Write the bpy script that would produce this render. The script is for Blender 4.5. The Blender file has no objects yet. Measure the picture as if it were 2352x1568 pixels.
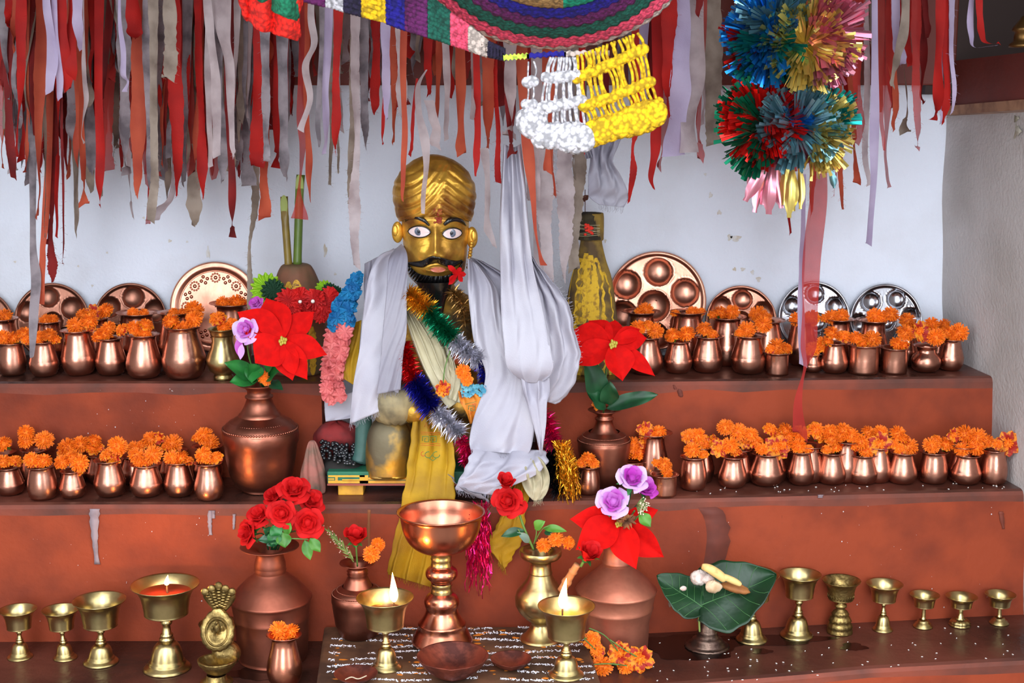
import bpy, math, random
from mathutils import Vector, Matrix, Euler
from math import sin, cos, pi, radians, sqrt, exp
random.seed(7)
SC = bpy.context.scene
COL = SC.collection
# ------------------------------------------------------------------ camera
CZ = 1.774; FPX = 3300.0; TH = radians(10.3)
cam_d = bpy.data.cameras.new('camera'); cam = bpy.data.objects.new('camera', cam_d); COL.objects.link(cam)
cam.location = (0, 0, CZ); cam.rotation_euler = (radians(90) - TH, 0, 0)
cam_d.sensor_width = 36; cam_d.lens = FPX / 2352 * 36
cam_d.dof.use_dof = True; cam_d.dof.focus_distance = 3.12; cam_d.dof.aperture_fstop = 7.0
cam_d.clip_end = 200
SC.camera = cam
# ------------------------------------------------------------------ world: hazy daylight over a dim low band, bright strips added for pot highlights
wd = bpy.data.worlds.new('world'); SC.world = wd; wd.use_nodes = True
nt = wd.node_tree; nt.nodes.clear()
def WN(t, **k):
    n = nt.nodes.new(t)
    for a, b in k.items(): setattr(n, a, b)
    return n
tc = WN('ShaderNodeTexCoord'); sep = WN('ShaderNodeSeparateXYZ'); nt.links.new(tc.outputs['Generated'], sep.inputs[0])
def wm(op, a, b=None, c=None):
    n = WN('ShaderNodeMath', operation=op)
    for i, x in enumerate((a, b, c)):
        if x is None: continue
        if isinstance(x, (int, float)): n.inputs[i].default_value = x
        else: nt.links.new(x, n.inputs[i])
    return n.outputs[0]
az = wm('ARCTAN2', sep.outputs[0], wm('MULTIPLY', sep.outputs[1], -1.0))       # 0 = straight behind the camera
el = sep.outputs[2]
def smooth(x, a, b):
    n = WN('ShaderNodeMapRange', interpolation_type='SMOOTHSTEP'); nt.links.new(x, n.inputs[0])
    n.inputs[1].default_value = a; n.inputs[2].default_value = b; return n.outputs[0]
bright1 = wm('SUBTRACT', 1.0, smooth(wm('ABSOLUTE', wm('ADD', az, 0.03)), 0.12, 0.24))
bright2 = wm('SUBTRACT', 1.0, smooth(wm('ABSOLUTE', wm('ADD', az, -0.72)), 0.04, 0.13))
bright3 = wm('SUBTRACT', 1.0, smooth(wm('ABSOLUTE', wm('ADD', az, 0.85)), 0.04, 0.16))
bright_strips = wm('MAXIMUM', bright1, wm('MULTIPLY', wm('MAXIMUM', bright2, bright3), 0.55))
low = wm('MULTIPLY', bright_strips, smooth(el, -0.5, -0.05))
sky = smooth(el, 0.10, 0.42)
amt = wm('MAXIMUM', wm('MULTIPLY', low, 3.8), wm('MULTIPLY', sky, 1.25))
side = smooth(sep.outputs[0], -0.9, 0.9)                                       # added bias: world slightly brighter towards the right
amt = wm('ADD', wm('MULTIPLY', amt, wm('ADD', 0.96, wm('MULTIPLY', side, 0.08))), wm('ADD', 0.42, wm('MULTIPLY', side, 0.1)))
bg = WN('ShaderNodeBackground'); bg.inputs[0].default_value = (0.88, 0.94, 1.0, 1)
nt.links.new(amt, bg.inputs[1])
wo = WN('ShaderNodeOutputWorld'); nt.links.new(bg.outputs[0], wo.inputs[0])
vs = SC.view_settings
SC.display_settings.display_device = 'sRGB'
vs.view_transform = 'Standard'; vs.look = 'None'; vs.gamma = 1; vs.use_curve_mapping = False
vs.exposure = 1.04
# ------------------------------------------------------------------ geometry helpers
def W(px, py, Y):
    dx = (px - 1176) / FPX; dy = (784 - py) / FPX
    s = Y / (cos(TH) + dy * sin(TH))
    return Vector((dx * s, Y, CZ + s * (-sin(TH) + dy * cos(TH))))
def G(px, py, z):
    dx = (px - 1176) / FPX; dy = (784 - py) / FPX
    s = (z - CZ) / (-sin(TH) + dy * cos(TH))
    return Vector((dx * s, s * (cos(TH) + dy * sin(TH)), z))
def PX(Y): return Y / (FPX * 0.975)
def lerp(a, b, t): return a + (b - a) * t
def interp(tab, x):
    if x <= tab[0][0]: return tab[0][1]
    for (a, b), (c, d) in zip(tab, tab[1:]):
        if x <= c: return b + (d - b) * (x - a) / (c - a)
    return tab[-1][1]
def cr(P, n):
    """catmull-rom through tuples, n samples"""
    m = len(P); out = []
    if m == 2: return [tuple(lerp(P[0][j], P[1][j], i / (n - 1)) for j in range(len(P[0]))) for i in range(n)]
    for i in range(n):
        t = i / (n - 1) * (m - 1); k = min(int(t), m - 2); f = t - k
        p0 = P[max(k - 1, 0)]; p1 = P[k]; p2 = P[k + 1]; p3 = P[min(k + 2, m - 1)]
        out.append(tuple(0.5 * (2 * b + (c - a) * f + (2 * a - 5 * b + 4 * c - d) * f * f + (3 * b - a - 3 * c + d) * f ** 3)
                         for a, b, c, d in zip(p0, p1, p2, p3)))
    return out
def rn(a=1.0): return random.uniform(-a, a)

class MB:
    def __init__(s): s.v = []; s.f = []; s.m = []; s.uv = None
    def add(s, vs_, fs, mi=0, M=None):
        o = len(s.v)
        s.v += [tuple(M @ Vector(p)) for p in vs_] if M is not None else [tuple(p) for p in vs_]
        for f in fs: s.f.append([o + i for i in f]); s.m.append(mi)
    def grid(s, fn, nu, nv, mi=0, wrap=False, M=None):
        vs_ = [fn(i / nu, j / nv) for j in range(nv + 1) for i in range(nu if wrap else nu + 1)]
        w = nu if wrap else nu + 1; fs = []
        for j in range(nv):
            for i in range(nu):
                a = j * w + i; b = j * w + (i + 1) % w if wrap else a + 1
                fs.append((a, b, b + w, a + w))
        s.add(vs_, fs, mi, M)
    def lathe(s, prof, n=32, mi=0, M=None, mod=None, cap0=True, cap1=False):
        vs_ = []; fs = []
        for k, (r, z) in enumerate(prof):
            for i in range(n):
                a = 2 * pi * i / n; rr = r * (mod(a, z) if mod else 1)
                vs_.append((rr * cos(a), rr * sin(a), z))
        for k in range(len(prof) - 1):
            for i in range(n):
                j = (i + 1) % n
                fs.append((k * n + i, k * n + j, (k + 1) * n + j, (k + 1) * n + i))
        if cap0: fs.append(tuple(reversed(range(n))))
        if cap1: fs.append(tuple(range((len(prof) - 1) * n, len(prof) * n)))
        s.add(vs_, fs, mi, M)
    def tube(s, pts, r, n=6, mi=0):
        pts = [Vector(p) for p in pts]; m = len(pts); vs_ = []; fs = []
        for k, p in enumerate(pts):
            d = (pts[min(k + 1, m - 1)] - pts[max(k - 1, 0)])
            d = d.normalized() if d.length > 1e-9 else Vector((0, 0, 1))
            u = d.cross(Vector((0, 1, 0))) if abs(d.y) < 0.9 else d.cross(Vector((1, 0, 0)))
            u.normalize(); w = d.cross(u)
            rr = r[k] if isinstance(r, (list, tuple)) else r
            for i in range(n):
                a = 2 * pi * i / n; vs_.append(p + (u * cos(a) + w * sin(a)) * rr)
        for k in range(m - 1):
            for i in range(n):
                j = (i + 1) % n; fs.append((k * n + i, k * n + j, (k + 1) * n + j, (k + 1) * n + i))
        fs.append(tuple(reversed(range(n)))); fs.append(tuple(range((m - 1) * n, m * n)))
        s.add(vs_, fs, mi)
    def box(s, c, sz, mi=0, M=None):
        x, y, z = (t / 2 for t in sz)
        vs_ = [(c[0] + a * x, c[1] + b * y, c[2] + d * z) for a in (-1, 1) for b in (-1, 1) for d in (-1, 1)]
        s.add(vs_, [(0, 1, 3, 2), (4, 6, 7, 5), (0, 4, 5, 1), (2, 3, 7, 6), (0, 2, 6, 4), (1, 5, 7, 3)], mi, M)
    def ball(s, c, r, nu=12, nv=8, mi=0, M=None, mod=None):
        r = r if isinstance(r, (tuple, list)) else (r, r, r)
        def fn(u, v):
            a = 2 * pi * u; b = -pi / 2 + pi * (0.01 + 0.98 * v); q = mod(a, b) if mod else 1
            return (c[0] + r[0] * cos(a) * cos(b) * q, c[1] + r[1] * sin(a) * cos(b) * q, c[2] + r[2] * sin(b) * q)
        s.grid(fn, nu, nv, mi, True, M)
    def leaf(s, a, b, w, nrm=(0, -1, 0.3), curl=0.0, fold=0.12, n=8, m=4, mi=0, peak=0.45, tipw=0.0, wav=0.0, sharp=1.0):
        """blade from a to b, widest at peak; curl lifts the middle along the normal"""
        a = Vector(a); b = Vector(b); d = b - a; L = d.length; N = Vector(nrm).normalized()
        side = d.cross(N); side.normalize(); N = side.cross(d); N.normalize()
        ph = rn(3)
        def fn(u, v):
            x = (u - 0.5) * 2
            t = v / peak * 0.5 if v < peak else 0.5 + (v - peak) / (1 - peak) * 0.5
            ww = max(sin(pi * t), 0) ** (0.75 if v < peak else sharp)
            ww = max(ww, tipw if v > 0.5 else 0.06)
            return a + d * v + side * (x * w / 2 * ww) + N * (curl * L * sin(pi * v) + (abs(x)) * fold * w * ww + wav * w * sin(9 * v + ph + 2 * x) * abs(x))
        s.grid(fn, m, n, mi)
    def build(s, name, mats, parent=None, loc=None, smooth=True, solid=0, kind=None, bevel=0):
        me = bpy.data.meshes.new(name)
        off = Vector(parent['_w']) if parent is not None and '_w' in parent else Vector((0, 0, 0))
        if parent is None and loc is not None: off = Vector(loc)
        me.from_pydata([(p[0] - off.x, p[1] - off.y, p[2] - off.z) for p in s.v], [], s.f)
        mats = mats if isinstance(mats, (list, tuple)) else [mats]
        for m_ in mats: me.materials.append(m_)
        if len(mats) > 1: me.polygons.foreach_set('material_index', s.m)
        if smooth: me.polygons.foreach_set('use_smooth', [True] * len(me.polygons))
        me.update()
        o = bpy.data.objects.new(name, me); COL.objects.link(o)
        if parent is not None: o.parent = parent
        elif loc is not None: o.location = off
        if solid:
            md = o.modifiers.new('thick', 'SOLIDIFY'); md.thickness = solid; md.offset = 0
        if bevel:
            md = o.modifiers.new('bev', 'BEVEL'); md.width = bevel; md.segments = 2; md.limit_method = 'ANGLE'
        if kind: o['kind'] = kind
        return o
def tag(o, label, cat, group=None):
    o['label'] = label; o['category'] = cat
    if group: o['group'] = group
    return o
THINGS = []
def thing(name, label, cat, loc, group=None):
    """an Empty at the thing's base; its children are written in world coordinates"""
    o = bpy.data.objects.new(name, None); COL.objects.link(o); o.location = loc; o.empty_display_size = 0.02
    o['_w'] = tuple(loc); THINGS.append(o)
    return tag(o, label, cat, group)

# ------------------------------------------------------------------ materials
def lin(c):
    return tuple(((x / 255) / 12.92 if x <= 10.31 else ((x / 255 + 0.055) / 1.055) ** 2.4) for x in c)
MATS = {}
def mat(name, c, rough=0.5, metal=0.0, c2=None, scale=8.0, lo=0.4, hi=0.6, bump=0.0, bscale=60.0, trans=0.0, alpha=1.0,
        emit=0.0, coat=0.0, rough2=None, detail=4.0, stretch=None, spec=None, voro=False, sheen=0.0, btype='noise', rand=0.0):
    if name in MATS: return MATS[name]
    m = bpy.data.materials.new(name); m.use_nodes = True; t = m.node_tree; N = t.nodes; Lk = t.links
    b = N['Principled BSDF']; C1 = (*lin(c), 1)
    b.inputs['Base Color'].default_value = C1; b.inputs['Roughness'].default_value = rough; b.inputs['Metallic'].default_value = metal
    if coat: b.inputs['Coat Weight'].default_value = coat; b.inputs['Coat Roughness'].default_value = 0.15
    if sheen: b.inputs['Sheen Weight'].default_value = sheen
    if spec is not None: b.inputs['Specular IOR Level'].default_value = spec
    if alpha < 1: b.inputs['Alpha'].default_value = alpha
    if emit: b.inputs['Emission Color'].default_value = C1; b.inputs['Emission Strength'].default_value = emit
    tcn = N.new('ShaderNodeTexCoord'); mp = N.new('ShaderNodeMapping'); Lk.new(tcn.outputs['Object'], mp.inputs[0])
    if stretch: mp.inputs['Scale'].default_value = stretch
    col_out = None
    if c2 is not None:
        if voro:
            nz = N.new('ShaderNodeTexVoronoi'); nz.inputs['Scale'].default_value = scale; no = nz.outputs['Distance']
        else:
            nz = N.new('ShaderNodeTexNoise'); nz.inputs['Scale'].default_value = scale; nz.inputs['Detail'].default_value = detail; no = nz.outputs['Fac']
        Lk.new(mp.outputs[0], nz.inputs['Vector'])
        rp = N.new('ShaderNodeValToRGB'); Lk.new(no, rp.inputs[0])
        rp.color_ramp.elements[0].position = lo; rp.color_ramp.elements[0].color = C1
        rp.color_ramp.elements[1].position = hi; rp.color_ramp.elements[1].color = (*lin(c2), 1)
        col_out = rp.outputs[0]
        if rough2 is not None:
            mr = N.new('ShaderNodeMapRange'); Lk.new(no, mr.inputs[0]); mr.inputs[1].default_value = lo; mr.inputs[2].default_value = hi
            mr.inputs[3].default_value = rough; mr.inputs[4].default_value = rough2; Lk.new(mr.outputs[0], b.inputs['Roughness'])
    if rand:
        oi = N.new('ShaderNodeObjectInfo'); hs = N.new('ShaderNodeHueSaturation')
        mr2 = N.new('ShaderNodeMapRange'); Lk.new(oi.outputs['Random'], mr2.inputs[0]); mr2.inputs[3].default_value = 1 - rand; mr2.inputs[4].default_value = 1 + rand
        Lk.new(mr2.outputs[0], hs.inputs['Value'])
        if col_out: Lk.new(col_out, hs.inputs['Color'])
        else: hs.inputs['Color'].default_value = C1
        col_out = hs.outputs[0]
    if col_out: Lk.new(col_out, b.inputs['Base Color'])
    if bump:
        if btype == 'voronoi':
            n2 = N.new('ShaderNodeTexVoronoi'); o2 = n2.outputs['Distance']
        elif btype == 'wave':
            n2 = N.new('ShaderNodeTexWave'); o2 = n2.outputs['Fac']; n2.inputs['Distortion'].default_value = 2
        else:
            n2 = N.new('ShaderNodeTexNoise'); n2.inputs['Detail'].default_value = 3; o2 = n2.outputs['Fac']
        n2.inputs['Scale'].default_value = bscale; Lk.new(mp.outputs[0], n2.inputs['Vector'])
        bp = N.new('ShaderNodeBump'); bp.inputs['Strength'].default_value = bump; bp.inputs['Distance'].default_value = 0.004
        Lk.new(o2, bp.inputs['Height']); Lk.new(bp.outputs[0], b.inputs['Normal'])
    if trans:
        tr = N.new('ShaderNodeBsdfTranslucent'); mx = N.new('ShaderNodeMixShader'); mx.inputs[0].default_value = trans
        tr.inputs[0].default_value = C1
        if col_out: Lk.new(col_out, tr.inputs[0])
        Lk.new(b.outputs[0], mx.inputs[1]); Lk.new(tr.outputs[0], mx.inputs[2]); Lk.new(mx.outputs[0], N['Material Output'].inputs[0])
        if alpha < 1:
            tp = N.new('ShaderNodeBsdfTransparent'); m2 = N.new('ShaderNodeMixShader'); m2.inputs[0].default_value = alpha
            b.inputs['Alpha'].default_value = 1
            Lk.new(tp.outputs[0], m2.inputs[1]); Lk.new(mx.outputs[0], m2.inputs[2]); Lk.new(m2.outputs[0], N['Material Output'].inputs[0])
    MATS[name] = m
    return m
COPPER = mat('copper', (206, 146, 124), 0.25, 1.0, (152, 98, 80), 14, 0.42, 0.72, bump=0.12, bscale=45, rough2=0.4, rand=0.14)
COPPERB = mat('polished_copper', (210, 138, 112), 0.24, 1.0, (176, 100, 72), 9, 0.4, 0.75, bump=0.08, bscale=30, rough2=0.33)
COPPERO = mat('old_copper', (168, 104, 84), 0.36, 1.0, (108, 62, 50), 9, 0.38, 0.7, bump=0.3, bscale=28, rough2=0.55)
COPPERD = mat('dull_copper_sheet', (164, 94, 74), 0.4, 0.95, (106, 60, 48), 11, 0.35, 0.72, bump=0.3, bscale=24, rough2=0.6)
BRASS = mat('brass', (198, 176, 124), 0.28, 1.0, (140, 122, 76), 16, 0.42, 0.75, bump=0.1, bscale=40, rough2=0.4)
BRASSO = mat('old_brass', (168, 142, 88), 0.38, 1.0, (84, 66, 38), 40, 0.4, 0.68, bump=0.5, bscale=90, rough2=0.6)
STEEL = mat('steel', (186, 186, 192), 0.2, 1.0, (140, 138, 142), 12, 0.4, 0.7, bump=0.08, bscale=30)
GOLD = mat('gold_paint', (220, 168, 66), 0.34, 0.72, (136, 86, 36), 16, 0.44, 0.66, bump=0.6, bscale=40, rough2=0.5)
GOLDD = mat('gold_paint_worn', (196, 148, 58), 0.42, 0.75, (84, 70, 50), 16, 0.4, 0.62, bump=0.7, bscale=50, rough2=0.75)
BLACKG = mat('black_gloss_paint', (14, 13, 14), 0.22, 0, coat=0.5)
OIL = mat('lamp_oil', (92, 22, 8), 0.06, 0, coat=1.0)
FLAME = mat('flame', (255, 190, 92), 1, 0, emit=26)
WICK = mat('wick', (60, 40, 26), 0.9)
ORANGE = mat('marigold_orange', (255, 132, 6), 0.7, 0, (198, 56, 2), 13, 0.45, 0.72, trans=0.12, rand=0.08)  # darker noise tone puts the shading between florets into the colour
RAY = mat('marigold_ray_petal', (244, 148, 12), 0.6, 0, (176, 26, 4), 5, 0.45, 0.56, trans=0.25)
CALYX = mat('calyx_green', (96, 132, 46), 0.6, 0, trans=0.15)
STEMG = mat('stem_green', (84, 118, 52), 0.6)
# ------------------------------------------------------------------ structure
Z0 = 0.55; Z1 = CZ - 0.907; Z2 = CZ - 0.682
YW = 3.56
def zl0(x): return Z0 + max(0.0, x - 0.2) * 0.022
def wallx(Y, z=1.2): return 1.076 + 0.145 * (YW - Y) + (1.3 - z) * 0.04
E1 = [(-1.5, 3.012), (-0.2, 3.022), (0.1, 3.042), (0.33, 3.06), (0.75, 3.092), (1.26, 3.13)]
E2L = [(-1.5, 3.228), (-0.4376, 3.228)]
E2R = [(0.06, 3.235), (0.6, 3.262), (1.2, 3.292)]
E0 = [(-1.5, 2.66), (0.2, 2.76), (0.73, 2.84), (1.5, 2.9)]
PLASTER = mat('whitewashed_plaster', (222, 226, 238), 0.85, 0, (196, 194, 198), 3.2, 0.5, 0.9, bump=0.5, bscale=140)
PLASTER2 = mat('grey_plaster', (196, 190, 188), 0.85, 0, (160, 152, 146), 4.5, 0.45, 0.9, bump=0.6, bscale=110)
REDOX = mat('red_oxide_paint', (146, 62, 36), 0.7, 0, (104, 44, 30), 7, 0.44, 0.78, spec=.2, bump=0.35, bscale=70, detail=6)
REDTOP = mat('soot_worn_step_top', (100, 52, 40), 0.45, 0, (50, 33, 28), 4.2, 0.38, 0.66, bump=0.5, bscale=40, detail=8, rough2=0.22)
REDEDGE = mat('grimy_step_edge', (128, 56, 35), 0.7, 0, (84, 42, 30), 9, 0.36, 0.66, bump=0.4, bscale=50, detail=7)
REDDK = mat('dark_red_beam_paint', (112, 40, 28), 0.6, 0, (84, 30, 22), 6, 0.4, 0.8, bump=0.2)
TANW = mat('bare_edge_strip', (168, 124, 94), 0.7, 0, (120, 80, 60), 30, 0.4, 0.7)
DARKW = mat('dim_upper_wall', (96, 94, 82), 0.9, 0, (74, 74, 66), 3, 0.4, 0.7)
CONC = mat('concrete_ground', (120, 112, 104), 0.9, 0, (92, 86, 80), 3, 0.4, 0.7)
ROOFM = mat('roof_underside', (110, 92, 80), 0.9, 0, (80, 64, 56), 5, 0.4, 0.7)
def prism(edge, yback, ztop, zbot, name, top, front, ztopf=None, nsub=1):
    mb = MB(); n = len(edge); zt = ztopf or (lambda x: ztop)
    r = 0.012
    rings = []
    for (x, y) in edge:
        rings.append([(x, y, zbot), (x, y, zt(x) - .026 - .003 * sin(40 * x) - .002 * sin(97 * x)), (x, y, zt(x) - r), (x, y + r * .3, zt(x) - r * .3), (x, y + r, zt(x)), (x, yback, zt(x)), (x, yback, zbot)])
    for k in range(n - 1):
        A = rings[k]; B = rings[k + 1]
        for i in range(6):
            o = len(mb.v); mb.v += [A[i], B[i], B[i + 1], A[i + 1]]; mb.f.append([o, o + 1, o + 2, o + 3]); mb.m.append(1 if i in (3, 4) else 2 if i in (1, 2) else 0)
    for R in (rings[0], rings[-1]):
        o = len(mb.v); mb.v += R; mb.f.append(list(range(o, o + 7))); mb.m.append(0)
    return mb.build(name, [front, top, REDEDGE], smooth=False)
fl = MB(); fl.box((0, 0, -0.02), (9, 9, 0.04)); o = fl.build('floor', CONC, smooth=False); o['kind'] = 'structure'
def edge_fine(E, n=24):
    out = []
    for i in range(n + 1):
        x = lerp(E[0][0], E[-1][0], i / n); out.append((x, interp(E, x) + 0.0016 * sin(7 * x + 1) + 0.001 * sin(19 * x)))
    return out
s0 = prism(edge_fine(E0), YW, Z0, 0.0, 'altar_step', REDTOP, REDOX, zl0)
tag(s0, 'lowest dark wet altar ledge holding brass lamps and a stone slab', 'altar step'); s0['kind'] = 'structure'
s1 = prism(edge_fine(E1), YW, Z1, Z0 - 0.02, 'altar_step', REDTOP, REDOX)
tag(s1, 'middle red altar step with the statue and short rows of copper pots', 'altar step'); s1['kind'] = 'structure'
s2 = prism(edge_fine(E2L, 10), YW, Z2, Z1 - 0.02, 'altar_step', REDTOP, REDOX)
tag(s2, 'top red altar step on the side of the embossed copper tray', 'altar step'); s2['kind'] = 'structure'
s3 = prism(edge_fine(E2R, 12), YW, Z2, Z1 - 0.02, 'altar_step', REDTOP, REDOX)
tag(s3, 'top red altar step on the side of the steel trays', 'altar step'); s3['kind'] = 'structure'
# soot, wet and milk drips: thin dried films lying on the risers, each a part of its step
WHITED = mat('dried_white_drip', (150, 132, 138), 0.7, 0, (112, 92, 96), 30, 0.4, 0.7)
DARKD = mat('dark_damp_stain', (98, 44, 32), 0.75, 0, (124, 54, 36), 22, 0.4, 0.75)
def drip(step, E, pts, m, dz=0.0012, name='paint_drip'):
    mb = MB(); P = cr(pts, 14); L = []; R = []
    for px, py, w in P:
        c = W(px, py, interp(E, (px - 1176) / FPX * 3.1)); yy = interp(E, c.x) - dz
        hw = w / 2 * PX(yy) * (1 + 0.25 * rn()); L.append((c.x - hw, yy, c.z)); R.append((c.x + hw, yy, c.z))
    n = len(P)
    mb.add(L + R, [(i, i + 1, n + i + 1, n + i) for i in range(n - 1)])
    mb.build(name, m, parent=step, solid=0.0012)
drip(s1, E1, [(218, 1168, 26), (217, 1200, 22), (219, 1250, 14), (224, 1295, 12)], WHITED)
drip(s1, E1, [(483, 1172, 10), (482, 1200, 9), (484, 1228, 8)], WHITED)
drip(s1, E1, [(490, 1172, 8), (491, 1190, 7)], WHITED)
drip(s1, E1, [(538, 1180, 6), (537, 1215, 5)], WHITED)
drip(s1, E1, [(1620, 1165, 70), (1634, 1190, 62), (1640, 1230, 72), (1636, 1270, 66), (1630, 1320, 60), (1634, 1380, 50)], DARKD, name='damp_patch')
drip(s1, E1, [(1790, 1175, 7), (1792, 1200, 9), (1787, 1240, 4)], DARKD, 0.001)
drip(s1, E1, [(2300, 1175, 12), (2302, 1190, 10), (2306, 1215, 5)], DARKD, 0.001)
drip(s1, E1, [(1885, 1136, 14), (1884, 1143, 10)], WHITED)
drip(s1, E1, [(848, 1170, 7), (847, 1230, 6), (850, 1290, 6)], mat('turmeric_drip', (128, 72, 38), 0.8))
drip(s3, E2R, [(1548, 884, 6), (1552, 894, 8)], DARKD, 0.001)
drip(s3, E2R, [(1560, 893, 6), (1563, 905, 14), (1565, 912, 5)], DARKD, 0.001)
rs_ = random.Random(9); FL = mat('flour_speck', (214, 200, 200), .9)
for st, E, ya, yb, xs_ in ((s1, E1, 1175, 1440, (5, 520)), (s2, E2L, 890, 1000, (200, 480)), (s1, E1, 1160, 1400, (1560, 2320))):
    mb = MB()
    for k in range(34 if st is s1 else 26):
        px = rs_.uniform(*xs_); py = rs_.uniform(ya, yb); x = (px - 1176) / FPX * 3.15; yy = interp(E, x); c = W(px, py, yy - .0004); r = rs_.uniform(.0005, .0011) * rs_.choice([.6, .6, 1, 1.4]); mb.ball(tuple(c), (r, .0006, r * 1.2), 7, 4)
    mb.build('flour_specks', FL, parent=st, kind='stuff')
# back wall
mb = MB(); mb.box((0, YW + 0.06, 1.35), (3.4, 0.12, 2.7)); o = mb.build('wall_back', PLASTER, smooth=False); o['kind'] = 'structure'
mb = MB(); mb.box((-1.56, 2.95, 1.35), (0.12, 1.4, 2.7)); o = mb.build('wall_left', PLASTER2, smooth=False); o['kind'] = 'structure'
# right wall, slightly splayed and battered
mb = MB(); ys = [YW + 0.05, 3.42, 3.28, 3.12, 2.95, 2.8, 2.6, 2.4]; zs = [0, 0.55, 0.87, 1.1, 1.4, 1.69]
def rw(u, v):
    Y = lerp(ys[0], ys[-1], u); z = lerp(0, 1.0, v) * (1.688 + 0.045 * (YW - Y))
    return (wallx(Y, z) + 0.0035 * sin(9 * z + 3 * Y) + 0.002 * sin(23 * z + 11 * Y), Y, z)
mb.grid(rw, 24, 40)
mb.grid(lambda u, v: (lerp(wallx(ys[-1]), 2.2, u), ys[-1], lerp(0, 1.74, v)), 4, 4)
o = mb.build('wall_right', PLASTER2); o['kind'] = 'structure'
# beam on the ledge of the right wall, with its pale lower edge
def ledge(z0f, z1f, x0, name, m, out=0.0):
    mb = MB(); P = []
    for Y in (YW + 0.02, 3.3, 3.0, 2.7, 2.4):
        x = wallx(Y, 1.7) - out; P.append([(x, Y, z0f(Y)), (x, Y, z1f(Y)), (x + 0.42, Y, z1f(Y)), (x + 0.42, Y, z0f(Y))])
    for A, B in zip(P, P[1:]):
        for i in range(4):
            j = (i + 1) % 4; mb.add([A[i], B[i], B[j], A[j]], [(0, 1, 2, 3)])
    for A in (P[0], P[-1]): mb.add(A, [(0, 1, 2, 3)])
    o = mb.build(name, m, smooth=False); o['kind'] = 'structure'; return o
k1 = lambda Y: 1.695 + 0.055 * (YW - Y)
ledge(lambda Y: k1(Y) - 0.006, lambda Y: k1(Y) + 0.016, 0, 'trim_1', TANW, 0.012)
ledge(lambda Y: k1(Y) + 0.016, lambda Y: 1.818 + 0.04 * (YW - Y), 0, 'trim_2', REDDK, 0.006)
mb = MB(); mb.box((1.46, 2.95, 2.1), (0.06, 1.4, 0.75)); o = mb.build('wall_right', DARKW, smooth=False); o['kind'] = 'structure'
# beam across the back wall
mb = MB(); mb.box((-0.15, YW - 0.012, 2.0), (2.44, 0.05, 0.476)); o = mb.build('trim_3', REDDK, smooth=False, bevel=0.004); o['kind'] = 'structure'
mb = MB(); mb.box((1.09, YW - 0.012, 1.76), (0.11, 0.06, 0.11)); mb.box((1.3, YW - 0.0, 1.99), (0.6, 0.06, 0.5)); o = mb.build('trim_4', mat('corner_block_dark', (48, 26, 20), 0.7), smooth=False); o['kind'] = 'structure'
# roof over the shrine
mb = MB(); mb.box((0, 2.8, 2.52), (4.4, 1.9, 0.08)); o = mb.build('ceiling', ROOFM, smooth=False); o['kind'] = 'structure'
# wall marks: rusty specks and scuffs pressed into the plaster
mk = mat('wall_stain', (196, 184, 168), 0.9, 0, (214, 212, 212), 60, 0.35, 0.6)
for i, (px, py, w, h) in enumerate([(1690, 547, 22, 14), (1676, 545, 10, 14), (1632, 448, 8, 12), (1652, 488, 10, 10), (1687, 618, 8, 8), (1728, 625, 8, 10), (1742, 641, 10, 12), (1706, 618, 10, 8), (390, 553, 8, 7), (430, 555, 5, 5), (246, 580, 5, 5), (180, 611, 5, 5), (35, 601, 6, 5), (212, 656, 5, 6), (747, 575, 8, 28), (770, 629, 6, 6), (478, 580, 8, 26), (330, 500, 5, 5), (1620, 400, 6, 6), (1390, 553, 5, 9)]):
    mb = MB(); c = W(px, py, YW - 0.0008); q = PX(YW)
    mb.lathe([(1e-4, 0), (0.5, 0), (0.5, 0.001)], 14, M=Matrix.Translation(c) @ Matrix.Diagonal((w * q, 1, h * q, 1)) @ Matrix.Rotation(pi / 2, 4, 'X'), mod=lambda a, z: 1 + 0.25 * sin(3 * a + i) + 0.15 * sin(5 * a))
    o = mb.build('trim_%d' % (10 + i), mk, smooth=False); o['kind'] = 'structure'
mo = mat('green_mould', (120, 116, 84), 0.9, 0, (176, 168, 156), 50, 0.3, 0.6)
for i, (px, py, Yt, w, h) in enumerate([(2247, 300, 3.2, 0.022, 0.034), (2256, 272, 3.2, 0.014, 0.014)]):
    mb = MB(); x = wallx(Yt, 1.7); s = (2250 - 1176); c = W(px, py, 3.2); c.x = wallx(3.2, c.z) - 0.004
    mb.lathe([(1e-4, 0), (0.5, 0), (0.5, 0.001)], 16, M=Matrix.Translation(c) @ Matrix.Diagonal((1, w * 2.4, h, 1)) @ Matrix.Rotation(pi / 2, 4, 'Y'), mod=lambda a, z: 1 + 0.3 * sin(3 * a + i) + 0.2 * sin(7 * a))
    o = mb.build('trim_%d' % (40 + i), mo); o['kind'] = 'structure'
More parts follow.
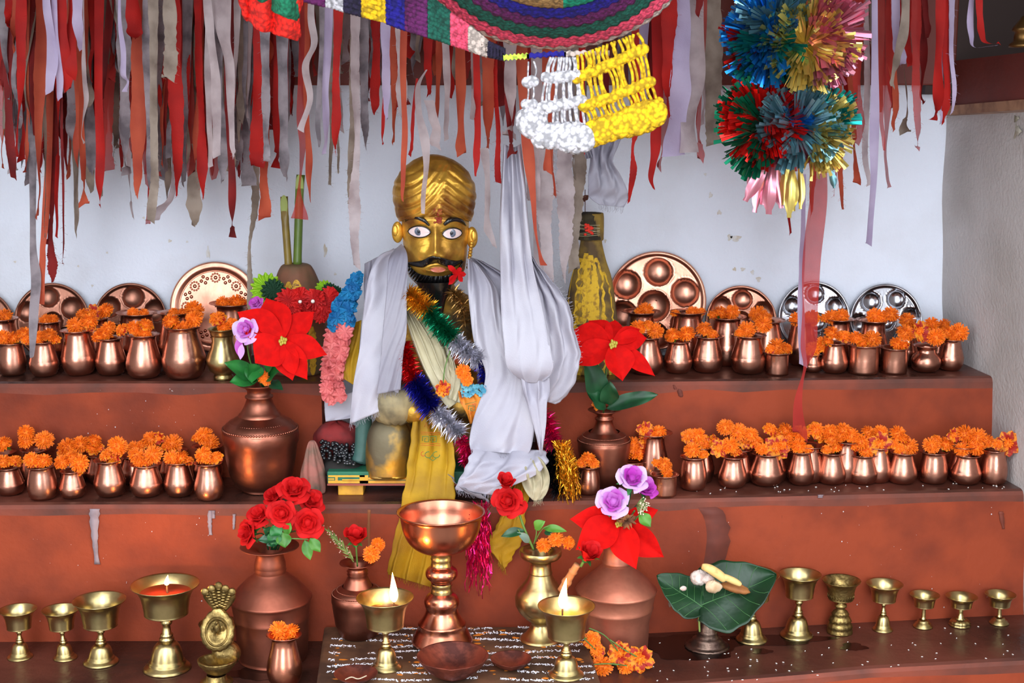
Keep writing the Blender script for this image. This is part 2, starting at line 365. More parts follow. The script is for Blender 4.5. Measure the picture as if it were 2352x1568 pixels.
# ------------------------------------------------------------------ marigolds
def mg_mesh(kind, seed):
    """unit marigold, diameter 1, facing +Z: florets, outer petals, calyx"""
    random.seed(seed); f = MB(); r = MB(); c = MB()
    def petal(mb, a, th, L, w, base, cup):
        d = Vector((cos(a) * sin(th), sin(a) * sin(th), cos(th)))
        t = Vector((-sin(a), cos(a), 0)); up = d.cross(t) * -1
        b = Vector(base); pts = []
        for k in range(4):
            v = k / 3; ww = w * (0.45, 0.85, 1.0, 0.7)[k]
            p = b + d * L * v + up * cup * L * v * v
            pts += [p - t * ww / 2, p + up * w * 0.18 * (1 if k else 0), p + t * ww / 2]
        fs = []
        for k in range(3):
            for j in range(2): a0 = k * 3 + j; fs.append((a0, a0 + 1, a0 + 4, a0 + 3))
        mb.add(pts, fs)
    nf = (150, 110, 60)[kind]; R = (0.44, 0.38, 0.26)[kind]; H = (0.34, 0.26, 0.16)[kind]
    f.ball((0, 0, 0.02), (R * 0.74, R * 0.74, H * 0.66), 12, 6)
    for i in range(nf):
        u = (i + 0.5) / nf; th = (u ** 0.62) * 1.75; a = i * 2.39996 + rn(.25)
        b = (R * 0.5 * sin(min(th, 1.5)) * cos(a), R * 0.5 * sin(min(th, 1.5)) * sin(a), H * 0.42 * cos(th))
        petal(f, a, th + rn(.22), R * (0.58 + rn(0.1)), 0.062 + rn(.012), b, 0.3)
    nr = (7, 8, 9)[kind]; RL = (0.44, 0.52, 0.6)[kind]
    for i in range(nr):
        a = 2 * pi * i / nr + rn(.2); th = (1.95, 1.7, 1.45)[kind] + rn(.25)
        r.leaf((0.08 * cos(a), 0.08 * sin(a), -0.02), (RL * sin(th) * cos(a), RL * sin(th) * sin(a), RL * cos(th) - 0.02), 0.36, (0, 0, 1), curl=0.12, fold=0.1, n=6, m=4, peak=0.66, wav=0.07)
    c.lathe([(0.02, -0.46), (0.07, -0.43), (0.13, -0.3), (0.16, -0.14), (0.13, -0.04)], 10, mod=lambda a, z: 1 + 0.08 * cos(5 * a))
    c.tube([(0, 0, -0.42), (0.01, 0, -0.55)], 0.03)
    out = []
    for mb, m, nm in ((f, ORANGE, 'floret_head'), (r, RAY, 'outer_petals'), (c, CALYX, 'calyx')):
        me = bpy.data.meshes.new(nm); me.from_pydata(mb.v, [], mb.f); me.materials.append(m)
        me.polygons.foreach_set('use_smooth', [True] * len(me.polygons)); me.update(); out.append((nm, me))
    return out
MG = [[mg_mesh(k, 10 * k + s) for s in range(3)] for k in range(3)]
random.seed(21)
def marigold(p, d, kind, label, group=None, tilt=None):
    o = thing('marigold', label, 'flower', p, group); del o['_w']
    for nm, me in random.choice(MG[kind]):
        c = bpy.data.objects.new(nm, me); COL.objects.link(c); c.parent = o
    o.scale = (d, d, d * random.uniform(.85, 1.05))
    if tilt is None: tilt = (random.uniform(0.35, 1.0) if kind < 2 else random.uniform(1.1, 1.35), rn(0.55))
    o.rotation_euler = (tilt[0], tilt[1], rn(0.5)); o.rotation_mode = 'XYZ'
    return o
# ------------------------------------------------------------------ copper pots
PROF = {
 'A': [(.4, 0), (.62, .01), (.82, .07), (.95, .19), (1, .34), (1.0, .43), (.965, .455), (.88, .6), (.76, .78), (.7, .9), (.72, .955)],
 'B': [(.42, 0), (.7, .02), (.9, .11), (.99, .24), (1, .34), (.94, .48), (.82, .64), (.73, .78), (.69, .89), (.73, .955)],
 'C': [(.9, 0), (.96, .02), (.98, .1), (.98, .5), (.99, .9), (1.03, .965)],
 'F': [(.5, 0), (.78, .02), (.93, .1), (1, .3), (1, .42), (.95, .6), (.86, .78), (.81, .9), (.84, .96)],
 'E': [(.4, 0), (.7, .04), (.92, .16), (1, .36), (.97, .48), (.84, .62), (.66, .72), (.6, .8), (.63, .92), (.72, .965)],
 'D': [(.6, 0), (.58, .07), (.5, .09), (.56, .12), (.82, .18), (.98, .32), (1, .4), (.9, .5), (.7, .64), (.62, .76), (.66, .88), (.74, .955)],
}
RIM = {'A': 1.0, 'B': 1.0, 'C': 1.17, 'F': 1.0, 'E': .98, 'D': .86}
ORD = ['first', 'second', 'third', 'fourth', 'fifth', 'sixth', 'seventh', 'eighth', 'ninth', 'tenth', 'eleventh', 'twelfth', 'thirteenth', 'fourteenth', 'fifteenth', 'sixteenth', 'seventeenth', 'eighteenth', 'nineteenth', 'twentieth']
LOOK = {'A': 'ridged copper water pot', 'B': 'smooth round copper water pot', 'C': 'straight-sided copper cup', 'F': 'barrel-shaped copper pot', 'E': 'squat narrow-necked copper pot', 'D': 'small brass water pot on a foot'}
KINDW = ('round', 'tousled', 'open')
def pot(px, rim, base, w, typ, rr, z, Yb, label, group, m=None):
    if base is None: Y = Yb
    else:
        p = G(px, base, z); Y = p.y + 0.42 * w / 2 * PX(p.y)
    q = PX(Y); R = w / 2 * q; c = W(px, rim, Y); H = c.z - z; x = c.x if base is None else (c.x + G(px, base, z).x) / 2
    pr = [(a * R, b * H) for a, b in PROF[typ]]
    rw_ = RIM[typ] * rr * R
    a0 = pr[-1][0]
    pr += [(lerp(a0, rw_, .5), H * .985), (rw_, H), (rw_ - .0006, H + .0012), (lerp(a0, rw_, .4) - .001, H * .985), (a0 - .002, H * .94), (a0 - .003, H * .86), (a0 * .6, H * .82), (1e-4, H * .82)]
    mb = MB(); ph = rn(3); mb.lathe(pr, 36, mod=lambda a, zz: 1 + 0.008 * sin(2 * a + ph) + 0.004 * sin(5 * a + ph + 20 * zz), M=Matrix.Translation((x, Y, z + 0.0004)))
    o = mb.build('copper_pot' if typ != 'D' else 'brass_pot', m or (BRASS if typ == 'D' else COPPER), loc=(x, Y, z))
    o.rotation_euler = (rn(.012), rn(.015), 0)
    return tag(o, label, 'cup' if typ == 'C' else 'pot', group), Y
def row(side, which, step, z, Yb, data, m=None):
    """data: (px, rim, base, width, type, rim ratio, [(fx, fy, d, kind), ...])"""
    n = len(data); where = '%s row %s of statue, %s step' % (which, side, step)
    for i, (px, rim, base, w, t, rr, fl_) in enumerate(data):
        nm = '%s from left' % ORD[i]
        _, Y = pot(px, rim, base, w, t, rr, z, Yb, ('%s, %s in %s' % (LOOK[t], nm, where)).replace(' on a foot', ''), 'copper pots on the altar steps', m)
        fs = sorted(fl_); k = len(fs)
        for j, (fx, fy, d, kd) in enumerate(fs):
            pos = 'single head' if k == 1 else ('left', 'right')[j] if k == 2 else 'leftmost' if j == 0 else 'rightmost' if j == k - 1 else 'middle' if k == 3 else ORD[j] + ' from left'
            Yf = Y + (0.004 * ((j % 3) - 1)) - (0.006 if fy > rim - 8 else 0)
            marigold(W(fx, fy, Yf), d * 1.12 * PX(Y), kd, '%s orange marigold, %s in %s pot, %s row %s of statue, %s step' % (KINDW[kd], pos, ORD[i], which, side, step), 'marigolds in the copper pots')
row('left', 'front', 'top', Z2, 3.33, [
 (25, 787, 863, 64, 'F', .9, [(8, 775, 34, 0), (32, 777, 34, 0), (57, 767, 36, 0), (60, 780, 24, 1)]),
 (98, 785, 866, 66, 'A', .85, [(87, 776, 34, 0), (113, 770, 34, 0), (128, 780, 24, 1)]),
 (178, 758, 863, 78, 'A', .95, [(173, 748, 38, 0), (205, 738, 38, 0), (207, 750, 26, 1)]),
 (252, 776, 863, 70, 'A', .95, [(240, 766, 40, 0), (226, 773, 30, 0), (250, 753, 32, 0)]),
 (327, 768, 870, 82, 'B', .95, [(280, 757, 32, 1), (308, 753, 34, 0), (335, 745, 36, 1), (333, 767, 28, 0), (316, 764, 26, 0)]),
 (420, 750, 872, 100, 'A', .82, [(393, 738, 38, 0), (446, 733, 38, 0), (424, 749, 26, 0), (407, 750, 24, 1)]),
 (510, 755, 874, 76, 'D', 1.0, [(500, 731, 38, 1), (514, 751, 30, 0), (532, 742, 28, 1)])])
row('left', 'back', 'top', Z2, 3.415, [
 (5, 731, None, 74, 'A', .95, [(10, 726, 36, 0)]),
 (112, 739, None, 68, 'A', .8, [(106, 735, 30, 0), (122, 733, 24, 0)]),
 (215, 731, None, 72, 'F', .9, [(214, 718, 32, 2), (243, 713, 36, 0), (190, 724, 30, 0)]),
 (315, 718, None, 90, 'A', 1.1, [(306, 719, 26, 0), (331, 719, 22, 0)]),
 (402, 717, None, 84, 'A', 1.0, [(398, 718, 24, 0), (418, 719, 22, 0), (446, 712, 42, 0)]),
 (530, 696, None, 92, 'B', 1.08, [(512, 695, 32, 0), (543, 693, 36, 0), (556, 697, 26, 1)])])
row('right', 'front', 'top', Z2, 3.35, [
 (1485, 773, 861, 76, 'B', .95, [(1466, 752, 38, 0), (1505, 760, 38, 0), (1490, 746, 26, 1)]),
 (1558, 783, 858, 66, 'A', .95, [(1545, 771, 36, 0), (1577, 767, 38, 0)]),
 (1626, 772, 857, 70, 'A', 1.05, [(1618, 757, 36, 0), (1637, 768, 26, 1)]),
 (1720, 770, 860, 80, 'A', 1.0, [(1716, 757, 38, 0), (1753, 745, 40, 0), (1700, 765, 26, 1)]),
 (1786, 809, 861, 54, 'C', 1.0, [(1785, 797, 42, 0), (1806, 800, 30, 1), (1770, 802, 24, 1)]),
 (1868, 815, 855, 44, 'A', .9, [(1868, 801, 38, 1), (1893, 790, 38, 0)]),
 (1918, 787, 858, 62, 'A', .95, [(1911, 765, 36, 0), (1938, 772, 32, 1), (1902, 785, 26, 1)]),
 (1985, 792, 859, 70, 'C', .92, [(2003, 779, 40, 0), (1966, 776, 32, 0), (1980, 789, 26, 1)]),
 (2055, 798, 858, 62, 'C', .92, [(2060, 790, 34, 0), (2076, 794, 26, 1)]),
 (2129, 793, 856, 68, 'E', .95, [(2080, 765, 40, 0), (2112, 760, 38, 2), (2150, 774, 40, 0), (2124, 767, 32, 2)]),
 (2186, 779, 852, 58, 'A', .9, [(2202, 764, 42, 0), (2176, 764, 32, 0), (2188, 774, 26, 1)])])
row('right', 'back', 'top', Z2, 3.435, [
 (1471, 715, None, 82, 'A', 1.1, [(1483, 712, 34, 0), (1467, 717, 22, 1)]),
 (1578, 716, None, 76, 'F', 1.08, [(1551, 719, 22, 1), (1591, 718, 30, 0), (1610, 716, 22, 1)]),
 (1671, 727, None, 84, 'A', 1.05, [(1655, 718, 36, 0), (1681, 717, 34, 0), (1637, 724, 24, 1)]),
 (1762, 735, None, 80, 'A', 1.05, [(1740, 721, 38, 0), (1758, 730, 30, 0)]),
 (1843, 737, None, 70, 'A', 1.0, [(1830, 733, 34, 0), (1865, 731, 36, 0)]),
 (1928, 733, None, 68, 'B', 1.08, [(1910, 728, 34, 0), (1932, 726, 34, 0), (1896, 731, 24, 1)]),
 (2006, 735, None, 76, 'B', 1.1, [(2010, 726, 38, 0), (2026, 732, 26, 1)]),
 (2085, 754, None, 58, 'A', 1.0, [(2045, 722, 38, 0), (2083, 735, 36, 0), (2090, 747, 28, 0)]),
 (2157, 760, None, 56, 'A', 1.0, [(2140, 745, 34, 0), (2168, 745, 28, 0), (2172, 757, 28, 0)])])
row('left', 'front', 'middle', Z1, 3.1, [
 (20, 1072, 1138, 66, 'A', .95, [(8, 1060, 36, 0), (34, 1058, 34, 1)]),
 (95, 1070, 1148, 68, 'F', .95, [(73, 1056, 36, 0), (100, 1059, 38, 0), (88, 1063, 28, 1)]),
 (164, 1081, 1145, 62, 'A', .85, [(143, 1061, 36, 0), (183, 1064, 42, 0), (165, 1050, 34, 0), (180, 1086, 22, 1)]),
 (250, 1056, 1142, 73, 'A', .95, [(270, 1023, 44, 0), (250, 1041, 34, 1), (262, 1049, 38, 2), (240, 1047, 26, 1)]),
 (333, 1065, 1142, 76, 'A', 1.0, [(352, 1044, 42, 0), (314, 1046, 38, 0), (319, 1060, 28, 0), (336, 1061, 24, 1)]),
 (409, 1060, 1142, 68, 'A', .95, [(395, 1052, 36, 0), (416, 1052, 36, 0), (432, 1058, 26, 1)]),
 (478, 1062, 1150, 68, 'B', 1.0, [(467, 1045, 38, 0), (495, 1050, 34, 1), (480, 1057, 26, 1)])])
row('left', 'back', 'middle', Z1, 3.18, [
 (4, 1038, None, 66, 'A', 1.0, [(10, 1020, 36, 0)]),
 (80, 1031, None, 64, 'F', 1.08, [(60, 993, 36, 0), (60, 1012, 36, 0), (102, 1010, 42, 0), (96, 1020, 22, 1)]),
 (168, 1046, None, 64, 'A', 1.0, [(155, 1027, 44, 0), (186, 1021, 44, 0), (142, 1040, 22, 1)]),
 (228, 1044, None, 62, 'A', 1.0, [(217, 1013, 32, 0), (212, 1030, 34, 1), (228, 1028, 22, 1)]),
 (306, 1046, None, 66, 'A', 1.0, [(309, 1030, 36, 0), (346, 1010, 38, 0), (366, 1006, 26, 2), (325, 1022, 26, 1)]),
 (395, 1033, None, 66, 'A', 1.1, [(396, 1019, 44, 0), (384, 1026, 28, 1)]),
 (475, 1024, None, 66, 'A', 1.1, [(469, 1001, 40, 0), (485, 1017, 36, 0), (452, 1006, 26, 1)])])
row('right', 'front', 'middle', Z1, 3.1, [
 (1352, 1071, 1136, 54, 'F', 1.0, [(1351, 1053, 34, 0), (1335, 1063, 26, 1), (1363, 1064, 28, 1)]),
 (1527, 1089, 1139, 58, 'C', 1.0, [(1525, 1067, 36, 0), (1531, 1084, 30, 0), (1508, 1064, 24, 1)]),
 (1593, 1048, 1126, 64, 'F', 1.0, [(1590, 1034, 38, 0), (1615, 1043, 26, 1)]),
 (1683, 1046, 1121, 67, 'B', 1.0, [(1675, 1023, 42, 0), (1651, 1029, 36, 2), (1690, 1037, 26, 1)]),
 (1762, 1040, 1117, 78, 'A', .95, [(1783, 1028, 50, 2), (1750, 1031, 30, 0), (1800, 1018, 36, 0)]),
 (1842, 1036, 1115, 63, 'A', .95, [(1834, 1025, 36, 0), (1856, 1031, 24, 1)]),
 (1912, 1038, 1113, 69, 'B', .95, [(1910, 1008, 38, 0), (1917, 1026, 34, 0), (1898, 1032, 24, 1)]),
 (1984, 1043, 1113, 69, 'A', .95, [(1979, 1015, 38, 0), (1990, 1036, 34, 0), (2021, 1019, 46, 2), (1963, 1026, 24, 1)]),
 (2074, 1037, 1112, 69, 'B', .95, [(2087, 1025, 42, 0), (2066, 1031, 30, 1), (2052, 1018, 28, 1)]),
 (2146, 1037, 1111, 65, 'F', 1.0, [(2140, 1022, 38, 0), (2172, 1020, 38, 0), (2152, 1010, 28, 1)]),
 (2220, 1043, 1113, 72, 'A', .92, [(2209, 1033, 34, 0), (2241, 1027, 40, 0), (2225, 1032, 24, 1)]),
 (2286, 1033, 1113, 60, 'F', .92, [(2316, 1018, 48, 2), (2290, 1020, 26, 1)])])
row('right', 'back', 'middle', Z1, 3.19, [
 (1451, 1056, None, 66, 'B', 1.2, [(1454, 1022, 38, 0), (1432, 1040, 36, 0), (1470, 1037, 46, 0), (1505, 1026, 42, 1), (1484, 1012, 34, 2)]),
 (1503, 994, None, 70, 'B', 1.25, [(1481, 987, 34, 2), (1513, 993, 34, 0), (1497, 1000, 24, 1)]),
 (1612, 1025, None, 60, 'A', 1.0, [(1602, 1003, 40, 0), (1581, 1001, 34, 1), (1622, 1019, 38, 1), (1638, 1012, 26, 2)]),
 (1700, 1030, None, 64, 'A', 1.0, [(1666, 981, 38, 0), (1695, 992, 42, 0), (1724, 998, 34, 0), (1735, 1015, 36, 1), (1712, 1012, 32, 2)]),
 (1778, 1024, None, 62, 'A', 1.0, [(1770, 986, 34, 1), (1805, 988, 36, 0), (1789, 998, 34, 1), (1812, 1002, 30, 0)]),
 (1860, 1022, None, 70, 'A', 1.05, [(1838, 995, 40, 0), (1875, 988, 42, 1), (1884, 1002, 32, 1)]),
 (1945, 1013, None, 60, 'A', 1.0, [(1906, 990, 34, 0), (1938, 988, 38, 0), (1956, 1000, 36, 0), (1930, 1000, 32, 0)]),
 (2020, 1025, None, 62, 'A', 1.0, [(1994, 993, 32, 0), (2022, 992, 34, 0), (2010, 1006, 30, 1), (2062, 996, 38, 0), (2076, 1008, 32, 1)]),
 (2210, 1024, None, 60, 'A', 1.0, [(2190, 999, 28, 2), (2216, 997, 42, 0), (2245, 1004, 42, 0), (2268, 1014, 32, 0), (2236, 1012, 28, 1)])])

# ------------------------------------------------------------------ round trays leaning on the wall
def tray(name, px, py, r, wells, label, m, Y0=3.5, group=None, rimw=0.05, boss=(), emb=False):
    """px, py, r and the wells are read off the picture and put on a tilted disc"""
    q = PX(Y0); c = W(px, py, Y0); R = r * q; base = Vector((c.x, Y0 - 0.03, c.z - R)); tilt = radians(12)
    o = thing(name, label, 'tray', base, group)
    M = Matrix.Translation((c.x, 0, c.z)) @ Matrix.Translation((0, YW - 0.012 - R * sin(tilt), 0)) @ Matrix.Rotation(-tilt, 4, 'X')
    ws = [((wx - px) * q, (py - wy) * q, wr * q) for wx, wy, wr in wells]
    def depth(x, z):
        d = 0
        rr = sqrt(x * x + z * z) / R
        if rr > 1 - rimw * 1.6: d += 0.006 * min(1, (rr - (1 - rimw * 1.6)) / (rimw * 0.8))
        for a, b, w in ws:
            t = sqrt((x - a) ** 2 + (z - b) ** 2) / w
            if t < 1: d -= w * 0.52 * sqrt(max(0, 1 - t * t)) ** 1.2
            elif t < 1.1: d += 0.0015 * (1.1 - t) / 0.1
        return d
    mb = MB()
    def fn(u, v):
        a = 2 * pi * u; k = R * (1e-3 + v); x = k * cos(a); z = k * sin(a)
        return (x, -depth(x, z), z)
    mb.grid(fn, 120, 44, wrap=True, M=M)
    mb.lathe([(R * 1.0, 0.0), (R * 1.012, 0.002), (R * 1.012, 0.006), (R * .995, 0.0085)], 96, M=M @ Matrix.Rotation(pi / 2, 4, 'X'), cap0=False)
    mb.build('tray_plate', m, parent=o, solid=0.0012)
    if emb:
        f = MB()
        for k in range(16):
            a = 2 * pi * k / 16; rr = R * 0.66
            cx, cz = rr * cos(a), rr * sin(a)
            if k % 2 == 0:
                f.ball((cx, -0.001, cz), (0.005, 0.003, 0.005), 8, 6, M=M)
                for j in range(11):
                    b = 2 * pi * j / 11; f.ball((cx + 0.0105 * cos(b), -0.001, cz + 0.0105 * sin(b)), (0.0028, 0.0022, 0.0028), 6, 4, M=M)
            else:
                for j in range(4): f.ball((cx + 0.008 * cos(a + j * 1.57), -0.001, cz + 0.008 * sin(a + j * 1.57)), (0.0045, 0.003, 0.0045), 8, 5, M=M)
        f.lathe([(R * .83, 0), (R * .81, 0.004), (R * .79, 0)], 80, M=M @ Matrix.Rotation(pi / 2, 4, 'X'), cap0=False)
        f.build('embossed_border', COPPERB, parent=o)
    return o
TD = mat('tray_copper_dark', (158, 108, 90), 0.38, 1.0, (104, 70, 58), 10, 0.38, 0.72, bump=0.2, bscale=36, rough2=0.45)
TL = mat('tray_copper_pale', (196, 138, 116), 0.3, 1.0, (138, 88, 70), 8, 0.42, 0.75, bump=0.15, bscale=36, rough2=0.42)
tray('wall_tray', -58, 752, 80, [(-50, 700, 22)], 'dark copper tray mostly cut off by the photo edge behind top step pots', TD)
tray('cupped_tray', 112, 741, 85, [(103, 687, 23), (156, 712, 25), (55, 720, 23), (112, 745, 24), (80, 780, 24), (140, 780, 24)], 'dark copper tray with dimpled hollows, behind pots beside grey hanging strip', TD)
tray('cupped_tray', 293, 738, 82, [(298, 687, 25), (245, 710, 24), (349, 718, 25), (293, 742, 24), (260, 775, 24), (326, 778, 24)], 'dull copper tray with dimpled hollows, next to the embossed tray', TD)
tray('embossed_tray', 490, 708, 101, [], 'big bright copper tray with an embossed floral border', TL, emb=True, rimw=0.12)
tray('cupped_tray', 1511, 693, 110, [(1442, 657, 33), (1515, 628, 32), (1575, 675, 32), (1504, 706, 36), (1434, 727, 33), (1576, 746, 32), (1505, 775, 32)], 'largest copper tray with seven hollows, beside the yellow cone', TL)
tray('cupped_tray', 1706, 742, 80, [(1710, 693, 23), (1661, 708, 23), (1757, 720, 23), (1706, 744, 24), (1670, 780, 23), (1745, 778, 23)], 'small copper tray with hollows, between large copper and steel trays', TL)
tray('cupped_tray', 1875, 733, 81, [(1878, 680, 22), (1825, 706, 22), (1924, 708, 22), (1882, 745, 22), (1840, 772, 22), (1915, 774, 22)], 'steel tray with hollows, behind the long sheer red ribbon', STEEL)
tray('cupped_tray', 2041, 739, 81, [(2008, 697, 23), (2066, 692, 22), (2099, 733, 22), (1980, 748, 22), (2041, 742, 22), (2015, 785, 22), (2078, 782, 22)], 'steel tray with hollows, nearest the corner of the side wall', STEEL)
# ------------------------------------------------------------------ vessels turned from profiles
SLAB = Z0 + 0.04
def vz(cx, py, Y): return W(cx, py, Y).z
def turned(mb, cx, prof, Y, x, mod=None, n=48, mi=0, sy=1.0, cap0=False, cap1=False):
    q = PX(Y); pr = [(hw * q, vz(cx, py, Y)) for py, hw in prof]
    mb.lathe(pr, n, mi, M=Matrix.Translation((x, Y, 0)), mod=mod, cap0=cap0, cap1=cap1)
def sm(prof, n): return cr(prof, n)
def vase(name, label, cx, by, z, Y, body, neck, m, beads=(), hwband=None, cat='vase', dents=0.006):
    if Y is None: Y = G(cx, by, z).y
    x = W(cx, by, Y).x; o = thing(name, label, cat, (x, Y, z)); q = PX(Y)
    dz = z - vz(cx, by, Y)
    body = [(body[0][0], body[0][1])] + body; ph = rn(3)
    def md(a, zz): return 1 + dents * sin(3 * a + ph) * sin(40 * zz + ph) + dents * .6 * sin(7 * a + 90 * zz)
    mb = MB(); hb = body[0][1] * q
    pr = [(1e-4, z + 0.001), (hb, z + 0.001)] + [(hw * q, max(z + 0.002, vz(cx, py, Y) + 0)) for py, hw in body]
    mb.lathe(pr, 56, M=Matrix.Translation((x, Y, 0)), mod=md); mb.build('vase_body', m, parent=o)
    mb = MB(); k = neck[-1]; pr = [(hw * q, vz(cx, py, Y)) for py, hw in neck]
    r0, z0 = pr[-1]; rn_ = min(p[0] for p in pr)
    pr += [(r0 * .985, z0 + 0.0012), (lerp(r0, rn_, .5), z0 - 0.002), (rn_ * .93, z0 - 0.008), (rn_ * .9, z0 - 0.05), (1e-4, z0 - 0.052)]
    mb.lathe(pr, 48, M=Matrix.Translation((x, Y, 0)), cap0=False); mb.build('vase_neck', m, parent=o)
    if beads:
        mb = MB()
        for py, hw, br in beads:
            n = int(2 * pi * hw / (br * 2.1)); zz = vz(cx, py, Y)
            for i in range(n):
                a = 2 * pi * i / n; mb.ball((x + hw * q * cos(a), Y + hw * q * sin(a), zz), br * q, 6, 4)
            mb.lathe([((hw + 2) * q, zz - br * 1.4 * q), ((hw + 2.6) * q, zz - br * 1.9 * q), ((hw + 1) * q, zz - br * 2.4 * q)], 48, M=Matrix.Translation((x, Y, 0)), cap0=False)
        mb.build('beaded_band', m, parent=o)
    return o
vase('copper_vase', 'big dented copper vase with beaded shoulder, holding poinsettia and purple roses on middle step', 602, 1122, Z1, 3.12,
     [(1122, 44), (1112, 60), (1085, 73), (1050, 80), (1018, 84), (1014, 86), (996, 88), (986, 87), (980, 83), (972, 78), (965, 68), (958, 56), (953, 47)],
     [(956, 49), (950, 48), (946, 43), (932, 35), (914, 28), (912, 32), (908, 32), (906, 27), (896, 27), (889, 33), (884, 45), (881, 51)], COPPERO, beads=[(982, 85, 3.0), (968, 69, 2.6)], dents=0.012)
vase('copper_vase', 'copper vase with beaded shoulder behind the gold tinsel, holding one poinsettia and dark leaves', 1386, 1116, Z1, 3.17,
     [(1116, 32), (1106, 44), (1075, 54), (1045, 58), (1020, 61), (1012, 61), (1006, 58), (1000, 52), (994, 42), (990, 36)],
     [(992, 32), (988, 28), (976, 22), (964, 19), (962, 22), (959, 22), (957, 18), (950, 19), (945, 28), (941, 38)], COPPERO, beads=[(1008, 60, 1.8), (999, 50, 1.6)])
vase('copper_vase', 'wide copper canister vase with sloping shoulder, holding the bunch of red roses', 627, 1506, Z0, 2.925,
     [(1512, 80), (1500, 82), (1440, 86), (1415, 88), (1412, 89.5), (1409, 88), (1382, 93), (1376, 94), (1373, 96.5), (1370, 94), (1350, 78), (1330, 57), (1318, 40), (1313, 36)],
     [(1316, 37), (1311, 36), (1307, 38), (1303, 36), (1300, 37), (1290, 36), (1284, 34), (1272, 31), (1262, 34), (1257, 52), (1254, 69)], COPPERD)
vase('copper_vase', 'small copper vase with beaded shoulder, holding a single red rose on the slab', 824, 1464, SLAB, 2.95,
     [(1464, 32), (1456, 43), (1430, 55), (1400, 59), (1382, 61), (1380, 62), (1366, 62), (1360, 58), (1354, 52), (1348, 42), (1345, 36)],
     [(1348, 35), (1342, 33), (1330, 27), (1320, 22), (1317, 25), (1313, 22), (1310, 25), (1306, 21), (1300, 23), (1295, 33), (1292, 42)], COPPERO, beads=[(1360, 60, 1.9), (1352, 49, 1.6)])
vase('copper_vase', 'pale copper canister vase holding drooping red poinsettia and purple roses', 1414, 1482, zl0(.21), 2.95,
     [(1490, 74), (1480, 76), (1420, 79), (1394, 86), (1391, 87.5), (1388, 86), (1362, 92), (1356, 94), (1353, 96), (1350, 94), (1330, 74), (1312, 52), (1300, 38), (1295, 32)],
     [(1298, 33), (1292, 33), (1289, 35), (1286, 32), (1270, 31), (1255, 30), (1248, 33), (1244, 36), (1241, 35)], mat('pale_copper', (206, 130, 104), 0.42, 0.85, (140, 82, 66), 12, 0.36, 0.74, bump=0.3, bscale=26, rough2=0.6))
vase('brass_vase', 'brass vase with bulging belly and flared collar, between goblet and lit lamp', 1241, 1466, SLAB, 2.93,
     [(1466, 49), (1464, 49), (1461, 44), (1455, 37), (1445, 28), (1434, 22), (1428, 21), (1425, 25), (1418, 35), (1404, 50), (1388, 59), (1372, 60), (1358, 56), (1344, 44), (1332, 34), (1322, 29), (1314, 26)],
     [(1316, 27), (1313, 28), (1310, 26), (1296, 25), (1288, 25), (1285, 32), (1280, 44), (1274, 49), (1268, 50), (1263, 49)], BRASS, dents=0.002)
# goblet
def goblet():
    cx = 1015; Y = 2.9; z = SLAB; x = W(cx, 1400, Y).x
    o = thing('copper_goblet', 'tall copper goblet with wide bowl and knobbed stem, centre of the slab', 'goblet', (x, Y, z))
    f = MB(); turned(f, cx, [(1472, 72), (1470, 73), (1466, 71), (1462, 69), (1446, 60), (1434, 55), (1431, 57), (1428, 54), (1424, 50), (1412, 42), (1402, 38), (1396, 37), (1390, 40), (1382, 42), (1374, 40), (1366, 34), (1360, 26)], Y, x)
    for i, p in enumerate(f.v): f.v[i] = (p[0], p[1], max(p[2], z + 0.001))
    f.build('goblet_foot', COPPERB, parent=o)
    for A in ([(1361, 25), (1359, 25.5), (1357, 24.5), (1354, 25.5), (1352, 24), (1345, 24), (1342, 25.5), (1338, 24)], [(1298, 25), (1296, 25.5), (1293, 24), (1285, 24), (1282, 25.5), (1279, 24), (1271, 25), (1268, 27)]):
        c = MB(); turned(c, cx, A, Y, x); c.build('brass_collar', BRASS, parent=o)['label'] = 'brass collar'
    k = MB(); turned(k, cx, sm([(1339, 24), (1332, 27), (1325, 35), (1316, 38), (1307, 35), (1300, 26), (1297, 24)], 20), Y, x); k.build('stem_knob', COPPERB, parent=o)
    b = MB(); turned(b, cx, sm([(1270, 8), (1268, 30), (1258, 58), (1242, 77), (1218, 89), (1195, 94), (1182, 97), (1176, 103)], 30) + [(1174.5, 103.5), (1174, 101)] + sm([(1176, 97), (1190, 92), (1215, 85), (1240, 66), (1252, 40), (1256, 1)], 20), Y, x, n=72)
    b.build('goblet_bowl', COPPERB, parent=o)
goblet()

# ------------------------------------------------------------------ butter lamps
STEM = [(0, 1), (.012, 1.01), (.05, .93), (.09, .80), (.11, .76), (.13, .77), (.15, .70), (.2, .68), (.3, .63), (.4, .55), (.45, .47), (.485, .36), (.51, .26), (.525, .31), (.56, .31), (.575, .22), (.6, .27), (.635, .27), (.65, .2), (.75, .17), (.79, .15), (.82, .22), (.86, .25), (.9, .19), (.95, .13), (1, .22)]
STEM2 = [(0, 1), (.06, .98), (.1, .82), (.18, .8), (.2, .62), (.3, .58), (.34, .42), (.38, .26), (.5, .22), (.8, .2), (.95, .2), (1, .3)]
STEM3 = [(0, 1), (.03, 1), (.1, .97), (.16, .92), (.18, 1.0), (.26, .92), (.34, .8), (.36, .9), (.46, .78), (.54, .6), (.56, .7), (.64, .56), (.7, .36), (.74, .34), (.78, .5), (.84, .5), (.88, .3), (1, .34)]
